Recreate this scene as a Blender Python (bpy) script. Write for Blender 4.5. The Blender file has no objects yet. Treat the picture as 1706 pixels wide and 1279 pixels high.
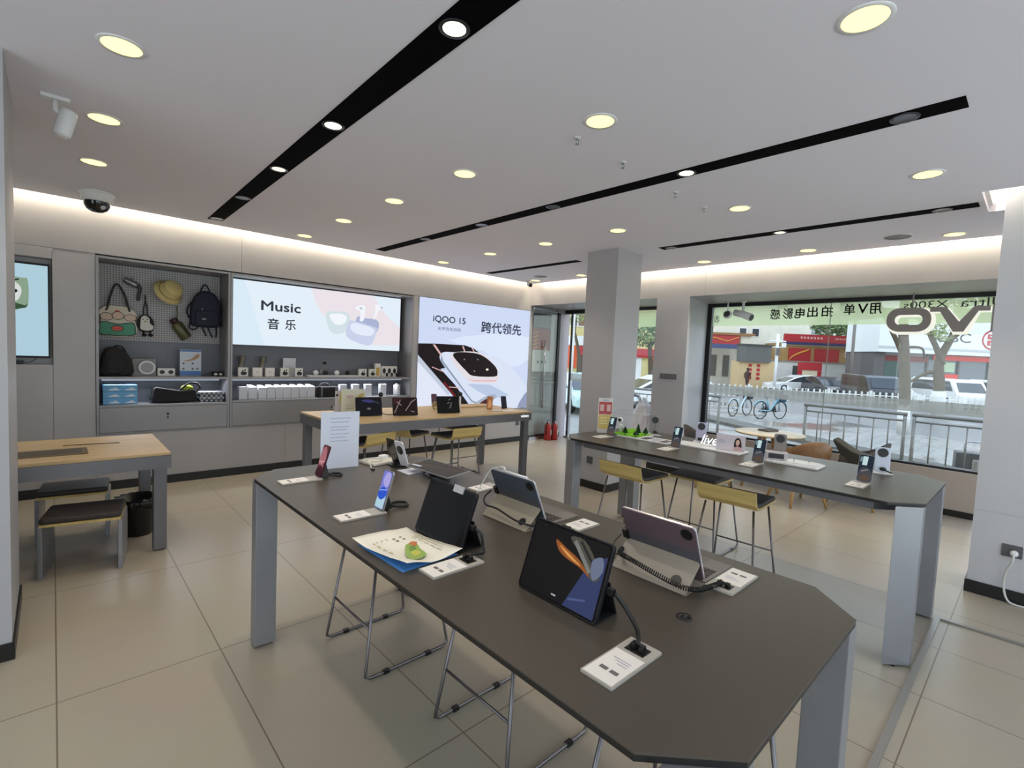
import bpy, bmesh, math, random
from mathutils import Matrix, Vector
random.seed(7)
PI = math.pi
SC = bpy.context.scene
COL = SC.collection

# ------------------------------------------------------------------ camera, sky, exposure
YAW, PIT, ROL = math.radians(46.9948), math.radians(-3.4526), math.radians(2.5853)
fw = Vector((math.cos(YAW) * math.cos(PIT), math.sin(YAW) * math.cos(PIT), math.sin(PIT)))
rt0 = Vector((math.sin(YAW), -math.cos(YAW), 0))
up0 = rt0.cross(fw)
rt = rt0 * math.cos(ROL) + up0 * math.sin(ROL)
up = up0 * math.cos(ROL) - rt0 * math.sin(ROL)
cam_d = bpy.data.cameras.new('camera')
cam = bpy.data.objects.new('camera', cam_d)
COL.objects.link(cam)
cam.matrix_world = Matrix(((rt.x, up.x, -fw.x, 0), (rt.y, up.y, -fw.y, 0), (rt.z, up.z, -fw.z, 1.58), (0, 0, 0, 1)))
cam_d.sensor_width = 36.0
cam_d.sensor_fit = 'HORIZONTAL'
cam_d.lens = 822.37 * 36.0 / 1706.0
cam_d.clip_start = 0.02
SC.camera = cam

SC.view_settings.view_transform = 'Standard'
SC.view_settings.look = 'None'
SC.view_settings.gamma = 1.0
SC.view_settings.exposure = 0.0
SC.view_settings.use_curve_mapping = False
SC.cycles.use_denoising = True
SC.cycles.max_bounces = 8
SC.cycles.diffuse_bounces = 4
SC.cycles.transparent_max_bounces = 16
SC.cycles.sample_clamp_indirect = 6.0

SKY_STRENGTH = 2.4            # overcast daylight outside
DOWN_W = 22.0                 # each warm downlight
COVE_W = 17.0                 # per metre-run of the cove LEDs

world = bpy.data.worlds.new('overcast_sky')
SC.world = world
world.use_nodes = True
wn, wl = world.node_tree.nodes, world.node_tree.links
wn.clear()
w_out = wn.new('ShaderNodeOutputWorld'); w_bg = wn.new('ShaderNodeBackground')
w_tc = wn.new('ShaderNodeTexCoord'); w_sx = wn.new('ShaderNodeSeparateXYZ'); w_cr = wn.new('ShaderNodeValToRGB')
w_cr.color_ramp.elements[0].position = 0.0; w_cr.color_ramp.elements[0].color = (0.90, 0.94, 1.0, 1)
w_cr.color_ramp.elements[1].position = 0.8; w_cr.color_ramp.elements[1].color = (0.74, 0.90, 1.24, 1)
wl.new(w_tc.outputs['Generated'], w_sx.inputs[0]); wl.new(w_sx.outputs['Z'], w_cr.inputs['Fac'])
wl.new(w_cr.outputs['Color'], w_bg.inputs['Color']); w_bg.inputs['Strength'].default_value = SKY_STRENGTH
wl.new(w_bg.outputs[0], w_out.inputs[0])

# ------------------------------------------------------------------ helpers
def lin(c):
    return tuple((v / 255 / 12.92) if v / 255 <= 0.04045 else ((v / 255 + 0.055) / 1.055) ** 2.4 for v in c)

MATS = {}
def mat(name, rgb=(128, 128, 128), rough=0.5, metal=0.0, spec=0.5, emit=0.0, noise=None, bump=None, coat=0.0, alpha=1.0, trans=0.0):
    """procedural principled material; noise=(scale, amount) varies the colour, bump=(scale, strength)"""
    if name in MATS:
        return MATS[name]
    m = bpy.data.materials.new(name); m.use_nodes = True
    nt = m.node_tree; b = nt.nodes['Principled BSDF']
    c = lin(rgb)
    b.inputs['Base Color'].default_value = (*c, 1)
    b.inputs['Roughness'].default_value = rough
    b.inputs['Metallic'].default_value = metal
    b.inputs['Specular IOR Level'].default_value = spec
    b.inputs['Coat Weight'].default_value = coat
    b.inputs['Alpha'].default_value = alpha
    b.inputs['Transmission Weight'].default_value = trans
    if emit:
        b.inputs['Base Color'].default_value = (0, 0, 0, 1)
        b.inputs['Specular IOR Level'].default_value = 0.2
        b.inputs['Emission Color'].default_value = (*c, 1)
        b.inputs['Emission Strength'].default_value = emit
    if noise or bump:
        tc = nt.nodes.new('ShaderNodeTexCoord')
    if noise:
        n = nt.nodes.new('ShaderNodeTexNoise'); n.inputs['Scale'].default_value = noise[0]; n.inputs['Detail'].default_value = 4
        r = nt.nodes.new('ShaderNodeValToRGB')
        r.color_ramp.elements[0].position = 0.3; r.color_ramp.elements[1].position = 0.7
        r.color_ramp.elements[0].color = (*[max(0, v * (1 - noise[1])) for v in c], 1)
        r.color_ramp.elements[1].color = (*[min(1, v * (1 + noise[1])) for v in c], 1)
        nt.links.new(tc.outputs['Object'], n.inputs['Vector']); nt.links.new(n.outputs['Fac'], r.inputs['Fac'])
        nt.links.new(r.outputs['Color'], b.inputs['Base Color'])
    if bump:
        n2 = nt.nodes.new('ShaderNodeTexNoise'); n2.inputs['Scale'].default_value = bump[0]
        bp = nt.nodes.new('ShaderNodeBump'); bp.inputs['Strength'].default_value = bump[1]; bp.inputs['Distance'].default_value = 0.01
        nt.links.new(tc.outputs['Object'], n2.inputs['Vector']); nt.links.new(n2.outputs['Fac'], bp.inputs['Height'])
        nt.links.new(bp.outputs['Normal'], b.inputs['Normal'])
    MATS[name] = m
    return m

def wood(name, rgb, axis=0, rough=0.45):
    m = bpy.data.materials.new(name); m.use_nodes = True
    nt = m.node_tree; b = nt.nodes['Principled BSDF']; b.inputs['Roughness'].default_value = rough
    tc = nt.nodes.new('ShaderNodeTexCoord'); mp = nt.nodes.new('ShaderNodeMapping'); n = nt.nodes.new('ShaderNodeTexNoise')
    s = [30, 30, 30]; s[axis] = 1.5
    mp.inputs['Scale'].default_value = s; n.inputs['Scale'].default_value = 1.4; n.inputs['Detail'].default_value = 5
    r = nt.nodes.new('ShaderNodeValToRGB'); c = lin(rgb)
    r.color_ramp.elements[0].position = 0.3; r.color_ramp.elements[1].position = 0.72
    r.color_ramp.elements[0].color = (*[v * 0.82 for v in c], 1); r.color_ramp.elements[1].color = (*[min(1, v * 1.12) for v in c], 1)
    nt.links.new(tc.outputs['Object'], mp.inputs['Vector']); nt.links.new(mp.outputs[0], n.inputs['Vector'])
    nt.links.new(n.outputs['Fac'], r.inputs['Fac']); nt.links.new(r.outputs['Color'], b.inputs['Base Color'])
    MATS[name] = m
    return m

def glassy(name, tint=(1, 1, 1), gloss=0.08, rough=0.0):
    """thin pane: lets most light straight through, mirrors a little (more at grazing angles)"""
    m = bpy.data.materials.new(name); m.use_nodes = True
    nt = m.node_tree; nt.nodes.clear()
    o = nt.nodes.new('ShaderNodeOutputMaterial'); mx = nt.nodes.new('ShaderNodeMixShader')
    t = nt.nodes.new('ShaderNodeBsdfTransparent'); g = nt.nodes.new('ShaderNodeBsdfGlossy'); lw = nt.nodes.new('ShaderNodeLayerWeight')
    pw = nt.nodes.new('ShaderNodeMath'); pw.operation = 'POWER'; pw.inputs[1].default_value = 4.0
    mu = nt.nodes.new('ShaderNodeMath'); mu.operation = 'MULTIPLY_ADD'; mu.inputs[1].default_value = 0.6; mu.inputs[2].default_value = gloss; mu.use_clamp = True
    t.inputs[0].default_value = (*tint, 1); g.inputs['Roughness'].default_value = rough; lw.inputs[0].default_value = 0.5
    nt.links.new(lw.outputs['Facing'], pw.inputs[0]); nt.links.new(pw.outputs[0], mu.inputs[0])
    nt.links.new(mu.outputs[0], mx.inputs[0]); nt.links.new(t.outputs[0], mx.inputs[1]); nt.links.new(g.outputs[0], mx.inputs[2])
    nt.links.new(mx.outputs[0], o.inputs[0])
    MATS[name] = m
    return m

def film(name, rgb, opacity, glow=0.55):
    """printed translucent film: part clear, part diffuse, part light passed through from behind"""
    m = bpy.data.materials.new(name); m.use_nodes = True
    nt = m.node_tree; nt.nodes.clear()
    o = nt.nodes.new('ShaderNodeOutputMaterial'); mx = nt.nodes.new('ShaderNodeMixShader'); m2 = nt.nodes.new('ShaderNodeMixShader')
    t = nt.nodes.new('ShaderNodeBsdfTransparent'); d = nt.nodes.new('ShaderNodeBsdfDiffuse'); tl = nt.nodes.new('ShaderNodeBsdfTranslucent')
    c = (*lin(rgb), 1); d.inputs[0].default_value = c; tl.inputs[0].default_value = c
    m2.inputs[0].default_value = glow; nt.links.new(d.outputs[0], m2.inputs[1]); nt.links.new(tl.outputs[0], m2.inputs[2])
    mx.inputs[0].default_value = opacity; nt.links.new(t.outputs[0], mx.inputs[1]); nt.links.new(m2.outputs[0], mx.inputs[2])
    nt.links.new(mx.outputs[0], o.inputs[0])
    MATS[name] = m
    return m

class MB:
    """collects shapes into ONE mesh; M transforms everything that is added, mi is the material slot"""
    def __init__(s):
        s.v, s.f, s.m, s.sm = [], [], [], []; s.M = Matrix(); s.mi = 0
    def add(s, vs, fs, smooth=False):
        b = len(s.v)
        s.v += [tuple(s.M @ Vector(p)) for p in vs]
        for f in fs:
            s.f.append([b + i for i in f]); s.m.append(s.mi); s.sm.append(smooth)
        return s
    def box(s, x0, x1, y0, y1, z0, z1):
        vs = [(x, y, z) for z in (z0, z1) for y in (y0, y1) for x in (x0, x1)]
        return s.add(vs, [(0, 2, 3, 1), (4, 5, 7, 6), (0, 1, 5, 4), (2, 6, 7, 3), (0, 4, 6, 2), (1, 3, 7, 5)])
    def cbox(s, c, d):
        return s.box(c[0] - d[0] / 2, c[0] + d[0] / 2, c[1] - d[1] / 2, c[1] + d[1] / 2, c[2] - d[2] / 2, c[2] + d[2] / 2)
    def prism(s, poly, z0, z1, smooth=False):
        n = len(poly)
        vs = [(x, y, z0) for x, y in poly] + [(x, y, z1) for x, y in poly]
        s.add(vs, [tuple(range(n - 1, -1, -1)), tuple(range(n, 2 * n))])
        return s.add(vs, [(i, (i + 1) % n, n + (i + 1) % n, n + i) for i in range(n)], smooth)
    def poly(s, pts):
        return s.add(pts, [tuple(range(len(pts)))])
    def tube(s, pts, r, n=8, closed=False, smooth=True, caps=True):
        P = [Vector(p) for p in pts]; N = len(P); rr = r if isinstance(r, (list, tuple)) else [r] * N
        vs, prev = [], None
        for i in range(N):
            a = P[(i - 1) % N] if (closed or i > 0) else P[i]; b = P[(i + 1) % N] if (closed or i < N - 1) else P[i]
            t = (b - a)
            t = t.normalized() if t.length > 1e-9 else Vector((0, 0, 1))
            if prev is None:
                u = t.orthogonal().normalized()
            else:
                u = prev - t * prev.dot(t)
                u = u.normalized() if u.length > 1e-6 else t.orthogonal().normalized()
            prev = u; w = t.cross(u)
            for k in range(n):
                an = 2 * PI * k / n
                vs.append(tuple(P[i] + (u * math.cos(an) + w * math.sin(an)) * rr[i]))
        fs = []
        for i in range(N if closed else N - 1):
            j = (i + 1) % N
            for k in range(n):
                l = (k + 1) % n
                fs.append((i * n + k, i * n + l, j * n + l, j * n + k))
        s.add(vs, fs, smooth)
        if caps and not closed:
            b = len(s.v) - len(vs)
            for f in (list(range(n - 1, -1, -1)), [(N - 1) * n + k for k in range(n)]):
                s.f.append([b + i for i in f]); s.m.append(s.mi); s.sm.append(False)
        return s
    def lathe(s, prof, n=24, smooth=True):
        vs = [(r * math.cos(2 * PI * k / n), r * math.sin(2 * PI * k / n), z) for r, z in prof for k in range(n)]
        fs = [(i * n + k, i * n + (k + 1) % n, (i + 1) * n + (k + 1) % n, (i + 1) * n + k) for i in range(len(prof) - 1) for k in range(n)]
        return s.add(vs, fs, smooth)
    def ell(s, c, r, n=16, m=10):
        vs = [(c[0] + r[0] * math.sin(PI * i / m) * math.cos(2 * PI * k / n), c[1] + r[1] * math.sin(PI * i / m) * math.sin(2 * PI * k / n), c[2] + r[2] * math.cos(PI * i / m)) for i in range(m + 1) for k in range(n)]
        return s.add(vs, [(i * n + k, (i + 1) * n + k, (i + 1) * n + (k + 1) % n, i * n + (k + 1) % n) for i in range(m) for k in range(n)], True)
    def build(s, name, mats, parent=None, loc=None, rot=None, bev=0.0, sub=0):
        me = bpy.data.meshes.new(name)
        me.from_pydata(s.v, [], s.f)
        for m in (mats if isinstance(mats, (list, tuple)) else [mats]):
            me.materials.append(m)
        me.polygons.foreach_set('material_index', s.m); me.polygons.foreach_set('use_smooth', s.sm)
        bm = bmesh.new(); bm.from_mesh(me); bmesh.ops.remove_doubles(bm, verts=bm.verts, dist=1e-6)
        bmesh.ops.recalc_face_normals(bm, faces=bm.faces); bm.to_mesh(me); bm.free()
        o = bpy.data.objects.new(name, me); COL.objects.link(o)
        if parent is not None: o.parent = parent
        if loc is not None: o.location = loc
        if rot is not None: o.rotation_euler = rot
        if bev:
            md = o.modifiers.new('bevel', 'BEVEL'); md.width = bev; md.segments = 2; md.limit_method = 'ANGLE'; md.angle_limit = 0.7
        if sub:
            md = o.modifiers.new('sub', 'SUBSURF'); md.levels = sub; md.render_levels = sub
        return o

def rrect(w, h, r, n=5, cx=0, cy=0):
    out = []
    for (sx, sy, a0) in ((1, 1, 0), (-1, 1, 90), (-1, -1, 180), (1, -1, 270)):
        for k in range(n + 1):
            a = math.radians(a0 + 90 * k / n)
            out.append((cx + sx * (w / 2 - r) + r * math.cos(a), cy + sy * (h / 2 - r) + r * math.sin(a)))
    return out
def oval(cx, cy, rx, ry, n=24, rot=0.0):
    return [(cx + rx * math.cos(t) * math.cos(rot) - ry * math.sin(t) * math.sin(rot), cy + rx * math.cos(t) * math.sin(rot) + ry * math.sin(t) * math.cos(rot)) for t in (2 * PI * k / n for k in range(n))]
def bar(x0, y0, x1, y1, w):
    d = Vector((x1 - x0, y1 - y0)).normalized(); n = Vector((-d.y, d.x)) * w / 2
    return [(x0 + n.x, y0 + n.y), (x0 - n.x, y0 - n.y), (x1 - n.x, y1 - n.y), (x1 + n.x, y1 + n.y)]
def smooth_poly(pts, n=4):
    """closed Catmull-Rom through the points"""
    out = []; N = len(pts)
    for i in range(N):
        p0, p1, p2, p3 = (Vector(pts[(i + k) % N]) for k in (-1, 0, 1, 2))
        for k in range(n):
            t = k / n
            out.append(tuple(0.5 * (2 * p1 + (p2 - p0) * t + (2 * p0 - 5 * p1 + 4 * p2 - p3) * t * t + (3 * p1 - p0 - 3 * p2 + p3) * t ** 3)))
    return out
def path(pts, n=6):
    """open Catmull-Rom through 3D points"""
    P = [Vector(p) for p in pts]; P = [2 * P[0] - P[1]] + P + [2 * P[-1] - P[-2]]; out = []
    for i in range(1, len(P) - 2):
        p0, p1, p2, p3 = P[i - 1:i + 3]
        for k in range(n):
            t = k / n
            out.append(tuple(0.5 * (2 * p1 + (p2 - p0) * t + (2 * p0 - 5 * p1 + 4 * p2 - p3) * t * t + (3 * p1 - p0 - 3 * p2 + p3) * t ** 3)))
    out.append(tuple(P[-2]))
    return out
def coil(pts, R, r_turns, n=10):
    """points of a helix of radius R with r_turns turns along a polyline"""
    P = [Vector(p) for p in path(pts, 8)]; L = [0]
    for a, b in zip(P, P[1:]): L.append(L[-1] + (b - a).length)
    out = []; N = int(r_turns * n); prev = None; seg = 0
    for i in range(N + 1):
        d = L[-1] * i / N
        while seg < len(P) - 2 and L[seg + 1] < d: seg += 1
        t = (P[seg + 1] - P[seg]).normalized(); c = P[seg] + t * (d - L[seg])
        u = t.orthogonal().normalized() if prev is None else (prev - t * prev.dot(t)).normalized()
        prev = u; w = t.cross(u); a = 2 * PI * i / n
        out.append(tuple(c + (u * math.cos(a) + w * math.sin(a)) * R))
    return out
def frame(o, u, v):
    u, v = Vector(u).normalized(), Vector(v).normalized(); w = u.cross(v).normalized(); v = w.cross(u)
    return Matrix(((u.x, v.x, w.x, o[0]), (u.y, v.y, w.y, o[1]), (u.z, v.z, w.z, o[2]), (0, 0, 0, 1)))

class Art:
    """flat print: polygons in the (u, v) plane of a frame, each layer a hair above the last"""
    def __init__(s, M=None, step=0.0005):
        s.b = MB(); s.b.M = M or Matrix(); s.k = 1; s.step = step; s.mats = []; s.clip = None
    def p(s, m, pts, up=1):
        if m not in s.mats: s.mats.append(m)
        s.b.mi = s.mats.index(m)
        if s.clip: pts = [(min(max(x, s.clip[0]), s.clip[1]), min(max(y, s.clip[2]), s.clip[3])) for x, y in pts]
        # fill through triangulation so that concave outlines work
        bm = bmesh.new(); vs = [bm.verts.new((x, y, 0)) for x, y in pts]
        try:
            f = bm.faces.new(vs); bm.normal_update()
            if f.normal.z < 0: f.normal_flip()
            bmesh.ops.triangulate(bm, faces=[f])
        except ValueError:
            pass
        bm.verts.index_update()
        s.b.add([(v.co.x, v.co.y, s.k * s.step) for v in bm.verts], [tuple(v.index for v in f.verts) for f in bm.faces]); bm.free()
        s.k += up
        return s
    def r(s, m, x0, x1, y0, y1, up=1): return s.p(m, [(x0, y0), (x1, y0), (x1, y1), (x0, y1)], up)
    def t(s, m, body, cx, cy, w=None, h=None, shear=0.0, mirror=False, bold=0.0):
        """lettering fitted in a w x h box centred on (cx, cy)"""
        if m not in s.mats: s.mats.append(m)
        s.b.mi = s.mats.index(m)
        vs, fs = letters(body, w, h, shear)
        for dx, dy in (((0, 0),) if not bold else ((0, 0), (bold, 0), (-bold, 0), (0, bold), (0, -bold))):
            s.b.add([((-x if mirror else x) + cx + dx, y + cy + dy, s.k * s.step) for x, y in vs], fs)
        s.k += 1
        return s
    def build(s, name, parent=None):
        return s.b.build(name, s.mats, parent)

def letters(body, w=None, h=None, shear=0.0):
    c = bpy.data.curves.new('t', 'FONT'); c.body = body; c.resolution_u = 3; c.shear = shear
    o = bpy.data.objects.new('t', c); COL.objects.link(o)
    bpy.context.view_layer.update()
    me = bpy.data.meshes.new_from_object(o.evaluated_get(bpy.context.evaluated_depsgraph_get()))
    vs = [(v.co.x, v.co.y) for v in me.vertices]; fs = [tuple(p.vertices) for p in me.polygons]
    bpy.data.objects.remove(o); bpy.data.curves.remove(c); bpy.data.meshes.remove(me)
    x0, x1 = min(v[0] for v in vs), max(v[0] for v in vs); y0, y1 = min(v[1] for v in vs), max(v[1] for v in vs)
    sx = w / (x1 - x0) if w else None; sy = h / (y1 - y0) if h else None
    sx = sx or sy; sy = sy or sx
    return [((x - (x0 + x1) / 2) * sx, (y - (y0 + y1) / 2) * sy) for x, y in vs], fs

def tag(o, label=None, cat=None, group=None, kind=None):
    if label: o['label'] = label
    if cat: o['category'] = cat
    if group: o['group'] = group
    if kind: o['kind'] = kind
    return o
def thing(name, label, cat, loc=(0, 0, 0), rz=0.0, group=None):
    o = bpy.data.objects.new(name, None); COL.objects.link(o)
    o.empty_display_size = 0.05
    o.location = loc; o.rotation_euler = (0, 0, rz)
    return tag(o, label, cat, group)
def dup(o, loc=None, rz=None, label=None, parent=None):
    c = o.copy(); COL.objects.link(c)
    if parent is not None: c.parent = parent
    if loc is not None: c.location = loc
    if rz is not None: c.rotation_euler = (0, 0, rz)
    if label: c['label'] = label
    for ch in [x for x in KIDS.get(o.name, [])]:
        d = dup(ch, parent=c)
        KIDS.setdefault(c.name, []).append(d)
    return c
KIDS = {}
def scan(o):
    """remember the children of a finished prototype so that it can be copied"""
    KIDS[o.name] = [c for c in COL.objects if c.parent == o]
    for c in KIDS[o.name]: scan(c)
    return o
def struct(name, b, m, bev=0.0):
    return tag(b.build(name, m, bev=bev), kind='structure')
def spot(name, loc, watt, col, size=120, blend=0.7, radius=0.06, parent=None):
    l = bpy.data.lights.new(name, 'SPOT'); l.energy = watt; l.color = col; l.spot_size = math.radians(size); l.spot_blend = blend; l.shadow_soft_size = radius
    o = bpy.data.objects.new(name, l); COL.objects.link(o); o.location = loc
    if parent is not None: o.parent = parent
    return o
def strip_light(name, loc, sx, sy, watt, col, rot):
    l = bpy.data.lights.new(name, 'AREA'); l.shape = 'RECTANGLE'; l.size = sx; l.size_y = sy; l.energy = watt; l.color = col
    o = bpy.data.objects.new(name, l); COL.objects.link(o); o.location = loc; o.rotation_euler = rot
    return o
# ------------------------------------------------------------------ materials
M_wall = mat('brushed_wall_panel', (176, 172, 172), 0.42, metal=0.15, noise=(3, 0.04))
M_wall2 = mat('grey_pillar_panel', (178, 177, 180), 0.5, metal=0.1, noise=(2, 0.03))
M_ceil = mat('ceiling_paint', (236, 233, 242), 0.9, spec=0.1)
M_black = mat('black_metal', (16, 15, 16), 0.45)
M_skirt = mat('black_skirting', (20, 19, 19), 0.4)
M_white = mat('white_plastic', (232, 232, 232), 0.4)
M_alu = mat('aluminium', (150, 151, 156), 0.38, metal=0.55, noise=(4, 0.05))
M_aluD = mat('dark_aluminium', (118, 117, 122), 0.4, metal=0.5, noise=(4, 0.05))
M_cab = mat('cabinet_grey', (150, 148, 150), 0.4, metal=0.3, noise=(3, 0.04))
M_cabin = mat('cabinet_inside_grey', (122, 124, 132), 0.5, metal=0.1)
M_steel = mat('stainless_steel', (185, 186, 188), 0.22, metal=0.95)
M_rod = mat('stool_rod_steel', (120, 116, 118), 0.32, metal=0.85)
M_wood = wood('light_oak', (206, 178, 132), 0)
M_woodY = wood('pale_plywood', (208, 182, 116), 1)
M_woodL = wood('oak_leg', (190, 152, 98), 2)
M_seat = mat('dark_grey_felt', (92, 86, 86), 0.85, noise=(60, 0.15))
M_leather = mat('dark_brown_leatherette', (56, 48, 46), 0.5, bump=(80, 0.1))
M_top = mat('charcoal_laminate', (76, 70, 62), 0.36, spec=0.5, noise=(120, 0.04))
M_edge = mat('table_edge_black', (20, 19, 19), 0.4)
M_blk = mat('black_plastic', (18, 18, 19), 0.35)
M_cord = mat('black_cord', (15, 15, 16), 0.45)
M_wcord = mat('white_cord', (215, 214, 210), 0.45)
M_glass = glassy('clear_glass', (0.93, 0.96, 0.94), 0.05)
M_clear = glassy('clear_acrylic', (0.95, 0.96, 0.97), 0.06)
M_lamp = mat('warm_lamp_diffuser', (255, 226, 140), 0.5, emit=2.6)
M_lampW = mat('bright_lamp_lens', (255, 238, 200), 0.5, emit=6.0)
M_lampD = mat('dim_lamp_lens', (90, 88, 96), 0.2)
M_print_w = mat('white_card', (236, 232, 226), 0.6)
M_ink = mat('grey_ink', (110, 106, 108), 0.7)
M_inkP = mat('pale_ink', (176, 180, 198), 0.7)
M_pbase = mat('price_tag_grey', (176, 172, 164), 0.4)
M_green = mat('green', (90, 150, 40), 0.7)
M_red = mat('red_paint', (168, 40, 36), 0.4)
def em(name, rgb, s=1.0): return mat(name, rgb, 0.5, emit=s)

# floor: 0.62 x 1.24 m porcelain tiles
M_floor = bpy.data.materials.new('floor_tile'); M_floor.use_nodes = True
_nt = M_floor.node_tree; _b = _nt.nodes['Principled BSDF']
_tc = _nt.nodes.new('ShaderNodeTexCoord'); _mp = _nt.nodes.new('ShaderNodeMapping'); _br = _nt.nodes.new('ShaderNodeTexBrick'); _no = _nt.nodes.new('ShaderNodeTexNoise')
_mp.inputs['Location'].default_value = (6.2, 12.11, 0)
_br.offset = 0.0; _br.squash = 1.0
_c = lin((170, 161, 145))
_br.inputs['Color1'].default_value = (*_c, 1); _br.inputs['Color2'].default_value = (*[v * 0.96 for v in _c], 1); _br.inputs['Mortar'].default_value = (*lin((112, 100, 84)), 1)
_br.inputs['Scale'].default_value = 1.0; _br.inputs['Brick Width'].default_value = 0.62; _br.inputs['Row Height'].default_value = 1.24
_br.inputs['Mortar Size'].default_value = 0.0028; _br.inputs['Mortar Smooth'].default_value = 0.0; _br.inputs['Bias'].default_value = 0.0
_nt.links.new(_tc.outputs['Object'], _mp.inputs[0]); _nt.links.new(_mp.outputs[0], _br.inputs['Vector'])
_mx = _nt.nodes.new('ShaderNodeMix'); _mx.data_type = 'RGBA'; _mx.blend_type = 'MULTIPLY'; _mx.inputs[0].default_value = 0.12
_no.inputs['Scale'].default_value = 2.2; _no.inputs['Detail'].default_value = 6
_nt.links.new(_tc.outputs['Object'], _no.inputs['Vector']); _nt.links.new(_br.outputs['Color'], _mx.inputs[6]); _nt.links.new(_no.outputs['Color'], _mx.inputs[7])
_nt.links.new(_mx.outputs[2], _b.inputs['Base Color'])
_b.inputs['Roughness'].default_value = 0.3; _b.inputs['Specular IOR Level'].default_value = 0.4

# ------------------------------------------------------------------ room shell
YB = 6.45      # face of the back wall
XF = 6.4       # face of the fascia over the windows
XG = 7.4       # the shop-front glass
ZC = 2.85      # ceiling
struct('floor', MB().box(-3.0, 7.5, -2.5, 7.0, -0.12, 0.0), M_floor)
b = MB()
b.box(-3.0, 4.74, -2.5, 6.32, ZC, ZC + 0.05); b.box(4.74, 5.34, 0.385, 6.32, ZC, ZC + 0.05); b.box(5.34, 6.29, -2.5, 6.32, ZC, ZC + 0.05)
b.box(-3.0, 7.5, -2.5, 7.0, ZC + 0.22, ZC + 0.3)                                       # slab above
b.box(4.70, 4.739, -1.3, 0.425, ZC + 0.05, ZC + 0.22); b.box(4.74, 5.34, 0.386, 0.425, ZC + 0.05, ZC + 0.22); b.box(5.341, 5.38, -1.3, 0.425, ZC + 0.05, ZC + 0.22)   # lit pocket beside the right pillar
struct('ceiling', b, M_ceil)

b = MB()
b.box(-3.0, -0.345, YB, 6.95, 0, 2.385)
b.box(-0.345, 0.0, YB, 6.95, 0, 1.28); b.box(-0.345, 0.0, YB, 6.95, 2.285, 2.385); b.box(-0.345, 0.0, YB + 0.16, 6.95, 1.28, 2.285)
b.box(0.003, 0.312, YB, 6.95, 0, 2.36)
b.box(-0.345, 0.315, YB + 0.004, 6.95, 2.36, 2.385)
b.box(-3.0, 1.62, YB, 6.95, 2.388, ZC + 0.22); b.box(1.623, XF, YB, 6.95, 2.388, ZC + 0.22)
b.box(0.315, 2.14, YB, 6.95, 0, 0.572); b.box(2.143, 4.03, YB, 6.95, 0, 0.572); b.box(4.033, XF + 0.0, YB, 6.95, 0, 0.60)
b.box(3.945, 4.03, YB, 6.95, 0.575, 2.385); b.box(4.03, XF, YB + 0.05, 6.95, 0.60, 2.385)
b.box(0.312, 3.945, 6.86, 6.95, 0.572, 2.388)
b.box(XF, 7.5, YB, 6.95, 0, ZC + 0.22)
b.box(-3.0, 7.5, 6.951, 7.0, 0, ZC + 0.22)
struct('wall_back', b, M_wall)
struct('baseboard_back', MB().box(-3.0, 7.33, YB - 0.012, YB - 0.001, 0, 0.09), M_skirt)
b = MB()
b.box(XF, XG + 0.1, -2.5, 3.16, 2.48, ZC + 0.22); b.box(XF, XG + 0.1, 3.163, YB, 2.48, ZC + 0.22); b.box(XG + 0.1, XG + 0.2, -2.5, 6.95, 2.48, ZC + 0.22)
struct('wall_right', b, M_wall)
struct('trim_1', MB().prism([(XF, 3.372), (XG + 0.02, 3.58), (XG + 0.02, 3.87), (XF, 3.87)], 0, 2.48), M_wall2)   # pier between the windows
struct('baseboard_pier', MB().prism([(XF - 0.01, 3.362), (XF + 0.4, 3.44), (XF + 0.4, 3.45), (XF - 0.001, 3.371), (XF - 0.001, 3.88), (XF - 0.01, 3.88)], 0, 0.09), M_skirt)
b = MB()
b.box(-3.1, -3.0, 2.9, 7.0, 0, ZC + 0.22); b.box(-3.1, -3.0, -2.5, 2.9, 0, 0.25); b.box(-3.1, -3.0, -2.5, 2.9, 2.65, ZC + 0.22)
struct('wall_left', b, M_wall)
b = MB(); b.box(-3.0, -2.0, -2.6, -2.5, 0, ZC + 0.3); b.box(-2.0, 7.2, -2.6, -2.5, 2.78, ZC + 0.3); b.box(7.2, 7.5, -2.6, -2.5, 0, ZC + 0.3)
struct('wall_front', b, M_wall)                                                         # wide glazed shop front behind the camera
struct('window_3', MB().box(-2.0, 7.2, -2.56, -2.54, 0, 2.78), M_glass)
struct('added_window', MB().box(-3.06, -3.04, -2.5, 2.9, 0.25, 2.65), M_glass)  # unseen side window, added to let daylight in from the left
# right pillar with skirting
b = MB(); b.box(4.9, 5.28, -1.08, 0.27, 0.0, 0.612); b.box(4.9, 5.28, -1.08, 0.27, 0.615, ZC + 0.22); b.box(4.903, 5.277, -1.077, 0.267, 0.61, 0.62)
struct('trim_2', b, mat('daylit_pillar_panel', (204, 203, 206), 0.5, noise=(2, 0.03)))  # paler than the other pillars: daylight on it is put into the colour
struct('baseboard_right', MB().box(4.888, 5.29, -1.08, 0.282, 0, 0.09), M_skirt)
# free-standing column
struct('trim_3', MB().box(4.76, 5.25, 3.41, 3.86, 0, ZC + 0.1), M_wall2, bev=0.004)
struct('baseboard_column', MB().box(4.75, 5.26, 3.40, 3.87, 0, 0.09), M_skirt)
# pillar at the left margin
struct('trim_4', MB().box(-0.75, -0.155, 3.29, 4.02, 0, ZC + 0.1), M_wall2)
struct('baseboard_left', MB().box(-0.76, -0.145, 3.28, 4.03, 0, 0.085), M_skirt)

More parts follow.
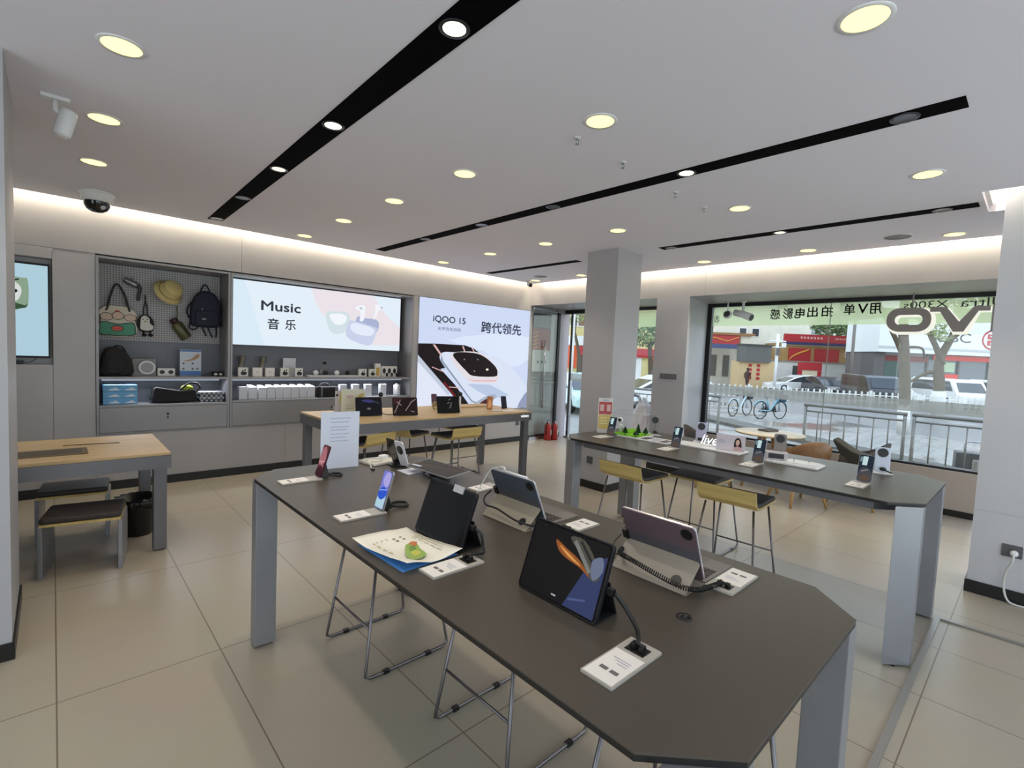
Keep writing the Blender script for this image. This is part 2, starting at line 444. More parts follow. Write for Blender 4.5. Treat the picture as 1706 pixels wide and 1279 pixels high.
# black light slots in the ceiling
SL1 = [(1.03, -1.0), (1.19, -1.0), (1.329, 6.03), (1.193, 6.05)]
for i, (x0, x1, y0, y1) in enumerate([(0, 0, 0, 0), (3.06, 3.195, 0.335, 5.98), (5.0, 5.13, 0.42, 3.05), (5.04, 5.16, 4.28, 6.12)]):
    struct('trim_%d' % (5 + i), MB().prism(SL1 if i == 0 else [(x0, y0), (x1, y0), (x1, y1), (x0, y1)], ZC - 0.004, ZC + 0.002), mat('slot_black', (9, 8, 9), 0.85, spec=0.05))

# shop front: frames, glass, low wall
b = MB()
b.box(XG - 0.04, XG + 0.04, -1.7, 3.5, 2.43, 2.479); b.box(XG - 0.04, XG + 0.04, 3.5, 3.575, 0.52, 2.479); b.box(XG - 0.04, XG + 0.04, -1.7, 3.5, 0.50, 0.525)
o = struct('window_1', b, M_black)
MB().box(XG - 0.006, XG + 0.006, -1.7, 3.5, 0.525, 2.43).build('window_glass', M_glass, o)
b = MB(); b.box(XG - 0.003, XG + 0.003, 1.93, 1.936, 0.525, 2.43); b.box(XG - 0.003, XG + 0.003, 0.2, 0.206, 0.525, 2.43)
b = MB().box(XG - 0.012, XG - 0.007, 1.928, 1.936, 0.525, 2.43)
b.build('glass_joint', mat('glass_joint_grey', (150, 160, 150), 0.5), o)
b = MB()
b.box(XG - 0.04, XG + 0.04, 3.88, 5.28, 2.43, 2.479); b.box(XG - 0.03, XG + 0.03, 4.92, 4.98, 0, 2.43); b.box(XG - 0.04, XG + 0.04, 3.87, 3.9, 0, 2.43)
o2 = struct('window_2', b, M_black)
MB().box(XG - 0.006, XG + 0.006, 3.9, 5.28, 0.02, 2.43).build('window_glass', M_glass, o2)
struct('wall_sill', MB().box(XG - 0.07, XG + 0.05, 0.40, 3.55, 0, 0.50), mat('beige_sill_wall', (188, 176, 166), 0.6), bev=0.004)
struct('baseboard_sill', MB().box(XG - 0.082, XG - 0.071, 0.39, 3.55, 0, 0.07), M_skirt)
# entrance: a fixed glass leaf with a steel edge, and the leaf folded back along the wall
b = MB(); b.box(XG - 0.05, XG + 0.05, 5.28, 6.44, 2.41, 2.479); b.box(XG - 0.28, XG - 0.22, 6.40, 6.445, 0, 2.41)
o3 = struct('door_1', b, M_black)
MB().box(XG - 0.006, XG + 0.006, 5.30, 6.30, 0.03, 2.40).build('door_glass', M_glass, o3)
MB().box(XG - 0.03, XG + 0.03, 6.245, 6.30, 0.03, 2.41).build('door_edge', M_steel, o3)
MB().box(XG - 0.06, XG + 0.06, 6.05, 6.33, 0.0, 0.03).build('floor_hinge', M_steel, o3)
b = MB(); b.box(6.42, 7.06, 6.375, 6.387, 0.06, 2.40)
o4 = struct('door_2', b, M_glass)
b = MB(); b.box(6.42, 7.06, 6.366, 6.396, 0.0, 0.06); b.box(6.42, 7.06, 6.366, 6.396, 2.40, 2.45)
b.build('door_rail', M_steel, o4)
for k, (x, y) in enumerate(((6.71, 6.335), (6.80, 6.425))):
    b = MB(); b.tube([(x, y, 0.6), (x, y, 1.86)], 0.014, 10)
    for z in (0.72, 1.74): b.tube([(x, y, z), (x, 6.381, z)], 0.009, 8)
    b.build('door_handle', M_steel, o4)
# LEDs hidden in the coves and the pocket
WARM = (1.0, 0.86, 0.66); COVE = (1.0, 0.91, 0.70)
strip_light('cove_led_back', (2.6, 6.375, ZC + 0.10), 7.4, 0.05, COVE_W * 2.6, COVE, (math.radians(22), 0, 0))
strip_light('cove_led_right', (6.335, 2.6, ZC + 0.10), 0.05, 7.2, COVE_W * 3.6, COVE, (0, math.radians(-22), 0))
strip_light('pocket_led', (5.0, 0.325, ZC + 0.195), 0.45, 0.05, 9, COVE, (0, 0, 0))
t = thing('tube_light', 'lit white tube lamp in the ceiling pocket beside the right pillar', 'light', (5.02, 0.35, ZC + 0.07))
MB().tube([(-0.3, 0, 0), (0.3, 0, 0)], 0.014, 10).build('lamp_tube', mat('tube_glow', (255, 246, 222), emit=3.0), t)
MB().box(-0.31, 0.31, 0.012, 0.035, -0.02, 0.02).build('lamp_holder', M_white, t)
# ------------------------------------------------------------------ ceiling things
def downlight(x, y, label, on=True, first=[None]):
    if first[0] is None:
        t = thing('downlight', label, 'light', (x, y, ZC), group='round downlights in the ceiling')
        MB().lathe([(0.074, -0.004), (0.089, -0.005), (0.091, 0.0), (0.091, 0.004), (0.074, 0.004)], 32).build('trim_ring', M_white, t)
        MB().lathe([(0.0, -0.0045), (0.066, -0.0045), (0.074, -0.003), (0.074, 0.002)], 32).build('diffuser', M_lamp, t)
        first[0] = scan(t)
    else:
        dup(first[0], (x, y, ZC), label=label)
    spot('downlight_lamp', (x, y, ZC - 0.02), DOWN_W, WARM, 96, 0.6, 0.06)
XS = [0.232, 2.165, 4.115, 6.02]
YS = {0: [0.60, 1.75, 2.855, 3.86, 4.86], 1: [0.535, 1.72, 2.915, 3.91, 4.925, 5.98], 2: [0.60, 1.785, 2.975, 3.955, 4.93, 5.97], 3: [0.645, 1.84, 3.01, 4.99, 5.985]}
ROW = ['in row over the benches', 'in row left of the middle slot', 'in row right of the middle slot', 'in row along the windows']
ORD = ['first', 'second', 'third', 'fourth', 'fifth', 'sixth']
for r in range(4):
    for k, y in enumerate(YS[r]):
        downlight(XS[r], y, 'warm round downlight, %s from near end %s' % (ORD[k], ROW[r]))

def slot_lamp(x, y, label, lit):
    t = thing('recessed_spotlight', label, 'light', (x, y, ZC - 0.004), group='spotlights in the black ceiling slots')
    MB().lathe([(0.047, -0.003), (0.061, -0.004), (0.063, 0.0), (0.047, 0.0)], 28).build('trim_ring', mat('gunmetal_ring', (62, 60, 66), 0.3, metal=0.6), t)
    MB().lathe([(0.0, -0.0005), (0.030, -0.001), (0.046, -0.0025)], 28).build('lens', {0: M_lampD, 1: mat('half_lit_lens', (255, 240, 215), emit=1.3), 2: M_lampW}[lit], t)
    if lit: spot('slot_lamp', (x, y, ZC - 0.03), 28 if lit == 2 else 16, (1, 0.93, 0.82), 70, 0.5, 0.03)
SL = 'black slot'
for i, (y, lit) in enumerate([(1.675, 2), (2.885, 2), (3.89, 1), (4.9, 0), (5.95, 0)]):
    slot_lamp(1.131 + 0.0214 * y, y, 'small recessed spotlight, %s along the wide leftmost black slot' % ORD[i], lit)
for i, (y, lit) in enumerate([(0.567, 0), (1.73, 2), (2.94, 0), (3.9, 0), (4.91, 0)]):
    slot_lamp(3.128, y, 'small recessed spotlight, %s along the long middle black slot' % ORD[i], lit)
for i, (y, lit) in enumerate([(0.63, 0), (1.80, 1), (2.93, 0)]):
    slot_lamp(5.065, y, 'small recessed spotlight, %s along the short black slot by the pillar' % ORD[i], lit)

t = thing('dome_camera', 'white dome security camera with black eye under the ceiling near the back wall', 'camera', (0.30, 5.86, ZC))
MB().lathe([(0.0, 0.0), (0.128, 0.0), (0.128, -0.018), (0.122, -0.02), (0.116, -0.03), (0.112, -0.075), (0.10, -0.085), (0.0, -0.085)], 32).build('housing', M_white, t)
MB().lathe([(0.098, -0.086), (0.094, -0.115), (0.074, -0.15), (0.04, -0.17), (0.0, -0.176)], 32).build('dome', mat('dark_dome', (22, 18, 20), 0.08, coat=0.5), t)
MB().ell((0.03, -0.055, -0.125), (0.03, 0.03, 0.03)).build('lens', mat('lens_white', (200, 200, 205), 0.15), t)
t = thing('wall_camera', 'white bullet camera hanging on a bracket from the ceiling', 'camera', (0.02, 3.72, ZC))
MB().box(-0.06, 0.06, -0.03, 0.03, -0.02, 0).build('bracket', M_white, t, bev=0.004)
b = MB(); b.tube([(0.0, 0, -0.02), (0.0, 0, -0.07), (0.03, -0.01, -0.09)], 0.014, 10); b.build('arm', M_white, t)
b = MB(); b.M = Matrix.Translation((0.04, -0.01, -0.13)) @ Matrix.Rotation(math.radians(14), 4, 'Y'); b.lathe([(0.0, 0.075), (0.036, 0.07), (0.04, 0.05), (0.04, -0.06), (0.034, -0.075), (0.0, -0.08)], 20)
b.build('body', mat('glossy_white', (235, 236, 238), 0.15), t)
t = thing('bullet_camera', 'small white camera with dark eye in the ceiling corner by the entrance', 'camera', (5.98, 6.12, ZC))
MB().lathe([(0.0, 0), (0.05, 0), (0.05, -0.02), (0.0, -0.02)], 20).build('mount', M_white, t)
b = MB(); b.tube([(0, 0, -0.02), (-0.01, -0.03, -0.06), (-0.03, -0.09, -0.085)], [0.02, 0.04, 0.04], 16); b.build('body', M_white, t)
MB().ell((-0.033, -0.095, -0.087), (0.034, 0.034, 0.034)).build('lens', M_blk, t)
for i, (x, y, w) in enumerate([(2.24, 1.94, 'nearest the round lamp'), (2.71, 1.95, 'second in the line'), (3.44, 1.98, 'just past the middle black slot'), (3.92, 1.99, 'farthest in the line')]):
    t = thing('sprinkler_head', 'tiny chrome sprinkler head under the ceiling, %s' % w, 'sprinkler', (x, y, ZC), group='ceiling sprinklers')
    MB().lathe([(0.0, 0), (0.022, 0), (0.022, -0.004), (0.0, -0.004)], 16).build('flange', M_white, t)
    b = MB(); b.tube([(0, 0, -0.003), (0, 0, -0.035)], 0.005, 8); b.tube([(-0.012, 0, -0.012), (-0.01, 0, -0.035), (0.01, 0, -0.035), (0.012, 0, -0.012)], 0.0025, 6); b.lathe([(0.0, -0.037), (0.013, -0.037), (0.013, -0.039), (0.0, -0.039)], 12)
    b.build('deflector', M_steel, t)
for i, (x, y, w) in enumerate([(5.74, 5.60, 'near the entrance corner'), (5.84, 1.03, 'near the wide shop window')]):
    t = thing('ceiling_speaker', 'round grey speaker grille in the ceiling %s' % w, 'speaker', (x, y, ZC), group='ceiling speakers')
    MB().lathe([(0.105, 0.0), (0.115, 0.0), (0.115, -0.006), (0.105, -0.008)], 32).build('rim', M_white, t)
    MB().lathe([(0.0, -0.006), (0.106, -0.004), (0.106, 0.0), (0.0, 0.0)], 32).build('grille', mat('speaker_mesh', (150, 146, 150), 0.7, bump=(300, 0.4)), t)

# ------------------------------------------------------------------ tables
def oct_poly(x0, x1, y0, y1, c):
    return [(x0 + c, y0), (x1 - c, y0), (x1, y0 + c), (x1, y1 - c), (x1 - c, y1), (x0 + c, y1), (x0, y1 - c), (x0, y0 + c)]
def counter(name, label, x0, x1, y0, y1, z):
    """charcoal display counter: chamfered top on four wedge legs"""
    cx, cy = (x0 + x1) / 2, (y0 + y1) / 2; hx, hy = (x1 - x0) / 2, (y1 - y0) / 2
    t = thing(name, label, 'table', (cx, cy, 0))
    MB().prism(oct_poly(-hx, hx, -hy, hy, 0.14), z - 0.004, z).build('tabletop', M_top, t)
    MB().prism(oct_poly(-hx + 0.001, hx - 0.001, -hy + 0.001, hy - 0.001, 0.14), z - 0.018, z - 0.0045).build('edge_band', M_edge, t)
    MB().prism(oct_poly(-hx + 0.085, hx - 0.085, -hy + 0.085, hy - 0.085, 0.13), z - 0.075, z - 0.021).build('apron', M_aluD, t)
    for sx in (-1, 1):
        for sy in (-1, 1):
            c = 0.104
            pl = [(0, c), (c, 0), (0.175, 0), (0.175, c)] if sy < 0 else [(0, c), (c, 0), (c, 0.175), (0, 0.175)]
            pl = [(sx * (-p[0] + hx - 0.003), sy * (-p[1] + hy - 0.003)) for p in pl]
            MB().prism(pl, 0.012, z - 0.0185).build('leg', M_alu, t, bev=0.003)
    for sx in (-1, 1):
        for sy in (-1, 1):
            MB().cbox((sx * (hx - 0.082), sy * (hy - 0.082), 0.006), (0.05, 0.05, 0.012)).build('foot', M_blk, t)
    return t
ZF = 0.89
ft = counter('display_counter', 'charcoal display counter with cut corners in the foreground, tablets on top', 0.745, 1.76, 0.30, 2.835, ZF)
counter('display_counter', 'charcoal display counter by the shop windows with white charging tower stands', 3.235, 4.29, 0.37, 2.84, ZF)
def wood_table(name, label, x0, x1, y0, y1, z, leg):
    cx, cy = (x0 + x1) / 2, (y0 + y1) / 2; hx, hy = (x1 - x0) / 2, (y1 - y0) / 2
    t = thing(name, label, 'table', (cx, cy, 0))
    MB().box(-hx + 0.004, hx - 0.004, -hy + 0.004, hy - 0.004, z - 0.02, z).build('tabletop', M_wood, t, bev=0.002)
    b = MB(); e = 0.022
    for (a0, a1, c0, c1) in ((-hx, hx, -hy, -hy + e), (-hx, hx, hy - e, hy), (-hx, -hx + e, -hy + e, hy - e), (hx - e, hx, -hy + e, hy - e)):
        b.box(a0, a1, c0, c1, z - 0.115, z - 0.0205)
    b.box(-hx + e, hx - e, -hy + e, hy - e, z - 0.06, z - 0.0205)
    b.build('apron', M_aluD, t)
    for sx in (-1, 1):
        for sy in (-1, 1):
            MB().box(min(sx * (hx - e - 0.001), sx * (hx - leg)), max(sx * (hx - e - 0.001), sx * (hx - leg)), min(sy * (hy - e - 0.001), sy * (hy - leg)), max(sy * (hy - e - 0.001), sy * (hy - leg)), 0.01, z - 0.0615).build('leg', M_aluD, t, bev=0.004)
    return t
ZW = 0.86
wt = wood_table('display_table', 'long grey framed table with pale oak top standing before the back wall', 1.945, 4.50, 4.43, 5.41, ZW, 0.10)
a = Art(frame((2.30 - 0.0, 0, 0), (1, 0, 0), (0, 0, 1)))
vs, fs = letters('vivo', 0.135, 0.04)
b = MB(); b.M = frame((1.155, -0.4915, ZW - 0.052), (1, 0, 0), (0, 0, 1)); b.add([(x, y, 0) for x, y in vs], fs)
o = b.build('lit_lettering', mat('lettering_glow', (255, 255, 255), emit=1.6), wt); o['label'] = 'glowing white lettering on the apron'
md = o.modifiers.new('thick', 'SOLIDIFY'); md.thickness = 0.003
ZL = 0.74
wood_table('service_table', 'low table with pale wooden top and grey legs beside the benches', -1.0, 0.64, 4.36, 5.30, ZL, 0.105)
t = thing('desk_mat', 'long brown rubber mat lying on the low wooden table', 'mat', (-0.30, 4.69, ZL))
MB().prism(rrect(0.96, 0.25, 0.01), 0.0005, 0.005).build('mat_base', mat('brown_rubber', (110, 94, 70), 0.6), t)
MB().prism(rrect(0.90, 0.16, 0.01), 0.0055, 0.007).build('mat_inlay', mat('dark_rubber', (84, 74, 60), 0.6), t)
tag(MB().tube([(0.05, 4.97, ZL + 0.003), (0.38, 4.93, ZL + 0.003)], 0.0025, 6).build('thin_cable', M_cord), 'thin dark cord lying straight across the low wooden table', 'cord')

# ------------------------------------------------------------------ stools and benches
def make_stool(label):
    """bar stool facing +X: felt seat, low plywood back, sled base of bent rod"""
    t = thing('bar_stool', label, 'stool')
    w = 0.20
    prof = [(0.225, 0.600), (0.215, 0.612), (-0.10, 0.612), (-0.165, 0.620), (-0.20, 0.648), (-0.222, 0.735), (-0.238, 0.735), (-0.218, 0.640), (-0.175, 0.604), (-0.10, 0.594), (0.215, 0.594)]
    b = MB(); b.M = frame((0, w, 0), (1, 0, 0), (0, 0, 1)); b.prism(prof, 0, 2 * w); b.build('plywood_shell', M_woodY, t, bev=0.003)
    prof = [(0.222, 0.6135), (0.21, 0.634), (-0.09, 0.634), (-0.15, 0.642), (-0.185, 0.665), (-0.2165, 0.7335), (-0.2205, 0.7335), (-0.1985, 0.6495), (-0.1645, 0.6215), (-0.10, 0.6135)]
    b = MB(); b.M = frame((0, w - 0.008, 0), (1, 0, 0), (0, 0, 1)); b.prism(prof, 0, 2 * w - 0.016); b.build('seat_pad', M_seat, t, bev=0.006)
    for sy in (-1, 1):
        pts = [(0.15, sy * 0.165, 0.590), (0.225, sy * 0.222, 0.05), (0.228, sy * 0.225, 0.022), (0.205, sy * 0.226, 0.009), (-0.215, sy * 0.226, 0.009), (-0.24, sy * 0.225, 0.022), (-0.237, sy * 0.222, 0.05), (-0.15, sy * 0.165, 0.590)]
        MB().tube(pts, 0.0075, 8).build('leg_frame', M_rod, t)
        for x in (-0.12, 0.12): MB().cbox((x, sy * 0.226, 0.009), (0.03, 0.021, 0.017)).build('glide', M_blk, t)
    MB().tube([(0.199, -0.197, 0.235), (0.199, 0.197, 0.235)], 0.006, 8).build('footrest', M_rod, t)
    return scan(t)
st = make_stool('bar stool with pale plywood back beside the column, under the window side counter')
st.location = (3.60, 2.29, 0); st['group'] = 'plywood bar stools'
for (x, y, rz, lab) in [
        (4.10, 1.92, PI, 'dark bar stool tucked under the far side of the window counter, seat seen'),
        (3.62, 1.44, 0.05, 'bar stool with pale plywood back, the nearest one under the window side counter'),
        (1.30, 2.30, PI, 'bar stool under the far end of the foreground counter, wire sled legs showing'),
        (1.41, 1.43, PI, 'bar stool under the middle of the foreground counter, wire sled legs showing'),
        (1.33, 0.62, PI, 'bar stool under the near end of the foreground counter, mostly hidden by its top'),
        (3.40, 4.56, PI / 2, 'bar stool with plywood back turned to us, right front of the oak topped table'),
        (3.86, 5.16, -PI / 2, 'bar stool on the far side of the oak table by its right leg'),
        (2.97, 4.96, 0.45, 'bar stool turned sideways under the middle of the oak topped table'),
        (2.33, 4.66, 1.9, 'bar stool with plywood back at the left front of the oak topped table')]:
    c = dup(st, (x, y, 0), rz, lab)
def bench(loc, rz, label):
    t = thing('bench_stool', label, 'stool', loc, rz, 'low benches by the wooden table')
    MB().box(-0.205, 0.205, -0.17, 0.17, 0.345, 0.362).build('seat_board', M_woodY, t)
    b = MB(); b.prism(rrect(0.414, 0.345, 0.025), 0.363, 0.40); b.build('cushion', M_leather, t, bev=0.012)
    for sx in (-1, 1):
        MB().box(min(sx * 0.19, sx * 0.214), max(sx * 0.19, sx * 0.214), -0.165, 0.165, 0.0, 0.344).build('side_panel', M_alu, t, bev=0.003)
bench((0.155, 4.36 + 0.02, 0), math.radians(-10), 'low bench with dark padded seat and grey panel legs, the nearer of two')
bench((0.12, 5.12, 0), math.radians(-6), 'low bench with dark padded seat, the farther one under the wooden table')
t = thing('waste_bin', 'round black plastic waste bin with loose liner beside the benches', 'bin', (0.49, 4.88, 0))
MB().lathe([(0.0, 0.004), (0.098, 0.004), (0.102, 0.012), (0.128, 0.285), (0.136, 0.29), (0.136, 0.30), (0.122, 0.30), (0.10, 0.03), (0.0, 0.02)], 28).build('bucket', M_blk, t)
b = MB(); N = 40
b.add([((0.139 + 0.012 * math.sin(k * 1.9) + 0.01 * j) * math.cos(2 * PI * k / N), (0.139 + 0.012 * math.sin(k * 1.9) + 0.01 * j) * math.sin(2 * PI * k / N), (0.30 + 0.012 * math.sin(k * 2.3)) if j == 1 else (0.305 if j == 0 else 0.245 + 0.02 * math.sin(k * 1.3))) for j in range(3) for k in range(N)],
      [(j * N + k, j * N + (k + 1) % N, (j + 1) * N + (k + 1) % N, (j + 1) * N + k) for j in range(2) for k in range(N)], True)
o = b.build('bin_liner', mat('black_liner', (14, 13, 14), 0.25), t); o.modifiers.new('s', 'SOLIDIFY').thickness = 0.002
# ------------------------------------------------------------------ back wall: screen, cabinets, light boxes
U, V = (1, 0, 0), (0, 0, 1)
def wallart(y): return Art(frame((0, y, 0), U, V))      # (u, v) = (x, z) on a plane facing the room
t = thing('wall_screen', 'tall lit advertising screen in a dark recess at the left end of back wall', 'screen', (0, 0, 0))
MB().box(-0.345, -0.018, 6.53, 6.58, 1.34, 2.235).build('screen_frame', M_black, t)
a = wallart(6.529); a.clip = (-0.34, -0.03, 1.36, 2.215)
a.r(em('screen_sky', (176, 208, 222), 0.95), -0.34, -0.03, 1.36, 2.215)
a.p(em('pouch_green', (150, 176, 150), 0.8), smooth_poly([(-0.34, 2.06), (-0.2, 2.085), (-0.165, 2.06), (-0.165, 1.85), (-0.19, 1.815), (-0.34, 1.77)], 3))
a.p(em('pouch_dark', (66, 92, 66), 0.7), [(-0.34, 1.84), (-0.25, 1.85), (-0.185, 1.83), (-0.17, 1.855), (-0.18, 1.81), (-0.34, 1.765)])
a.p(em('face_white', (222, 226, 224), 0.9), smooth_poly([(-0.34, 2.04), (-0.27, 2.05), (-0.22, 2.01), (-0.21, 1.95), (-0.24, 1.87), (-0.31, 1.845), (-0.34, 1.85)], 3))
a.p(em('patch_dark', (34, 46, 54), 0.8), oval(-0.315, 1.985, 0.015, 0.012)); a.p(em('patch_dark', (34, 46, 54)), oval(-0.26, 1.957, 0.026, 0.018, rot=0.3)); a.p(em('patch_dark', (34, 46, 54)), bar(-0.265, 2.055, -0.225, 2.07, 0.014))
a.build('picture', t)
t = thing('media_box', 'small black media box with cable below the wall screen', 'box', (-0.25, 6.50, 1.2805))
MB().box(-0.10, 0.05, -0.03, 0.04, 0, 0.035).build('casing', M_blk, t, bev=0.003)
MB().tube(path([(0.05, 0, 0.02), (0.09, 0.0, 0.02), (0.13, 0.01, 0.05), (0.14, 0.05, 0.07)], 5), 0.003, 6).build('cable', M_cord, t)

def cabinet(name, label, x0, x1, ztop, shelf_z, low_z, back_y=6.83):
    t = thing(name, label, 'cabinet', (x0, YB, 0)); w = x1 - x0; d = back_y - YB; e = 0.022
    z0 = 0.577
    b = MB()
    b.box(0, e, -0.012, d, z0, ztop); b.box(w - e, w, -0.012, d, z0, ztop); b.box(e, w - e, -0.012, d, ztop - e, ztop); b.box(e, w - e, -0.012, d, z0, z0 + 0.012)
    b.build('carcass', M_cab, t)
    MB().box(e, w - e, d, d + 0.012, z0, ztop).build('back_panel', M_cabin, t)
    MB().box(e + 0.001, w - e - 0.001, -0.008, d - 0.001, shelf_z - 0.022, shelf_z).build('shelf', M_cab, t)
    MB().box(e + 0.001, w - e - 0.001, -0.008, d - 0.001, low_z - 0.022, low_z).build('shelf', M_cab, t)
    MB().box(e + 0.03, w - e - 0.05, 0.16, 0.20, shelf_z - 0.05, shelf_z - 0.024).build('shelf_lamp', mat('shelf_lamp_face', (190, 200, 222), 0.4, emit=0.55), t)
    strip_light('shelf_led', (x0 + w / 2 - 0.01, YB + 0.14, shelf_z - 0.055), w * 0.85, 0.02, 3.2 * w, (0.84, 0.9, 1.0), (math.radians(-20), 0, 0))
    dr = MB().box(e + 0.003, w - e - 0.003, -0.010, 0.006, z0 + 0.015, low_z - 0.026).build('drawer', M_cab, t, bev=0.002)
    b = MB(); b.M = frame((w * 0.5, -0.0115, z0 + 0.19), U, V); b.lathe([(0.0, 0.003), (0.012, 0.003), (0.012, -0.001)], 16); b.box(-0.006, 0.006, -0.05, -0.025, -0.001, 0.003)
    b.build('lock', M_blk, dr)
    return t
c1 = cabinet('display_cabinet', 'grey wall cabinet with pegboard of bags and hat hanging in it', 0.316, 1.508, 2.372, 1.165, 0.873)
MB().box(0.024, 1.166, 0.362, 0.374, 1.54, 2.34).build('pegboard', None or mat('pegboard_grey', (176, 174, 176), 0.6), c1)
c2 = cabinet('display_cabinet', 'grey wall cabinet with glowing earphone light box and rows of white packages', 1.512, 3.942, 2.372, 1.162, 0.888)
# pegboard holes: a dotted procedural pattern
_m = MATS['pegboard_grey']; _nt = _m.node_tree; _b = _nt.nodes['Principled BSDF']
_tc = _nt.nodes.new('ShaderNodeTexCoord'); _sep = _nt.nodes.new('ShaderNodeSeparateXYZ'); _nt.links.new(_tc.outputs['Object'], _sep.inputs[0])
_sq = []
for ax in ('X', 'Z'):
    m1 = _nt.nodes.new('ShaderNodeMath'); m1.operation = 'MULTIPLY'; m1.inputs[1].default_value = 1 / 0.025
    m2 = _nt.nodes.new('ShaderNodeMath'); m2.operation = 'FRACT'; m3 = _nt.nodes.new('ShaderNodeMath'); m3.operation = 'SUBTRACT'; m3.inputs[1].default_value = 0.5
    m4 = _nt.nodes.new('ShaderNodeMath'); m4.operation = 'POWER'; m4.inputs[1].default_value = 2.0
    m5 = _nt.nodes.new('ShaderNodeMath'); m5.operation = 'ABSOLUTE'
    _nt.links.new(_sep.outputs[ax], m1.inputs[0]); _nt.links.new(m1.outputs[0], m2.inputs[0]); _nt.links.new(m2.outputs[0], m3.inputs[0]); _nt.links.new(m3.outputs[0], m5.inputs[0]); _nt.links.new(m5.outputs[0], m4.inputs[0]); _sq.append(m4)
_ad = _nt.nodes.new('ShaderNodeMath'); _ad.operation = 'ADD'; _nt.links.new(_sq[0].outputs[0], _ad.inputs[0]); _nt.links.new(_sq[1].outputs[0], _ad.inputs[1])
_lt = _nt.nodes.new('ShaderNodeMath'); _lt.operation = 'LESS_THAN'; _lt.inputs[1].default_value = 0.06; _nt.links.new(_ad.outputs[0], _lt.inputs[0])
_mix = _nt.nodes.new('ShaderNodeMix'); _mix.data_type = 'RGBA'; _mix.inputs[6].default_value = (*lin((182, 180, 182)), 1); _mix.inputs[7].default_value = (*lin((96, 92, 96)), 1)
_nt.links.new(_lt.outputs[0], _mix.inputs[0]); _nt.links.new(_mix.outputs[2], _b.inputs['Base Color'])

# earphone light box
t = thing('light_box', 'wide glowing light box showing earphones and the word Music', 'light box', (0, 0, 0))
MB().box(1.585, 3.865, 6.692, 6.80, 1.545, 2.338).build('box_frame', M_aluD, t)
a = wallart(6.69); a.clip = (1.588, 3.862, 1.548, 2.335)
E1 = em('box_white', (226, 238, 248), 1.0)
a.r(E1, 1.588, 3.862, 1.548, 2.335)
a.p(em('box_cyan', (216, 234, 246), 1.0), [(1.588, 1.548), (1.95, 1.548), (1.72, 2.335), (1.588, 2.335)])
a.p(em('box_pink', (234, 226, 232), 1.0), smooth_poly([(2.52, 2.334), (2.9, 2.334), (3.42, 2.334), (3.5, 2.22), (3.67, 2.03), (3.861, 1.9), (3.861, 1.64), (3.4, 1.62), (3.0, 1.80), (2.72, 1.96), (2.59, 2.13)], 1))
a.p(em('case_pale', (214, 230, 236), 0.95), smooth_poly([(2.73, 1.94), (2.73, 2.02), (2.78, 2.05), (3.0, 2.06), (3.06, 2.01), (3.06, 1.92), (3.02, 1.8), (2.89, 1.75), (2.79, 1.78)]))
a.p(em('case_pale_hi', (240, 246, 250), 1.0), smooth_poly([(2.78, 1.97), (2.80, 2.02), (2.95, 2.03), (3.02, 1.99), (2.98, 1.9), (2.86, 1.88)]))
a.p(em('lid_lilac', (178, 188, 222), 0.9), smooth_poly([(3.15, 1.95), (3.19, 2.02), (3.28, 2.0), (3.44, 2.0), (3.51, 1.95), (3.5, 1.85), (3.45, 1.82), (3.16, 1.90)]))
a.p(em('case_lilac', (206, 214, 240), 0.95), smooth_poly([(3.01, 1.78), (3.05, 1.93), (3.12, 1.95), (3.45, 1.88), (3.48, 1.84), (3.42, 1.66), (3.33, 1.61), (3.11, 1.67), (3.03, 1.72)]))
a.p(em('case_lilac_hi', (228, 234, 250), 1.0), smooth_poly([(3.08, 1.83), (3.12, 1.92), (3.42, 1.86), (3.40, 1.76), (3.2, 1.76)]))
for P in ([(3.14, 2.13), (3.19, 2.17), (3.28, 2.18), (3.29, 2.12), (3.27, 1.97), (3.21, 1.96), (3.22, 2.08)], [(3.44, 2.2), (3.51, 2.21), (3.55, 2.16), (3.5, 2.12), (3.44, 2.0), (3.42, 2.01), (3.45, 2.13)]):
    a.p(em('bud_white', (240, 244, 250), 1.0), smooth_poly(P))
    a.p(em('bud_grey', (190, 196, 212), 0.9), oval(P[1][0] + 0.035, P[1][1] - 0.035, 0.02, 0.014))
INKL = em('dark_lettering', (62, 66, 76), 0.8)
a.t(INKL, 'Music', 2.147, 2.048, 0.475, 0.115, bold=0.004)
a.t(INKL, '音', 2.052, 1.826, 0.135, 0.135, bold=0.003); a.t(INKL, '乐', 2.262, 1.83, 0.130, 0.13, bold=0.003)
a.build('picture', t)
# phone light box
t = thing('light_box', 'tall glowing light box with a phone picture and the heading 跨代领先', 'light box', (0, 0, 0))
MB().box(4.032, 6.398, 6.448, 6.498, 0.604, 2.386).build('box_frame', M_aluD, t)
a = wallart(6.4475); a.clip = (4.04, 6.392, 0.61, 2.38)
a.r(em('poster_blue', (206, 218, 244), 1.0), 4.04, 6.392, 0.61, 2.38)
a.p(em('poster_blue_hi', (220, 230, 250), 1.0), smooth_poly([(4.6, 1.75), (5.4, 1.9), (6.39, 1.9), (6.39, 1.5), (5.9, 1.35), (5.3, 1.62)], 2))
a.p(em('poster_low', (224, 230, 246), 1.0), [(4.04, 1.4), (4.6, 0.95), (4.95, 0.61), (4.04, 0.61)])
DK, DR = em('poster_black', (30, 20, 24), 0.8), em('poster_red', (122, 26, 34), 0.8)
a.p(DK, [(4.04, 1.68), (4.37, 1.69), (4.92, 1.69), (5.1, 1.65), (5.30, 1.54), (5.2, 1.4), (4.46, 1.3), (4.75, 1.05), (5.15, 0.61), (4.98, 0.61), (4.67, 0.92), (4.04, 1.51)])
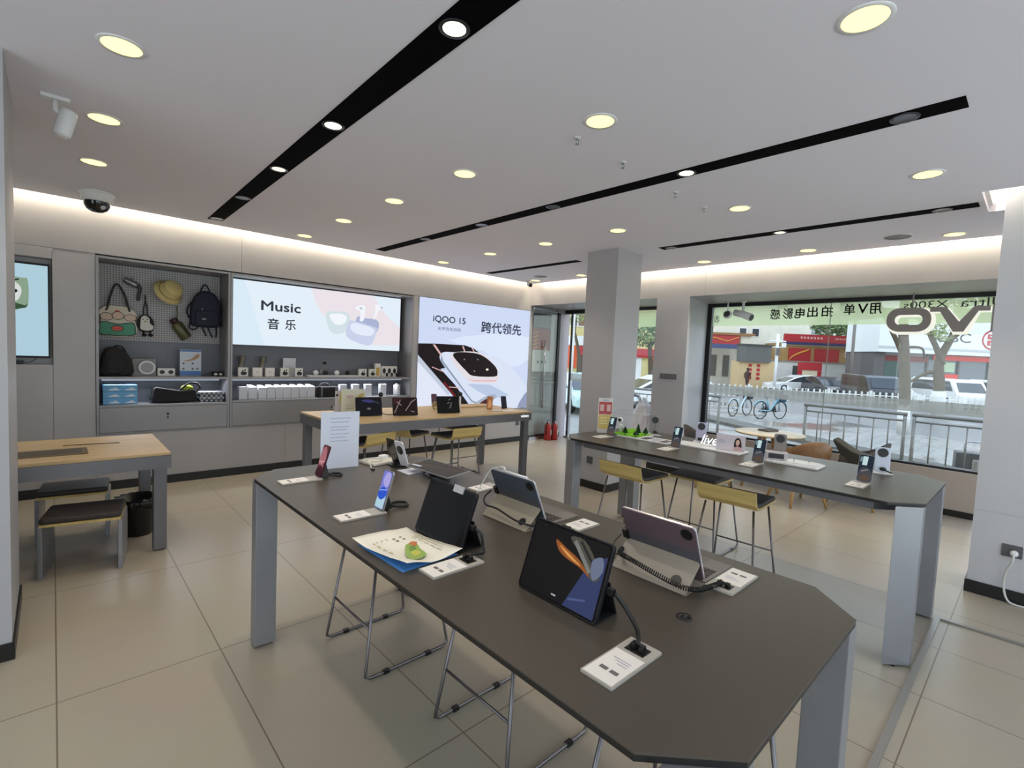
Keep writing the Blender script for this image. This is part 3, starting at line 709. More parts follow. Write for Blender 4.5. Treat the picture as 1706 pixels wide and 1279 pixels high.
for q in ([(4.30, 1.675), (4.46, 1.50), (4.50, 1.50), (4.345, 1.675)], [(4.87, 1.67), (4.93, 1.55), (4.955, 1.55), (4.90, 1.675)], [(5.06, 1.655), (5.12, 1.58), (5.14, 1.58), (5.085, 1.655)], [(4.30, 1.335), (4.53, 1.26), (4.53, 1.245), (4.30, 1.32)]):
    a.p(em('poster_streak', (232, 190, 190), 0.9), q, up=0)
a.k += 1
a.p(DR, [(4.55, 1.10), (4.85, 0.80), (5.02, 0.64), (5.14, 0.61), (4.98, 0.61), (4.67, 0.93), (4.52, 1.08)])
a.p(em('poster_streak', (232, 190, 190)), [(4.63, 1.02), (4.88, 1.0), (4.88, 0.985), (4.64, 1.005)])
a.p(em('poster_edge', (196, 206, 222), 0.95), [(4.04, 1.51), (4.67, 0.92), (4.62, 0.88), (4.04, 1.41)])
a.p(em('poster_phone', (216, 226, 244), 1.0), smooth_poly([(4.45, 1.43), (4.46, 1.53), (4.55, 1.57), (4.95, 1.56), (5.4, 1.55), (5.60, 1.52), (5.87, 1.42), (6.12, 1.22), (6.39, 0.97), (6.39, 0.62), (5.8, 0.615), (5.25, 0.62), (5.08, 0.77), (4.75, 1.1)], 2))
a.p(em('poster_phone_edge', (150, 164, 190), 0.9), [(4.45, 1.43), (5.10, 0.76), (5.20, 0.72), (5.24, 0.74), (5.12, 0.78), (4.50, 1.43), (4.475, 1.53)])
a.p(em('poster_phone_shade', (190, 204, 232), 0.95), [(5.0, 1.06), (5.5, 1.04), (5.95, 0.85), (5.6, 0.8), (5.35, 0.88), (5.2, 0.95)])
a.p(em('poster_rim', (226, 220, 226), 1.0), smooth_poly([(4.64, 1.50), (4.73, 1.57), (5.16, 1.59), (5.41, 1.51), (5.65, 1.31), (5.68, 1.15), (5.60, 1.07), (5.12, 1.08), (4.94, 1.17), (4.72, 1.38)], 3))
a.p(em('poster_rim_pink', (236, 186, 190), 0.95), [(4.98, 1.14), (5.15, 1.10), (5.60, 1.095), (5.66, 1.13), (5.6, 1.12), (5.16, 1.12)])
a.p(DK, smooth_poly([(4.69, 1.52), (4.74, 1.565), (4.9, 1.578), (5.2, 1.56), (5.41, 1.48), (5.61, 1.34), (5.65, 1.23), (5.58, 1.18), (5.12, 1.19), (4.97, 1.27), (4.76, 1.44)], 3))
for (x, z) in ((4.92, 1.46), (5.2, 1.465), (5.14, 1.27)): a.p(em('lens_glint', (150, 150, 160), 0.8), oval(x, z, 0.016, 0.012), up=0)
a.k += 1
a.p(em('flash_glint', (255, 244, 226), 1.0), oval(5.415, 1.30, 0.03, 0.018))
a.p(em('poster_silver', (176, 184, 200), 0.9), smooth_poly([(5.16, 0.70), (5.30, 0.80), (5.52, 0.87), (5.66, 0.84), (5.52, 0.74), (5.34, 0.66)], 3))
a.p(em('poster_wine', (86, 40, 50), 0.8), smooth_poly([(5.28, 0.72), (5.4, 0.79), (5.55, 0.82), (5.50, 0.74), (5.38, 0.69)], 3))
a.p(em('poster_shadow', (150, 158, 190), 0.95), smooth_poly([(6.16, 0.62), (6.26, 0.78), (6.39, 0.90), (6.39, 0.62)], 2))
NK = em('poster_lettering', (58, 64, 84), 0.8)
a.t(NK, 'iQOO 15', 4.60, 2.068, 0.62, 0.115, bold=0.003); a.t(em('poster_sub', (104, 112, 136), 0.85), '未来性能旗舰', 4.60, 1.93, 0.45, 0.055)
a.t(NK, '跨代领先', 5.705, 2.012, 0.92, 0.185, bold=0.004)
a.build('picture', t)

# ------------------------------------------------------------------ things on the pegboard (board face y = 6.81)
YP = 6.811
# cream and green bag with black handles
t = thing('tote_bag', 'cream and green tote bag with long black and white handles on the pegboard', 'bag', (0.512, 6.785, 1.58))
F = lambda y: frame((0, y, 0), U, V)
body = smooth_poly([(-0.15, 0.02), (0.0, -0.005), (0.14, 0.02), (0.165, 0.10), (0.14, 0.19), (0.165, 0.24), (0.10, 0.31), (0.0, 0.325), (-0.09, 0.32), (-0.16, 0.26), (-0.14, 0.18), (-0.165, 0.09)], 4)
b = MB(); b.M = F(0.0); b.prism(body, -0.018, 0.028); b.build('body', mat('cream_canvas', (222, 214, 196), 0.8, bump=(150, 0.1)), t, bev=0.006)
a = Art(F(-0.0285))
a.p(mat('bag_outline', (40, 40, 40), 0.8), smooth_poly([(-0.146, 0.018), (0.0, 0.006), (0.138, 0.02), (0.152, 0.08), (0.13, 0.155), (0.0, 0.135), (-0.135, 0.155), (-0.152, 0.08)], 4))
a.p(mat('bag_green', (92, 158, 132), 0.8), smooth_poly([(-0.14, 0.024), (0.0, 0.013), (0.132, 0.026), (0.144, 0.08), (0.125, 0.146), (0.0, 0.128), (-0.13, 0.147), (-0.144, 0.08)], 4))
a.p(mat('bag_outline', (40, 40, 40)), oval(-0.005, 0.085, 0.052, 0.030)); a.p(mat('bag_pink', (228, 112, 98), 0.8), oval(-0.005, 0.085, 0.046, 0.025)); a.p(mat('bag_red', (196, 70, 60), 0.8), bar(-0.03, 0.087, 0.02, 0.084, 0.008))
for (x, z, rx, ry) in ((-0.095, 0.205, 0.055, 0.042), (0.105, 0.205, 0.055, 0.038), (0.0, 0.22, 0.05, 0.045)):
    a.p(mat('bag_outline', (40, 40, 40)), oval(x, z, rx, ry)); a.p(mat('bag_skin', (224, 200, 180), 0.8), oval(x, z, rx - 0.005, ry - 0.005))
a.p(mat('bag_red', (196, 70, 60)), oval(-0.005, 0.268, 0.02, 0.008))
a.build('front_print', t)
for y in (-0.034, 0.0):
    b = MB(); b.tube(path([(-0.10, y, 0.27), (-0.085, y, 0.31), (-0.055, y, 0.45), (-0.005, 0.006, 0.56), (0.055, y, 0.45), (0.09, y, 0.31), (0.10, y, 0.27)], 6), 0.009, 8)
    b.build('handle', mat('bag_webbing', (58, 58, 56), 0.8), t)
# grey massage gun
t = thing('massage_gun', 'silver and black massage gun hanging at the top of the pegboard', 'massager', (0.64, 6.77, 2.13))
b = MB(); b.M = Matrix.Translation((-0.005, 0, 0.03)) @ Matrix.Rotation(math.radians(118), 4, 'Y'); b.lathe([(0.0, -0.075), (0.026, -0.075), (0.032, -0.065), (0.034, 0.03), (0.03, 0.05), (0.0, 0.052)], 20); b.build('barrel', mat('barrel_silver', (150, 148, 152), 0.3, metal=0.7), t)
MB().tube(path([(0.035, 0, 0.03), (0.06, 0, -0.02), (0.055, 0, -0.08), (0.045, 0, -0.155)], 5), [0.02] * 6 + [0.016] * 9 + [0.012], 12).build('grip', mat('grip_dark', (62, 60, 70), 0.5), t)
MB().tube([(0.0, 0, 0.055), (0.0, 0.02, 0.09), (0.0, 0.039, 0.09)], 0.003, 6).build('hanger', M_steel, t)
# small white plush bag with black straps
t = thing('plush_pouch', 'small white plush pouch with face, black straps and feet on the pegboard', 'bag', (0.755, 6.785, 1.59))
b = MB(); b.M = F(0.0); b.prism(smooth_poly([(-0.06, 0.08), (-0.03, 0.055), (0.04, 0.055), (0.07, 0.085), (0.075, 0.15), (0.05, 0.21), (0.0, 0.245), (-0.05, 0.225), (-0.078, 0.15)], 4), -0.02, 0.02); b.build('dark_edge', mat('pouch_dark_edge', (52, 46, 46), 0.9), t, bev=0.008)
b = MB(); b.M = F(-0.021); b.prism(smooth_poly([(-0.05, 0.085), (0.0, 0.066), (0.055, 0.08), (0.066, 0.12), (0.035, 0.15), (0.03, 0.20), (-0.01, 0.232), (-0.045, 0.205), (-0.05, 0.14)], 4), 0.0, 0.018); b.build('front', mat('plush_white', (226, 222, 212), 0.95, bump=(200, 0.2)), t, bev=0.005)
a = Art(F(-0.0395))
for x in (-0.03, 0.012): a.p(mat('bag_outline', (40, 40, 40)), oval(x, 0.19, 0.006, 0.007), up=0)
a.k += 1
a.p(mat('beak_tan', (176, 148, 100), 0.8), oval(-0.008, 0.168, 0.014, 0.007))
a.build('face', t)
for x in (-0.018, 0.04):
    b = MB(); b.tube([(x, 0, 0.06), (x, 0, 0.03)], 0.009, 8); b.ell((x + 0.004, -0.012, 0.018), (0.024, 0.02, 0.016)); b.build('foot', mat('plush_brown', (40, 28, 30), 0.9), t)
for x in (-0.022, 0.016): MB().tube(path([(x, 0, 0.23), (x * 0.8, 0, 0.32), (-0.003, 0, 0.40), (-0.003, 0.008, 0.46)], 5), 0.006, 8).build('strap', M_cord, t)
# bucket hat
t = thing('bucket_hat', 'pale yellow bucket hat hanging on the pegboard', 'hat', (0.953, 6.69, 2.10))
HAT = frame((0, 0, 0), (0.9, 0.42, -0.10), (-0.2, 0.46, 0.9))
b = MB(); b.M = HAT
b.lathe([(0.0, 0.110), (0.078, 0.108), (0.094, 0.10), (0.10, 0.082), (0.11, 0.01), (0.132, -0.012), (0.152, -0.018), (0.150, -0.020), (0.128, -0.016), (0.10, 0.004)], 36)
b.M = Matrix()
b.build('hat_body', mat('yellow_linen', (206, 188, 128), 0.85, bump=(180, 0.15)), t)
b = MB(); b.M = HAT; b.lathe([(0.112, 0.012), (0.1095, 0.022), (0.1125, 0.022), (0.115, 0.012)], 36); b.build('hat_band', mat('tan_band', (168, 140, 84), 0.85), t)
# olive flask
t = thing('water_flask', 'olive green flask with dark cap hanging askew on the pegboard', 'bottle', (1.075, 6.765, 1.69))
R = Matrix.Rotation(math.radians(-33), 4, 'Y')
b = MB(); b.M = R @ Matrix.Scale(0.75, 4, (0, 1, 0)); b.lathe([(0.0, -0.115), (0.052, -0.115), (0.06, -0.105), (0.06, 0.06), (0.045, 0.085), (0.03, 0.092), (0.0, 0.092)], 24); b.build('body', mat('olive_metal', (96, 92, 62), 0.35, metal=0.3), t)
b = MB(); b.M = R; b.lathe([(0.0, 0.093), (0.038, 0.093), (0.042, 0.10), (0.042, 0.125), (0.03, 0.14), (0.0, 0.142)], 20); b.build('cap', mat('dark_red_cap', (62, 34, 30), 0.5), t)
MB().tube(path([(-0.045, 0, 0.12), (-0.03, 0, 0.17), (-0.035, 0, 0.23), (-0.03, 0.03, 0.26)], 5), 0.007, 8).build('loop', mat('olive_webbing', (104, 98, 74), 0.8), t)
MB().tube([(-0.01, -0.047, 0.075), (0.055, -0.047, -0.03), (0.075, -0.045, -0.06)], 0.006, 8).build('side_strap', mat('olive_dark', (60, 60, 48), 0.8), t)
# navy backpack
t = thing('backpack', 'dark navy backpack with dangling straps hanging at the right of the pegboard', 'bag', (1.315, 6.735, 1.73))
NV = mat('navy_nylon', (30, 32, 52), 0.7, bump=(60, 0.15))
b = MB(); b.M = F(0.0)
out = smooth_poly([(-0.135, 0.02), (0.0, 0.0), (0.14, 0.02), (0.155, 0.12), (0.15, 0.27), (0.09, 0.39), (0.0, 0.42), (-0.08, 0.39), (-0.135, 0.28), (-0.15, 0.12)], 5)
b.prism(out, -0.07, 0.06); b.build('body', NV, t, bev=0.025)
b = MB(); b.M = F(-0.061); b.prism(smooth_poly([(-0.10, 0.03), (0.0, 0.02), (0.11, 0.03), (0.12, 0.10), (0.10, 0.18), (0.0, 0.19), (-0.10, 0.18), (-0.11, 0.10)], 4), 0.0, 0.022); b.build('front_pocket', NV, t, bev=0.01)
MB().tube(path([(-0.05, 0.02, 0.41), (-0.02, 0.02, 0.48), (0.0, 0.03, 0.50), (0.02, 0.02, 0.48), (0.06, 0.02, 0.40)], 5), 0.008, 8).build('grab_handle', NV, t)
for (p) in ([(-0.03, 0.05, 0.02), (0.0, 0.05, -0.05), (0.02, 0.05, -0.10)], [(0.03, 0.05, 0.02), (0.06, 0.05, -0.06), (0.085, 0.05, -0.11)], [(0.12, 0.05, 0.03), (0.125, 0.05, -0.05), (0.12, 0.05, -0.11)], [(-0.14, 0.03, 0.06), (-0.155, 0.03, 0.0), (-0.13, 0.02, -0.03), (-0.09, 0.02, -0.02), (-0.06, 0.03, 0.02)], [(-0.12, 0.05, 0.30), (-0.16, 0.03, 0.24), (-0.18, 0.02, 0.17), (-0.155, 0.03, 0.10)]):
    MB().tube(path(p, 5), 0.008, 8).build('strap', NV, t)
a = Art(F(-0.0835)); a.r(mat('patch_grey', (150, 150, 160), 0.7), -0.05, -0.008, 0.085, 0.105); a.build('patch', t)
a = Art(F(-0.0705)); a.p(mat('patch_grey', (150, 150, 160)), oval(-0.045, 0.205, 0.008, 0.010)); a.build('badge', t)

# ------------------------------------------------------------------ shelf goods, first cabinet
ZS1, ZS0 = 1.1655, 0.8735
BLK = mat('black_nylon', (26, 22, 24), 0.75, bump=(25, 0.3))
t = thing('shoulder_bag', 'slouchy black backpack lying at the left end of the upper shelf', 'bag', (0.492, 6.64, ZS1 + 0.008))
b = MB(); b.M = F(0.0); b.prism(smooth_poly([(-0.135, 0.003), (0.12, 0.003), (0.145, 0.10), (0.10, 0.22), (0.04, 0.285), (-0.05, 0.30), (-0.11, 0.26), (-0.145, 0.13)], 5), -0.10, 0.10); b.build('body', BLK, t, bev=0.03)
b = MB(); b.M = F(-0.101); b.prism(smooth_poly([(-0.08, 0.03), (0.05, 0.03), (0.07, 0.12), (0.03, 0.19), (-0.06, 0.19), (-0.1, 0.11)], 4), 0.0, 0.02); b.build('front_pocket', BLK, t, bev=0.008)
MB().tube(path([(-0.03, -0.115, 0.02), (0.0, -0.13, 0.04), (0.04, -0.13, 0.015), (0.08, -0.12, 0.03)], 5), 0.005, 6).build('strap', M_cord, t)
MB().tube(path([(-0.03, 0, 0.29), (0.0, -0.02, 0.315), (0.05, -0.02, 0.30), (0.08, -0.02, 0.25)], 5), 0.008, 8).build('handle', BLK, t)
t.scale = (0.92, 1, 0.98)
t = thing('charger_box', 'grey product box picturing a round white ring, on the upper shelf', 'box', (0.727, 6.68, ZS1))
MB().box(-0.105, 0.105, -0.03, 0.03, 0, 0.185).build('carton', mat('carton_grey', (150, 148, 146), 0.6), t, bev=0.002)
a = Art(F(-0.0305)); a.k = 1; W_ = mat('ring_white', (226, 226, 228), 0.5)
a.p(mat('ring_shadow', (126, 124, 124), 0.6), oval(0.018, 0.092, 0.088, 0.088, 40)); a.p(W_, oval(0.026, 0.09, 0.076, 0.076, 40)); a.p(mat('ring_core', (164, 162, 162), 0.5), oval(0.026, 0.09, 0.056, 0.056, 40))
a.build('front_print', t)
t = thing('package_box', 'white double package with two dark round windows beside the ring box', 'box', (0.925, 6.66, ZS1))
MB().box(-0.08, 0.08, -0.03, 0.03, 0, 0.085).build('carton', M_print_w, t, bev=0.002)
a = Art(F(-0.0305))
for x in (-0.04, 0.04): a.p(M_blk, oval(x, 0.043, 0.024, 0.022), up=0)
a.build('front_print', t)
t = thing('leaflet_stand', 'blue and white leaflet stand with a hand picture on the upper shelf', 'sign', (1.165, 6.70, ZS1))
MB().box(-0.105, 0.105, 0.0, 0.006, 0, 0.298).build('panel', mat('leaflet_white', (214, 222, 232), 0.5), t)
MB().box(-0.10, 0.10, 0.006, 0.06, 0, 0.004).build('foot', M_clear, t)
a = Art(F(-0.0005)); a.r(mat('leaflet_blue', (92, 136, 196), 0.6), -0.104, 0.104, 0.003, 0.055); a.r(mat('leaflet_blue', (92, 136, 196)), -0.104, 0.104, 0.275, 0.295)
a.p(mat('hand_tan', (198, 156, 120), 0.7), smooth_poly([(-0.07, 0.17), (0.0, 0.19), (0.05, 0.24), (0.085, 0.25), (0.08, 0.21), (0.03, 0.18), (-0.03, 0.165)], 3))
for (x, z) in ((-0.07, 0.14), (0.02, 0.14), (0.02, 0.08), (0.065, 0.08), (-0.07, 0.08)): a.p(M_ink, oval(x, z, 0.011, 0.011, 12), up=0)
a.build('front_print', t)
for k, (x, y) in enumerate(((1.40, 6.66), (1.452, 6.66))):
    t = thing('eyeglass_case', ['black and white patterned small case at the right end of the upper shelf', 'black and white patterned small case in the very corner of the upper shelf'][k], 'case', (x, y, ZS1))
    MB().box(-0.024, 0.024, -0.05, 0.05, 0, 0.05).build('body', M_blk, t, bev=0.008)
    a = Art(F(-0.0505)); a.p(M_print_w, smooth_poly([(-0.018, 0.015), (0.016, 0.012), (0.014, 0.032), (-0.01, 0.036)], 3)); a.build('front_print', t)
for k, w in enumerate(('lowest of the stack of three', 'middle of the stack of three', 'topmost of the stack of three')):
    t = thing('gift_box', 'sky blue cloud patterned box, %s on the lower shelf' % w, 'box', (0.515, 6.64, ZS0 + 0.0675 * k), group='sky blue boxes')
    MB().box(-0.142, 0.142, -0.10, 0.10, 0, 0.066).build('carton', mat('sky_blue_card', (112, 172, 216), 0.5), t, bev=0.002)
    a = Art(F(-0.1005))
    for x in (-0.05, 0.085): a.p(mat('cloud_white', (226, 232, 238), 0.6), smooth_poly([(x - 0.045, 0.012), (x + 0.045, 0.012), (x + 0.03, 0.024), (x + 0.01, 0.04), (x - 0.01, 0.03), (x - 0.03, 0.024)], 3), up=0)
    a.build('front_print', t)
t = thing('duffel_bag', 'long black duffel bag with yellow green cloth inside on the lower shelf', 'bag', (1.0, 6.63, ZS0 + 0.008))
b = MB(); b.M = F(0.0); b.prism(smooth_poly([(-0.20, 0.004), (0.18, 0.004), (0.195, 0.08), (0.175, 0.135), (0.05, 0.125), (-0.10, 0.15), (-0.19, 0.16), (-0.205, 0.08)], 4), -0.09, 0.09); b.build('body', BLK, t, bev=0.02)
MB().tube(path([(0.04, -0.05, 0.125), (0.12, -0.06, 0.20), (0.20, -0.05, 0.205), (0.24, -0.04, 0.15), (0.19, -0.04, 0.10)], 6), 0.011, 8).build('handle', BLK, t)
MB().ell((0.115, -0.02, 0.15), (0.06, 0.05, 0.035)).build('cloth', mat('lime_cloth', (160, 176, 50), 0.8, noise=(40, 0.4)), t)
for k in range(4):
    t = thing('tin_box', ['bottom', 'second', 'third', 'top'][k] + ' flat black and white tin of the stack beside the duffel bag', 'tin', (1.352, 6.63, ZS0 + 0.0285 * k), group='stack of flat tins')
    MB().box(-0.125, 0.125, -0.09, 0.09, 0, 0.0275).build('tin_body', M_blk if k % 2 == 0 else mat('tin_white', (200, 200, 206), 0.4), t, bev=0.003)
    a = Art(F(-0.0905))
    for j in range(5): a.r(mat('tin_white', (200, 200, 206)) if k % 2 == 0 else M_blk, -0.115 + j * 0.048, -0.09 + j * 0.048, 0.006, 0.02, up=0)
    a.build('front_print', t)

# ------------------------------------------------------------------ shelf goods, second cabinet
ZT1, ZT0 = 1.1625, 0.8885
def ear_box(x, y, label, art, w=0.11, h=0.108, grp='white earphone boxes'):
    t = thing('earphone_box', label, 'box', (x, y, ZT1), group=grp)
    MB().box(-w / 2, w / 2, -0.02, 0.02, 0, h).build('carton', M_print_w, t, bev=0.0015)
    a = Art(F(-0.0205)); D = mat('print_dark', (46, 46, 50), 0.6)
    if art == 1:
        a.p(D, smooth_poly([(-0.02, 0.02), (0.03, 0.02), (0.034, 0.055), (-0.022, 0.055)], 3)); a.p(D, oval(-0.004, 0.068, 0.008, 0.012)); a.p(D, oval(0.02, 0.078, 0.008, 0.012))
    elif art == 2:
        a.p(mat('pale_print', (190, 188, 180), 0.6), bar(-0.02, 0.06, 0.02, 0.05, 0.006)); a.p(mat('pale_print', (190, 188, 180)), bar(-0.012, 0.048, 0.012, 0.044, 0.004))
    elif art == 3:
        a.p(mat('box_tan', (196, 160, 70), 0.6), [(-w * 0.3, 0.015), (w * 0.3, 0.015), (w * 0.3, h * 0.7), (-w * 0.3, h * 0.7)])
    a.build('front_print', t)
S2 = 'on the upper shelf below the earphone light box'
ear_box(1.70, 6.655, 'white box picturing a dark earphone case, leftmost on the shelf under Music', 1)
ear_box(1.861, 6.655, 'plain white box between the two small glass vases', 2)
ear_box(2.007, 6.655, 'plain white box just right of the second glass vase', 2)
ear_box(2.183, 6.655, 'white box picturing dark earphones, left of the tall white card', 1, 0.1)
ear_box(2.363, 6.655, 'white box picturing dark earphones, right of the tall white card', 1, 0.1)
ear_box(3.255, 6.655, 'white box picturing dark earphones, right after the white display tray', 1, 0.115)
ear_box(3.405, 6.655, 'white box picturing dark earphones, against the tall yellow box', 1, 0.1)
ear_box(3.497, 6.67, 'tall white and yellow box near the right end of the shelf', 3, 0.088, 0.19, None)
t = thing('earphone_box', 'wide white box with three black round pictures at the right end of the shelf', 'box', (3.69, 6.68, ZT1))
MB().box(-0.13, 0.13, -0.02, 0.02, 0, 0.155).build('carton', M_print_w, t, bev=0.0015)
a = Art(F(-0.0205))
for x in (-0.085, 0.0, 0.085): a.p(M_blk, oval(x, 0.085, 0.026, 0.04), up=0)
a.build('front_print', t)
for k, x in enumerate((3.62, 3.70, 3.78)):
    t = thing('smart_watch', 'black watch standing before the three picture box, %s of three' % ['first', 'middle', 'last'][k], 'watch', (x, 6.60, ZT1), group='black watches on the shelf')
    MB().ell((0, 0, 0.035), (0.02, 0.007, 0.024)).build('watch_face', M_blk, t)
    b = MB(); b.M = Matrix.Rotation(PI / 2, 4, 'X') @ Matrix.Rotation(PI/2, 4, 'Y'); b.tube([(0.026 * math.cos(q), 0.034 + 0.026 * math.sin(q), 0) for q in (2 * PI * i / 16 for i in range(16))], 0.004, 6, closed=True)
    b.M = Matrix(); b.build('watch_band', M_cord, t)
def vase(x, label):
    t = thing('glass_vase', label, 'vase', (x, 6.735, ZT1), group='glass vases')
    b = MB(); b.lathe([(0.0, 0.0), (0.04, 0.0), (0.042, 0.01), (0.03, 0.10), (0.05, 0.25), (0.048, 0.25), (0.028, 0.1), (0.036, 0.012), (0.0, 0.008)], 20); b.build('glass_body', M_clear, t)
    MB().tube(path([(-0.01, 0, 0.012), (-0.02, 0, 0.10), (0.0, 0, 0.17), (0.018, 0, 0.24)], 5), [0.012] * 5 + [0.018] * 5 + [0.02] * 5 + [0.01], 8).build('dried_stem', mat('dried_stem_brown', (150, 138, 110), 0.9), t)
vase(1.705, 'clear vase with a dried stem behind the leftmost earphone box'); vase(1.945, 'clear vase with a dried stem behind the plain white boxes')
t = thing('info_card', 'tall white info card standing between two earphone boxes', 'sign', (2.268, 6.72, ZT1))
MB().box(-0.08, 0.08, 0.0, 0.005, 0.0, 0.235).build('panel', mat('card_bluish', (206, 208, 220), 0.5), t); MB().box(-0.078, 0.078, 0.006, 0.05, 0, 0.004).build('foot', M_clear, t)
a = Art(F(-0.0005)); a.r(M_inkP, -0.06, 0.06, 0.135, 0.14); a.r(mat('pale_print', (190, 188, 180)), -0.04, 0.04, 0.02, 0.12); a.build('front_print', t)
t = thing('display_tray', 'long white display tray on the shelf under the earphone light box', 'tray', (2.82, 6.64, ZT1))
MB().prism(rrect(0.72, 0.16, 0.02), 0.0, 0.018).build('tray_body', mat('tray_white', (206, 208, 212), 0.35), t, bev=0.003)
ZTT = ZT1 + 0.0185
for k, (x, m, lab) in enumerate([(2.575, M_white, 'round white speaker puck at the left of the white tray'), (2.71, M_blk, 'round black speaker puck beside the earphone stand'), (2.865, M_white, 'round white speaker puck right of the tray middle'), (3.02, M_blk, 'round black speaker puck at the right of the white tray')]):
    t = thing('earphone_case', lab, 'earphones', (x, 6.62, ZTT), group='round earphone cases on the tray')
    MB().ell((0, 0, 0.034), (0.035, 0.028, 0.034)).build('case', m, t); MB().box(-0.02, 0.02, -0.012, 0.012, 0, 0.006).build('case_foot', M_white, t)
t = thing('earphone_stand', 'slim grey arm holding an earphone above the white tray', 'stand', (2.665, 6.67, ZTT))
MB().lathe([(0.0, 0), (0.025, 0), (0.022, 0.06), (0.012, 0.07), (0.0, 0.07)], 16).build('base', mat('stand_grey', (150, 150, 156), 0.3, metal=0.4), t)
MB().tube([(0, 0, 0.065), (0.05, 0, 0.155)], 0.006, 8).build('arm', mat('stand_grey', (150, 150, 156)), t); MB().ell((0.045, -0.006, 0.165), (0.028, 0.02, 0.018)).build('earpiece', M_blk, t)
def carton(x, w, h, y, label, gable, d=0.10):
    t = thing('white_carton', label, 'box', (x, y, ZT0), group='white cartons on the lower shelf')
    MB().box(-w / 2, w / 2, -d / 2, d / 2, 0, h).build('carton', mat('carton_white', (226, 226, 230), 0.5), t, bev=0.002)
    if gable:
        b = MB(); b.add([(-w / 2, -d / 2, h + 0.001), (w / 2, -d / 2, h + 0.001), (w / 2, d / 2, h + 0.001), (-w / 2, d / 2, h + 0.001), (-w / 2, d / 2 - 0.01, h + 0.028), (w * 0.05, d / 2 - 0.01, h + 0.028)], [(0, 1, 2, 3), (0, 1, 5, 4), (1, 2, 5), (2, 3, 4, 5), (3, 0, 4)])
        b.build('lid_flap', mat('carton_white', (226, 226, 230)), t)
for k, (x0, x1, h) in enumerate([(1.635, 1.727, 0.15), (1.739, 1.835, 0.145), (1.854, 1.946, 0.14), (1.953, 2.046, 0.145), (2.055, 2.135, 0.145), (2.142, 2.236, 0.145), (2.243, 2.335, 0.145), (2.344, 2.437, 0.145), (2.446, 2.544, 0.145)]):
    carton((x0 + x1) / 2, x1 - x0, h, 6.60, 'white upright carton on the lower shelf, %s from the left in the long row' % ['first', 'second', 'third', 'fourth', 'fifth', 'sixth', 'seventh', 'eighth', 'ninth'][k], k > 0)
for k, (x, h, lab) in enumerate([(2.95, 0.165, 'white and yellow carton just right of the black bag on the lower shelf'), (3.135, 0.165, 'white carton behind the leaflet stand on the lower shelf'), (3.325, 0.165, 'white carton right behind the upright leaflet, third past the black bag'), (3.56, 0.168, 'lone white carton standing second from the right on the lower shelf')]):
    carton(x, 0.095, h, 6.62, lab, False, 0.07)
t = thing('white_bottle', 'white rounded canister at the right end of the lower shelf', 'bottle', (3.80, 6.62, ZT0))
MB().lathe([(0.0, 0), (0.05, 0), (0.052, 0.006), (0.052, 0.135), (0.045, 0.155), (0.0, 0.162)], 24).build('body', M_white, t); MB().lathe([(0.0, 0.163), (0.02, 0.163), (0.018, 0.172), (0.0, 0.173)], 16).build('cap', M_white, t)
t = thing('camera_bag', 'black camera bag with white stitched edges in the middle of the lower shelf', 'bag', (2.72, 6.62, ZT0))
MB().box(-0.15, 0.14, -0.07, 0.07, 0, 0.145).build('body', BLK, t, bev=0.015)
MB().tube(path([(-0.10, 0, 0.14), (-0.05, 0, 0.185), (0.02, 0, 0.175), (0.05, 0, 0.14)], 5), 0.012, 8).build('handle', BLK, t)
for x in (-0.085, 0.11): MB().box(x - 0.012, x + 0.012, -0.0745, -0.0715, 0.005, 0.14).build('webbing', mat('webbing_grey', (120, 118, 116), 0.7), t)
MB().box(-0.09, 0.115, -0.0765, -0.0755, 0.125, 0.130).build('piping', mat('webbing_grey', (120, 118, 116)), t)
# ------------------------------------------------------------------ devices
SIL, GRAPH = mat('silver_frame', (190, 190, 196), 0.25, metal=0.7), mat('graphite_frame', (50, 50, 56), 0.3, metal=0.5)
SCR = mat('dark_screen', (12, 11, 13), 0.06, spec=0.6)
def price_plate(x, y, z, label, rz=0.0, w=0.20, h=0.085, clip=False, cat='price tag', group='price plates on the counters'):
    """flat tag plate on a table: long along its own x, card in the -x two thirds"""
    t = thing('price_plate', label, cat, (x, y, z), rz, group)
    MB().prism(rrect(w, h, 0.003), 0.0003, 0.006).build('plate', M_pbase, t)
    a = Art(Matrix.Translation((0, 0, 0.006)))
    a.r(M_print_w, -w / 2 + 0.004, w * 0.16, -h / 2 + 0.004, h / 2 - 0.004)
    for k, (u0, u1, v) in enumerate(((-0.36, 0.0, 0.24), (-0.36, -0.12, 0.08), (-0.36, -0.16, -0.02))): a.r(M_inkP, u1 * w - 0.05 * w, u1 * w, u0 * h, v * h, up=0) if False else a.r(M_inkP, (-0.02 - 0.045 * k) * w, (-0.005 - 0.045 * k) * w, -0.30 * h, (0.25 - 0.12 * k) * h, up=0)
    for v in (-0.30, 0.02): a.r(M_ink, -0.30 * w, -0.24 * w, v * h, (v + 0.24) * h, up=0)
    a.build('card', t)
    if clip:
        b = MB(); b.cbox((w * 0.31, 0, 0.007), (0.036, 0.05, 0.002)); b.build('clip_socket', M_blk, t)
        b = MB(); b.cbox((w * 0.31, -0.012, 0.013), (0.02, 0.008, 0.011)); b.cbox((w * 0.31, 0.012, 0.013), (0.014, 0.012, 0.011)); b.tube([(w * 0.31 + 0.006, -0.016, 0.018), (w * 0.31 + 0.006, 0.016, 0.018)], 0.004, 8); b.build('cable_clip', M_blk, t)
    return t
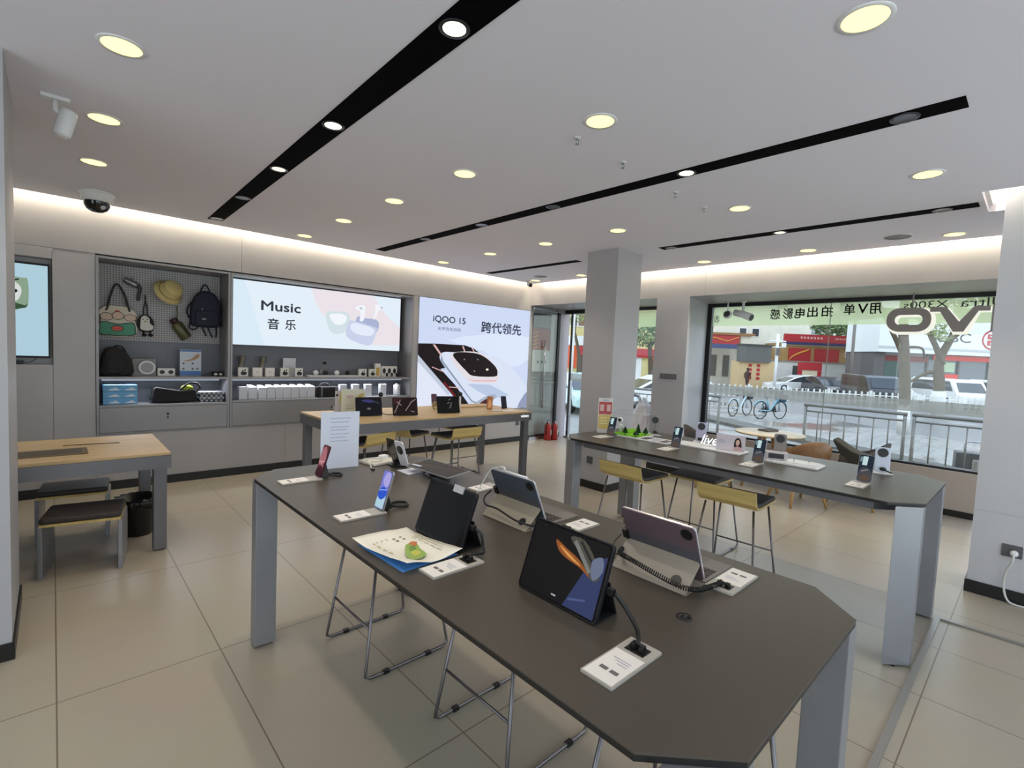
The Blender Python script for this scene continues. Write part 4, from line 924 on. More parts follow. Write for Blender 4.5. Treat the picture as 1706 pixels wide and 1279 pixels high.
def slab_parts(t, w, h, th, tilt, frame_m, art_fn, r=0.012, x0=0.0, z0=0.004, back_m=None):
    """device standing on its bottom edge, face towards -x, leaning back by tilt; (u, v) on the face: u along -y (to the right as seen), v up"""
    s, c = math.sin(tilt), math.cos(tilt)
    M = frame((x0, 0, z0), (0, -1, 0), (s, 0, c))
    b = MB(); b.M = M; b.prism(rrect(w, h, r, 4, 0, h / 2), -th, 0.0); b.build('body', frame_m, t)
    a = Art(M, 0.0004); a.p(SCR, rrect(w - 0.004, h - 0.004, r * 0.85, 4, 0, h / 2)); art_fn(a, w, h); a.build('screen', t)
    return M
def phone(x, y, z, label, art_fn, rz=0.0, h=0.165, w=0.075, tilt=math.radians(17), frame_m=None, cat='phone', group=None):
    t = thing('smartphone', label, cat, (x, y, z), rz, group)
    M = slab_parts(t, w, h, 0.008, tilt, frame_m or SIL, art_fn, 0.009)
    b = MB(); b.M = M; b.prism(rrect(0.035, 0.05, 0.006, 3, 0, 0.06), -0.016, -0.0085); b.build('security_pad', M_blk, t)
    b = MB(); b.add([(0.012, -0.025, 0.001), (0.012, 0.025, 0.001), (0.055, 0.02, 0.001), (0.055, -0.02, 0.001), (0.040, -0.014, 0.062), (0.040, 0.014, 0.062)], [(0, 1, 2, 3), (0, 4, 5, 1), (1, 5, 2), (3, 2, 5, 4), (0, 3, 4)]); b.build('stand_wedge', M_blk, t)
    return t
def cord(name, pts, label, m=None, r=0.0035, n=6):
    o = MB().tube(path(pts, n), r, 8).build(name, m or M_cord)
    return tag(o, label, 'cable')
def coil_cord(pts, label, R=0.006, turns=40, r=0.0018, m=None):
    o = MB().tube(coil(pts, R, turns), r, 6).build('coiled_cable', m or M_cord)
    return tag(o, label, 'cable')
def e2(n, rgb, s=0.8): return em('screen_' + n, rgb, s)

# --- foreground counter (z = 0.89): phones
def art_rose(a, w, h):
    a.p(e2('rose', (120, 62, 74), 0.7), rrect(w - 0.007, h - 0.007, 0.008, 4, 0, h / 2))
    a.p(e2('rose_light', (178, 112, 122), 0.8), smooth_poly([(-0.03, 0.06), (0.03, 0.075), (0.032, 0.12), (0.0, 0.158), (-0.032, 0.13)], 3)); a.p(e2('rose_dark', (66, 28, 38), 0.7), smooth_poly([(-0.032, 0.035), (0.0, 0.055), (0.032, 0.04), (0.032, 0.005), (-0.032, 0.005)], 3))
    a.p(e2('rose_pale', (222, 176, 178)), bar(-0.03, 0.07, 0.03, 0.085, 0.004)); a.p(e2('rose_pale', (222, 176, 178)), bar(0.03, 0.055, -0.02, 0.085, 0.003))
phone(1.005, 2.53, ZF + 0.0065, 'slim phone with rose wallpaper standing beside the white leaflet stand', art_rose, frame_m=mat('wine_frame', (80, 34, 44), 0.3, metal=0.4))
price_plate(0.915, 2.525, ZF, 'price plate under the rose phone, one corner lettering in black')
cord('security_cable', [(1.04, 2.525, ZF + 0.03), (1.075, 2.51, ZF + 0.012), (1.115, 2.50, ZF + 0.008), (1.13, 2.53, ZF + 0.008), (1.10, 2.56, ZF + 0.008), (1.055, 2.55, ZF + 0.008)], 'thick black security cable looping behind the rose phone', r=0.006)
def art_blue(a, w, h):
    a.p(e2('violet', (126, 128, 214), 0.9), rrect(w - 0.007, h - 0.007, 0.008, 4, 0, h / 2))
    a.p(e2('sky', (70, 140, 236), 0.95), [(-0.033, 0.006), (0.033, 0.006), (0.033, 0.06), (-0.033, 0.05)]); a.p(e2('deep', (46, 88, 208), 0.9), smooth_poly([(-0.03, 0.05), (0.0, 0.04), (0.03, 0.06), (0.028, 0.085), (0.0, 0.095), (-0.03, 0.078)], 3))
    a.p(e2('lilac', (176, 168, 232), 0.9), smooth_poly([(-0.02, 0.12), (0.01, 0.095), (0.032, 0.11), (0.03, 0.15), (0.0, 0.158)], 3)); a.p(e2('pale', (190, 214, 250)), bar(-0.03, 0.075, 0.03, 0.088, 0.003))
phone(1.005, 1.875, ZF + 0.0065, 'slim phone with violet and blue wallpaper near the middle of the front counter edge', art_blue, frame_m=SIL)
price_plate(0.922, 1.868, ZF, 'price plate under the violet and blue phone')
cord('security_cable', [(1.045, 1.875, ZF + 0.035), (1.075, 1.87, ZF + 0.012), (1.13, 1.855, ZF + 0.007), (1.155, 1.90, ZF + 0.007), (1.12, 1.93, ZF + 0.007), (1.06, 1.905, ZF + 0.007)], 'thick black security cable looping behind the violet and blue phone', r=0.006)
# leaflet stand
t = thing('leaflet_stand', 'tall white acrylic leaflet stand at the far end of the foreground counter', 'sign', (1.185, 2.672, ZF), math.radians(-8))
MB().box(-0.108, 0.108, 0.0, 0.004, 0.001, 0.325).build('panel', M_clear, t)
MB().box(-0.106, 0.106, -0.001, -0.0003, 0.004, 0.323).build('sheet', mat('sheet_bluish', (216, 220, 234), 0.5), t)
MB().box(-0.108, 0.108, 0.004, 0.075, 0.001, 0.005).build('foot', M_clear, t)
a = Art(frame((0, -0.0011, 0), U, V), 0.0002)
for z, w_ in ((0.283, 0.065), (0.262, 0.06), (0.235, 0.06), (0.218, 0.055), (0.195, 0.06), (0.175, 0.05), (0.155, 0.06)): a.r(mat('faint_ink', (186, 192, 212), 0.6), -0.055, -0.055 + w_ * 1.7, z, z + 0.007, up=0)
a.build('sheet_lines', t)
# leaflet pile
t = thing('leaflet', 'cream leaflet with green and orange picture lying over the counter edge', 'leaflet', (0.897, 1.452, ZF))
b = MB(); nx, ny = 12, 14
def leaf_z(u, v): return 0.004 + 0.016 * (max(0, abs(v) - 0.45)) + 0.02 * max(0, -u - 0.2) + 0.006 * math.sin(u * 3 + v * 2)
def sheet(b, cx, cy, w, h, rz, zo, zf):
    c, s = math.cos(rz), math.sin(rz)
    vs = [(cx + c * (u * w / 2) - s * (v * h / 2), cy + s * (u * w / 2) + c * (v * h / 2), zo + zf(u, v)) for u in (-1 + 2 * i / nx for i in range(nx + 1)) for v in (-1 + 2 * j / ny for j in range(ny + 1))]
    return b.add(vs, [(i * (ny + 1) + j, (i + 1) * (ny + 1) + j, (i + 1) * (ny + 1) + j + 1, i * (ny + 1) + j + 1) for i in range(nx) for j in range(ny)], True)
sheet(b, -0.008, -0.004, 0.232, 0.315, 0.10, 0.004, leaf_z)
o = b.build('paper', mat('cream_paper', (240, 236, 222), 0.6), t); o.modifiers.new('s', 'SOLIDIFY').thickness = 0.0006
a = Art(Matrix.Translation((0, 0, 0.0135)) @ Matrix.Rotation(0.10, 4, 'Z'), 0.0003)
a.p(mat('print_green', (150, 180, 92), 0.6), smooth_poly([(-0.045, -0.115), (0.0, -0.10), (0.012, -0.05), (0.03, -0.01), (0.005, 0.012), (-0.02, -0.01), (-0.045, -0.045), (-0.065, -0.09)], 3)); a.p(mat('print_orange', (200, 122, 74), 0.6), smooth_poly([(0.012, -0.025), (0.03, -0.01), (0.04, 0.006), (0.028, 0.018), (0.008, 0.008)], 3)); a.p(mat('print_lime', (196, 196, 90), 0.6), smooth_poly([(-0.04, -0.09), (-0.01, -0.085), (-0.005, -0.05), (-0.03, -0.055)], 3)); a.p(mat('print_leaf', (110, 150, 70), 0.6), smooth_poly([(-0.025, -0.05), (0.0, -0.045), (0.01, -0.015), (-0.012, -0.02)], 3))
for k in range(6): a.p(mat('print_brown', (140, 112, 90), 0.7), oval(-0.005 + 0.028 * (k % 2), 0.055 + 0.022 * (k // 2), 0.006, 0.006, 8), up=0)
for r in range(3):
    for k in range(5): a.r(mat('print_pale', (206, 200, 170), 0.7), 0.055 + 0.016 * r, 0.060 + 0.016 * r, -0.11 + 0.035 * k, -0.085 + 0.035 * k + 0.006 * r, up=0)
for k in range(4): a.r(mat('print_sand', (196, 176, 130), 0.7), -0.085, -0.080, -0.03 + 0.035 * k, -0.008 + 0.035 * k, up=0)
for k in range(3): a.r(mat('print_sand', (196, 176, 130)), -0.07 + 0.02 * k, -0.066 + 0.02 * k, 0.08, 0.12, up=0)
a.build('print', t)
b = MB(); sheet(b, 0.893, 1.450, 0.22, 0.285, 0.04, ZF, lambda u, v: 0.0008)
o = b.build('leaflet_below', mat('blue_paper', (64, 128, 196), 0.5)); tag(o, 'bright blue leaflet peeking out from below the cream leaflet', 'leaflet'); o.modifiers.new('s', 'SOLIDIFY').thickness = 0.0006
# tablets facing the aisle
def tablet_front(x, y, label, art_fn, rz=0.0):
    t = thing('tablet', label, 'tablet', (x, y, ZF + 0.001), rz)
    w, h, tilt = 0.285, 0.205, math.radians(20)
    M = slab_parts(t, w, h, 0.007, tilt, GRAPH, art_fn, 0.011)
    b = MB(); b.M = M; b.prism(rrect(w + 0.004, h + 0.002, 0.012, 4, 0, h / 2), -0.0105, -0.0075); b.build('cover', M_blk, t)
    b = MB(); b.add([(0.006, -w / 2, 0.0), (0.006, w / 2, 0.0), (0.10, w / 2, 0.0), (0.10, -w / 2, 0.0), (0.006, -w / 2, 0.004), (0.006, w / 2, 0.004), (0.10, w / 2, 0.004), (0.10, -w / 2, 0.004)], [(3, 2, 1, 0), (4, 5, 6, 7), (0, 1, 5, 4), (1, 2, 6, 5), (2, 3, 7, 6), (3, 0, 4, 7)])
    b.add([(0.10, -w / 2, 0.004), (0.10, w / 2, 0.004), (0.062, w / 2, 0.10), (0.062, -w / 2, 0.10), (0.096, -w / 2, 0.004), (0.096, w / 2, 0.004), (0.058, w / 2, 0.10), (0.058, -w / 2, 0.10)], [(0, 1, 2, 3), (4, 7, 6, 5), (0, 4, 5, 1), (2, 6, 7, 3), (1, 5, 6, 2), (0, 3, 7, 4)])
    b.build('folding_stand', mat('black_cover', (28, 27, 29), 0.55), t)
    return t, M
def art_off(a, w, h): a.p(mat('screen_off', (9, 8, 9), 0.10, spec=0.35), rrect(w - 0.014, h - 0.014, 0.008, 4, 0, h / 2))
t, M = tablet_front(1.012, 1.455, 'tablet with dark blank screen standing behind the cream leaflet', art_off)
b = MB(); b.M = M; b.cbox((0.045, 0.198, 0.004), (0.055, 0.026, 0.006)); b.build('sticker', mat('tag_grey', (176, 176, 180), 0.4), t)
def art_dragon(a, w, h):
    a.p(e2('night', (22, 18, 20), 0.7), rrect(w - 0.014, h - 0.014, 0.008, 4, 0, h / 2))
    a.p(e2('night_blue', (58, 68, 112), 0.7), [(0.030, 0.008), (0.134, 0.008), (0.134, 0.17), (0.085, 0.145)])
    a.p(e2('rock', (84, 82, 72), 0.8), smooth_poly([(0.0, 0.185), (0.05, 0.19), (0.10, 0.15), (0.125, 0.11), (0.095, 0.10), (0.055, 0.145)], 3)); a.p(e2('rock_light', (128, 130, 126), 0.8), bar(0.02, 0.18, 0.09, 0.115, 0.012)); a.p(e2('rock_dark', (44, 44, 42), 0.8), bar(0.04, 0.185, 0.105, 0.13, 0.008))
    a.p(e2('fire', (160, 92, 42), 0.75), smooth_poly([(-0.045, 0.166), (0.0, 0.152), (0.05, 0.136), (0.095, 0.104), (0.055, 0.118), (0.0, 0.128), (-0.03, 0.142)], 3)); a.p(e2('fire_light', (218, 152, 80), 0.9), smooth_poly([(-0.03, 0.155), (0.01, 0.142), (0.06, 0.122), (0.01, 0.133)], 3))
    a.p(e2('mist', (120, 130, 158), 0.7), smooth_poly([(0.09, 0.145), (0.12, 0.165), (0.13, 0.13), (0.105, 0.10)], 3)); a.p(e2('wave', (86, 98, 150), 0.7), bar(0.045, 0.03, 0.10, 0.045, 0.006)); a.r(e2('mark', (190, 190, 196)), -0.012, 0.004, 0.020, 0.024)
t, M = tablet_front(1.012, 0.878, 'tablet with dark screen showing an orange creature and blue corner, nearest us', art_dragon)
b = MB(); b.M = M; b.prism(oval(-0.1, 0.192, 0.004, 0.003, 12), 0.0003, 0.0012); b.build('front_camera', GRAPH, t)
price_plate(0.935, 1.245, ZF, 'price plate with cable clip under the blank screened tablet', clip=True)
price_plate(0.945, 0.603, ZF, 'price plate with cable clip nearest us, before the orange creature tablet', clip=True)
t = thing('cable_plug', 'black plug in the right edge of the blank screened tablet', 'plug', (1.06, 1.300, ZF + 0.085)); MB().cbox((0, 0, 0), (0.014, 0.02, 0.018)).build('plug_body', M_blk, t)
cord('security_cable', [(1.062, 1.290, ZF + 0.085), (1.07, 1.268, ZF + 0.07), (1.075, 1.262, ZF + 0.03), (1.07, 1.25, ZF + 0.012), (1.035, 1.245, ZF + 0.018), (1.00, 1.245, ZF + 0.022)], 'black cable hanging from the edge of the blank screened tablet', r=0.005)
t = thing('cable_plug', 'black plug in the right edge of the orange creature tablet', 'plug', (1.06, 0.723, ZF + 0.085)); MB().cbox((0, 0, 0), (0.014, 0.02, 0.018)).build('plug_body', M_blk, t)
cord('security_cable', [(1.062, 0.713, ZF + 0.085), (1.075, 0.69, ZF + 0.055), (1.075, 0.655, ZF + 0.02), (1.05, 0.63, ZF + 0.016), (1.01, 0.605, ZF + 0.024)], 'black cable sagging from the orange creature tablet to its price plate', r=0.0055)
# tablets seen from behind, in folding keyboard cases
def tablet_back(x, y, label, back, flap, rz=0.0):
    t = thing('tablet', label, 'tablet', (x, y, ZF + 0.0005), rz)
    w = 0.262; A, B, D = (0.115, 0.012), (0.030, 0.196), (-0.005, 0.002)
    Ax = Vector((B[0] - A[0], 0, B[1] - A[1])).normalized(); hh = Vector((B[0] - A[0], B[1] - A[1])).length
    M = frame((A[0], 0, A[1]), (0, -1, 0), Ax)     # face normal towards -x
    b = MB(); b.M = M; b.prism(rrect(w, hh, 0.012, 4, 0, hh / 2), -0.0065, 0.0); b.build('body', mat('tablet_rim', (206, 200, 204), 0.25, metal=0.5), t)
    b = MB(); b.M = M; b.prism(rrect(w - 0.002, hh - 0.002, 0.011, 4, 0, hh / 2), 0.0004, 0.003); b.build('back_cover', back, t)
    a = Art(frame((A[0] + 0.0066 * Ax.z + 0.0002, 0, A[1] - 0.0066 * Ax.x), (0, 1, 0), Ax)); a.p(SCR, rrect(w - 0.004, hh - 0.004, 0.01, 4, 0, hh / 2)); a.build('screen', t)
    b = MB(); b.M = M; b.prism(oval(w / 2 - 0.030, hh - 0.030, 0.019, 0.019, 28), 0.0032, 0.006); b.prism(oval(w / 2 - 0.030, hh - 0.030, 0.010, 0.010, 20), 0.0062, 0.007); b.build('rear_camera', M_blk, t)
    a = Art(M @ Matrix.Translation((0, 0, 0.003)), 0.0004); a.p(mat('cover_fold', (88, 88, 96), 0.5), [(-w / 2 + 0.001, hh * 0.30), (w / 2 - 0.001, hh * 0.30), (w / 2 - 0.001, hh * 0.55), (-w / 2 + 0.001, hh * 0.55)]); a.build('cover_fold', t)  # grey band: shadow and reflection painted onto the back cover
    # lower flap of the case, from the table to the middle of the back
    m = Vector((A[0], A[1])).lerp(Vector(B), 0.36)
    b = MB(); d = Vector((m.x - 0.004 - D[0], 0, m.y - D[1])); N = frame((D[0], 0, D[1]), (0, -1, 0), d)
    b.M = N; b.prism(rrect(w, d.length, 0.010, 4, 0, d.length / 2), -0.003, 0.0); b.build('support_flap', flap, t)
    b = MB(); b.M = N; b.prism(oval(w / 2 - 0.045, 0.035, 0.017, 0.017, 28), 0.0003, 0.0012); b.build('camera_hole', M_blk, t)
    MB().box(-0.004, 0.30, -w / 2, w / 2, 0.0, 0.0015).build('case_base', flap, t)
    kb = MB().box(0.122, 0.318, -w / 2, w / 2, 0.002, 0.007).build('keyboard', mat('keyboard_deck', (122, 116, 112), 0.5), t, bev=0.002)
    b = MB()
    for r in range(5):
        for c in range(12):
            b.cbox((0.142 + r * 0.019, -w / 2 + 0.021 + c * 0.02, 0.0082), (0.015, 0.016, 0.0018))
    o = b.build('key_block', mat('key_dark', (64, 58, 56), 0.5), kb); o['kind'] = 'stuff'
    a = Art(Matrix.Translation((0, 0, 0.0072))); a.r(mat('touchpad', (96, 92, 90), 0.35), 0.245, 0.31, -0.06, 0.06); a.build('touchpad', kb)
    b = MB(); b.M = M; b.cbox((-w / 2 - 0.001, 0.095, 0.004), (0.02, 0.034, 0.014)); b.build('cable_holder', M_blk, t)
    return t
tablet_back(1.365, 0.80, 'tablet seen from behind with mauve back in a beige keyboard case, nearest of two', mat('mauve_cover', (104, 86, 94), 0.4), mat('beige_flap', (156, 148, 136), 0.5))
tablet_back(1.345, 1.455, 'tablet seen from behind with slate blue back in a beige keyboard case, farther of two', mat('slate_cover', (72, 84, 96), 0.4), mat('beige_flap2', (158, 150, 134), 0.5))
price_plate(1.575, 0.623, ZF, 'price plate with cable clip right of the mauve backed tablet', rz=PI, clip=True)
price_plate(1.555, 1.245, ZF, 'price plate with cable clip right of the slate blue tablet', rz=PI, clip=True)
coil_cord([(1.40, 0.92, ZF + 0.055), (1.36, 0.90, ZF + 0.055), (1.342, 0.84, ZF + 0.055), (1.350, 0.70, ZF + 0.030), (1.385, 0.652, ZF + 0.020), (1.45, 0.64, ZF + 0.014), (1.502, 0.625, ZF + 0.018)], 'black coiled cable slung along the back of the mauve tablet', 0.0065, 62)
cord('security_cable', [(1.405, 0.93, ZF + 0.10), (1.385, 0.945, ZF + 0.07), (1.36, 0.93, ZF + 0.050), (1.352, 0.88, ZF + 0.055)], 'thin black lead at the left edge of the mauve tablet', r=0.002)
cord('security_cable', [(1.385, 1.585, ZF + 0.10), (1.36, 1.60, ZF + 0.07), (1.335, 1.56, ZF + 0.052), (1.328, 1.48, ZF + 0.056), (1.336, 1.36, ZF + 0.034), (1.40, 1.298, ZF + 0.016), (1.46, 1.26, ZF + 0.012), (1.485, 1.247, ZF + 0.02)], 'black cable slung along the back of the slate blue tablet', r=0.004)
cord('white_cable', [(1.378, 1.545, ZF + 0.208), (1.37, 1.58, ZF + 0.19), (1.335, 1.60, ZF + 0.12), (1.285, 1.615, ZF + 0.02), (1.265, 1.62, ZF + 0.003), (1.20, 1.63, ZF + 0.003)], 'thin white cable running down from the top of the slate blue tablet', M_wcord, 0.0022)
t = thing('stylus', 'white stylus pen clinging to the top edge of the slate blue tablet', 'pen', (1.380, 1.44, ZF + 0.2015)); MB().tube([(0, -0.075, 0), (0, 0.07, 0)], 0.0045, 10).build('barrel', M_white, t); MB().tube(path([(0.0, 0.055, 0.005), (0.0, 0.068, 0.014), (0.0, 0.085, 0.012), (0.0, 0.09, 0.004)], 5), 0.004, 8).build('loop', M_wcord, t)
t = thing('cable_grommet', 'round black cable grommet set in the bare near part of the foreground counter', 'grommet', (1.248, 0.612, ZF))
MB().lathe([(0.0, 0.001), (0.010, 0.001), (0.010, 0.0025), (0.021, 0.0025), (0.022, 0.001), (0.022, 0.0003)], 28).build('ring', M_blk, t); MB().lathe([(0.0, 0.002), (0.007, 0.0022), (0.007, 0.0012)], 16).build('centre', GRAPH, t)
# tent-standing folding phone, seen from its side
t = thing('folding_phone', 'open folding phone standing like a book at the far end, white rim, black cameras', 'phone', (1.50, 2.545, ZF + 0.0085))
VV = (-0.36, 0, 1)
b = MB(); b.M = frame((0, 0, 0.0), (0.12, -1, 0), VV); b.prism(rrect(0.078, 0.158, 0.01, 4, 0.040, 0.079), -0.007, 0); b.build('camera_half', mat('phone_white', (214, 210, 212), 0.3), t)
b = MB(); b.M = frame((0, 0, 0.0), (0.12, -1, 0), VV); b.prism(oval(0.040, 0.105, 0.025, 0.027, 28), 0.0004, 0.005); b.prism(oval(0.04, 0.105, 0.015, 0.017, 24), 0.0052, 0.0062); b.build('rear_camera', M_blk, t)
b = MB(); b.M = frame((0, 0, 0.0), (0.05, -1, 0), VV); b.prism(rrect(0.078, 0.162, 0.01, 4, -0.041, 0.081), -0.006, 0); b.build('screen_half', mat('glossy_black', (22, 20, 22), 0.12), t)
MB().box(-0.05, 0.05, -0.04, 0.06, -0.008, -0.0005).build('stand', M_blk, t)
price_plate(1.600, 2.50, ZF, 'white price plate beside the book shaped folding phone', rz=-0.15, w=0.16)
t = thing('charger_pad', 'white charging pad with wound white cable at the far end of foreground counter', 'charger', (1.445, 2.70, ZF), math.radians(12))
MB().prism(rrect(0.19, 0.15, 0.012), 0.0005, 0.014).build('pad', mat('pad_white', (212, 208, 196), 0.45), t, bev=0.003)
MB().prism(rrect(0.05, 0.04, 0.006, cx=0.05, cy=0.02), 0.0145, 0.035).build('adapter', M_white, t, bev=0.003)
cord('white_cable', [(1.37, 2.69, ZF + 0.019), (1.34, 2.72, ZF + 0.019), (1.40, 2.75, ZF + 0.019), (1.47, 2.72, ZF + 0.019), (1.43, 2.66, ZF + 0.019), (1.37, 2.66, ZF + 0.02), (1.34, 2.60, ZF + 0.006), (1.325, 2.55, ZF + 0.005)], 'white charging cable lying in loops on the white charging pad', M_wcord, 0.0035)
t = thing('cable_tip', 'black plug tip of the white cable on the charcoal counter', 'plug', (1.32, 2.535, ZF + 0.0055)); MB().cbox((0, 0, 0), (0.012, 0.026, 0.009)).build('plug_body', M_blk, t)
# two devices lying low on tilted stands
t = thing('folding_tablet', 'large folding device lying nearly flat on a low stand, copper lines on black', 'tablet', (1.555, 2.24, ZF), math.radians(4))
b = MB(); b.M = frame((0, 0, 0.045), (0, -1, 0), (1, 0, 0.10)); b.prism(rrect(0.36, 0.16, 0.012, 4, 0, 0.0), -0.006, 0.0); b.build('body', SIL, t)
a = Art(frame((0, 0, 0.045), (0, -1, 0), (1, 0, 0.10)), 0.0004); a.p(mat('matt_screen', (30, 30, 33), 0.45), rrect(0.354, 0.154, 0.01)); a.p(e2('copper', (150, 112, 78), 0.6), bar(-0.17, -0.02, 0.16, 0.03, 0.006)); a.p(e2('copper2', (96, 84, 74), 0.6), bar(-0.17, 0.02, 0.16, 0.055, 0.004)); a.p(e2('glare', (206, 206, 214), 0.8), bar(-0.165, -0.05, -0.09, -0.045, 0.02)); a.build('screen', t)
MB().cbox((0.0, -0.02, 0.020), (0.10, 0.06, 0.038)).build('stand', M_blk, t)
b = MB(); b.tube(path([(-0.05, 0.03, 0.035), (-0.08, 0.02, 0.02), (-0.085, -0.03, 0.015), (-0.05, -0.04, 0.01)], 5), 0.006, 8); b.build('lead', M_cord, t)
price_plate(1.615, 1.905, ZF, 'cream price plate right behind the blank screened tablet', w=0.16, rz=0.1)
t = thing('reading_card', 'white card under the low folding device', 'leaflet', (1.50, 2.40, ZF)); MB().box(-0.07, 0.03, -0.06, 0.06, 0.0005, 0.0025).build('card', mat('card_bluish2', (200, 204, 216), 0.5), t)

# --- window-side counter
def art_portrait(a, w, h):
    a.p(e2('slate', (32, 44, 58), 0.8), rrect(w - 0.006, h - 0.006, 0.008, 4, 0, h / 2)); a.p(e2('light_window', (196, 222, 224), 0.9), [(-0.02, 0.10), (0.005, 0.10), (0.008, 0.155), (-0.018, 0.155)]); a.p(e2('pane', (120, 156, 164), 0.8), [(-0.032, 0.12), (-0.022, 0.12), (-0.02, 0.15), (-0.032, 0.15)])
    a.p(e2('rock_grey', (74, 76, 82), 0.8), smooth_poly([(-0.033, 0.006), (0.033, 0.006), (0.033, 0.06), (0.01, 0.085), (-0.02, 0.08), (-0.033, 0.05)], 3)); a.p(e2('rock_brown', (96, 78, 66), 0.8), smooth_poly([(-0.025, 0.01), (0.03, 0.012), (0.02, 0.035), (-0.01, 0.04)], 3)); a.p(e2('rock_hi', (140, 144, 152), 0.8), bar(-0.02, 0.06, 0.015, 0.075, 0.006))
XR = 3.63
for k, (y, w) in enumerate([(2.585, 'far end, by the green diorama'), (1.955, 'second from the far end of the window counter'), (1.325, 'third, right of the portrait card'), (0.70, 'nearest end, alone on bare counter')]):
    phone(XR, y, ZF + 0.0065, 'statue wallpaper phone: %s' % w, art_portrait, w=0.078, group='statue wallpaper phones')
    price_plate(XR - 0.085, y + 0.01, ZF, 'cream price plate, statue phone: %s' % w, w=0.21, h=0.095, group=None)
cord('security_cable', [(XR + 0.04, 2.575, ZF + 0.03), (XR + 0.08, 2.56, ZF + 0.01), (XR + 0.10, 2.55, ZF + 0.008)], 'short black cable behind the farthest statue wallpaper phone')
t = thing('standee', 'upright red and yellow promotional card on the far end of the window counter', 'sign', (3.735, 2.725, ZF), math.radians(-47))
MB().box(-0.065, 0.065, 0.0, 0.004, 0.001, 0.325).build('panel', mat('standee_white', (226, 220, 214), 0.5), t); MB().box(-0.065, 0.065, 0.004, 0.07, 0.001, 0.005).build('foot', M_clear, t)
a = Art(frame((0, -0.0003, 0), U, V)); a.r(mat('standee_red', (190, 84, 84), 0.6), -0.058, 0.058, 0.175, 0.29); a.r(mat('standee_yellow', (226, 196, 112), 0.6), -0.058, 0.058, 0.04, 0.17)
for u in (-0.048, 0.012): a.r(mat('standee_pink', (226, 186, 182), 0.6), u, u + 0.035, 0.205, 0.265, up=0)
for z in (0.135, 0.11, 0.085): a.r(mat('standee_cream', (240, 222, 170), 0.6), -0.045, 0.045, z, z + 0.01, up=0)
a.r(M_inkP, -0.03, 0.03, 0.30, 0.312); a.build('front_print', t)
# diorama in a clear case
t = thing('diorama', 'small green garden model with dark conifers and white figure on the window counter', 'model', (3.86, 2.53, ZF), math.radians(3))
MB().box(-0.16, 0.16, -0.16, 0.14, 0.0005, 0.012).build('base', M_white, t, bev=0.002)
b = MB(); nx, ny = 16, 16
sheet(b, 0.0, -0.01, 0.30, 0.28, 0, 0.013, lambda u, v: 0.05 * max(0, math.sin(2.2 * u + 1) * math.cos(1.7 * v)) * (1 - u * u) * (1 - v * v) + 0.001)
b.build('lawn', mat('lawn_green', (120, 190, 30), 0.8, noise=(60, 0.4)), t)
for (x, y, h) in ((-0.10, -0.01, 0.075), (-0.03, -0.10, 0.105), (0.05, -0.13, 0.07), (-0.11, -0.12, 0.05)):
    b = MB(); b.M = Matrix.Translation((x, y, 0.018)); b.lathe([(0.0, 0.0), (0.004, 0.0), (0.004, h * 0.25), (0.026, h * 0.22), (0.014, h * 0.5), (0.019, h * 0.48), (0.008, h * 0.75), (0.011, h * 0.74), (0.0, h)], 12); b.build('conifer', mat('conifer_green', (26, 70, 24), 0.9), t)
b = MB(); b.tube([(-0.06, 0.07, 0.03), (-0.06, 0.07, 0.10)], [0.012, 0.018], 10); b.ell((-0.06, 0.07, 0.135), (0.026, 0.024, 0.026)); b.tube([(-0.06, 0.055, 0.09), (-0.07, 0.03, 0.07)], 0.008, 8); b.tube([(-0.06, 0.085, 0.09), (-0.05, 0.11, 0.12)], 0.008, 8)
b.build('figure', M_white, t); MB().ell((-0.078, 0.065, 0.138), (0.014, 0.018, 0.014)).build('figure_visor', M_blk, t)
b = MB()
for p in ((-0.16, -0.16), (-0.16, 0.14), (0.16, 0.14), (0.16, -0.16)): b.box(p[0] - 0.003, p[0] + 0.003, p[1] - 0.003, p[1] + 0.003, 0.012, 0.205)
for x0, x1, y0, y1 in ((-0.163, 0.163, -0.163, -0.157), (-0.163, 0.163, 0.137, 0.143), (-0.163, -0.157, -0.163, 0.143), (0.157, 0.163, -0.163, 0.143)): b.box(x0, x1, y0, y1, 0.205, 0.21)
b.build('case_frame', M_clear, t)
# charging towers: white slab with a black round lens
def tower(x, y, label, rz, m):
    t = thing('charging_tower', label, 'stand', (x, y, ZF), rz, 'white towers with a black round lens')
    MB().box(-0.06, 0.07, -0.055, 0.055, 0.0005, 0.008).build('base', M_white, t, bev=0.002)
    b = MB(); b.M = frame((0.0, 0, 0.009), (0, -1, 0), (0.14, 0, 1)); b.prism(rrect(0.085, 0.165, 0.014, 5, 0, 0.0825), -0.02, 0.0); b.build('slab', m, t, bev=0.003)
    b = MB(); b.M = frame((0.0, 0, 0.009), (0, -1, 0), (0.14, 0, 1)); b.prism(oval(0.0, 0.128, 0.030, 0.030, 32), 0.0004, 0.005); b.prism(oval(0.0, 0.128, 0.020, 0.020, 28), 0.0052, 0.006); b.build('lens', M_blk, t)
    b = MB(); b.ell((-0.03, 0.0, 0.032), (0.016, 0.02, 0.014)); b.tube(path([(-0.03, 0, 0.03), (-0.045, -0.03, 0.02), (-0.03, -0.05, 0.012)], 4), 0.005, 8); b.build('cable_knot', M_blk, t)
TWm = mat('tower_lilac', (190, 188, 214), 0.35); TWg = mat('tower_grey', (140, 132, 128), 0.35); TWw = mat('tower_white', (214, 222, 238), 0.35)
tower(4.12, 1.985, 'lilac white tower stand left of the glowing lettering', 0.3, TWm)
tower(4.06, 1.325, 'grey tower stand behind the third statue phone', 0.3, TWg)
tower(4.11, 0.695, 'bright white tower stand behind the nearest statue phone', 0.3, TWw)
tower(4.10, 2.42, 'grey tower stand behind the green garden model', 0.6, TWg)
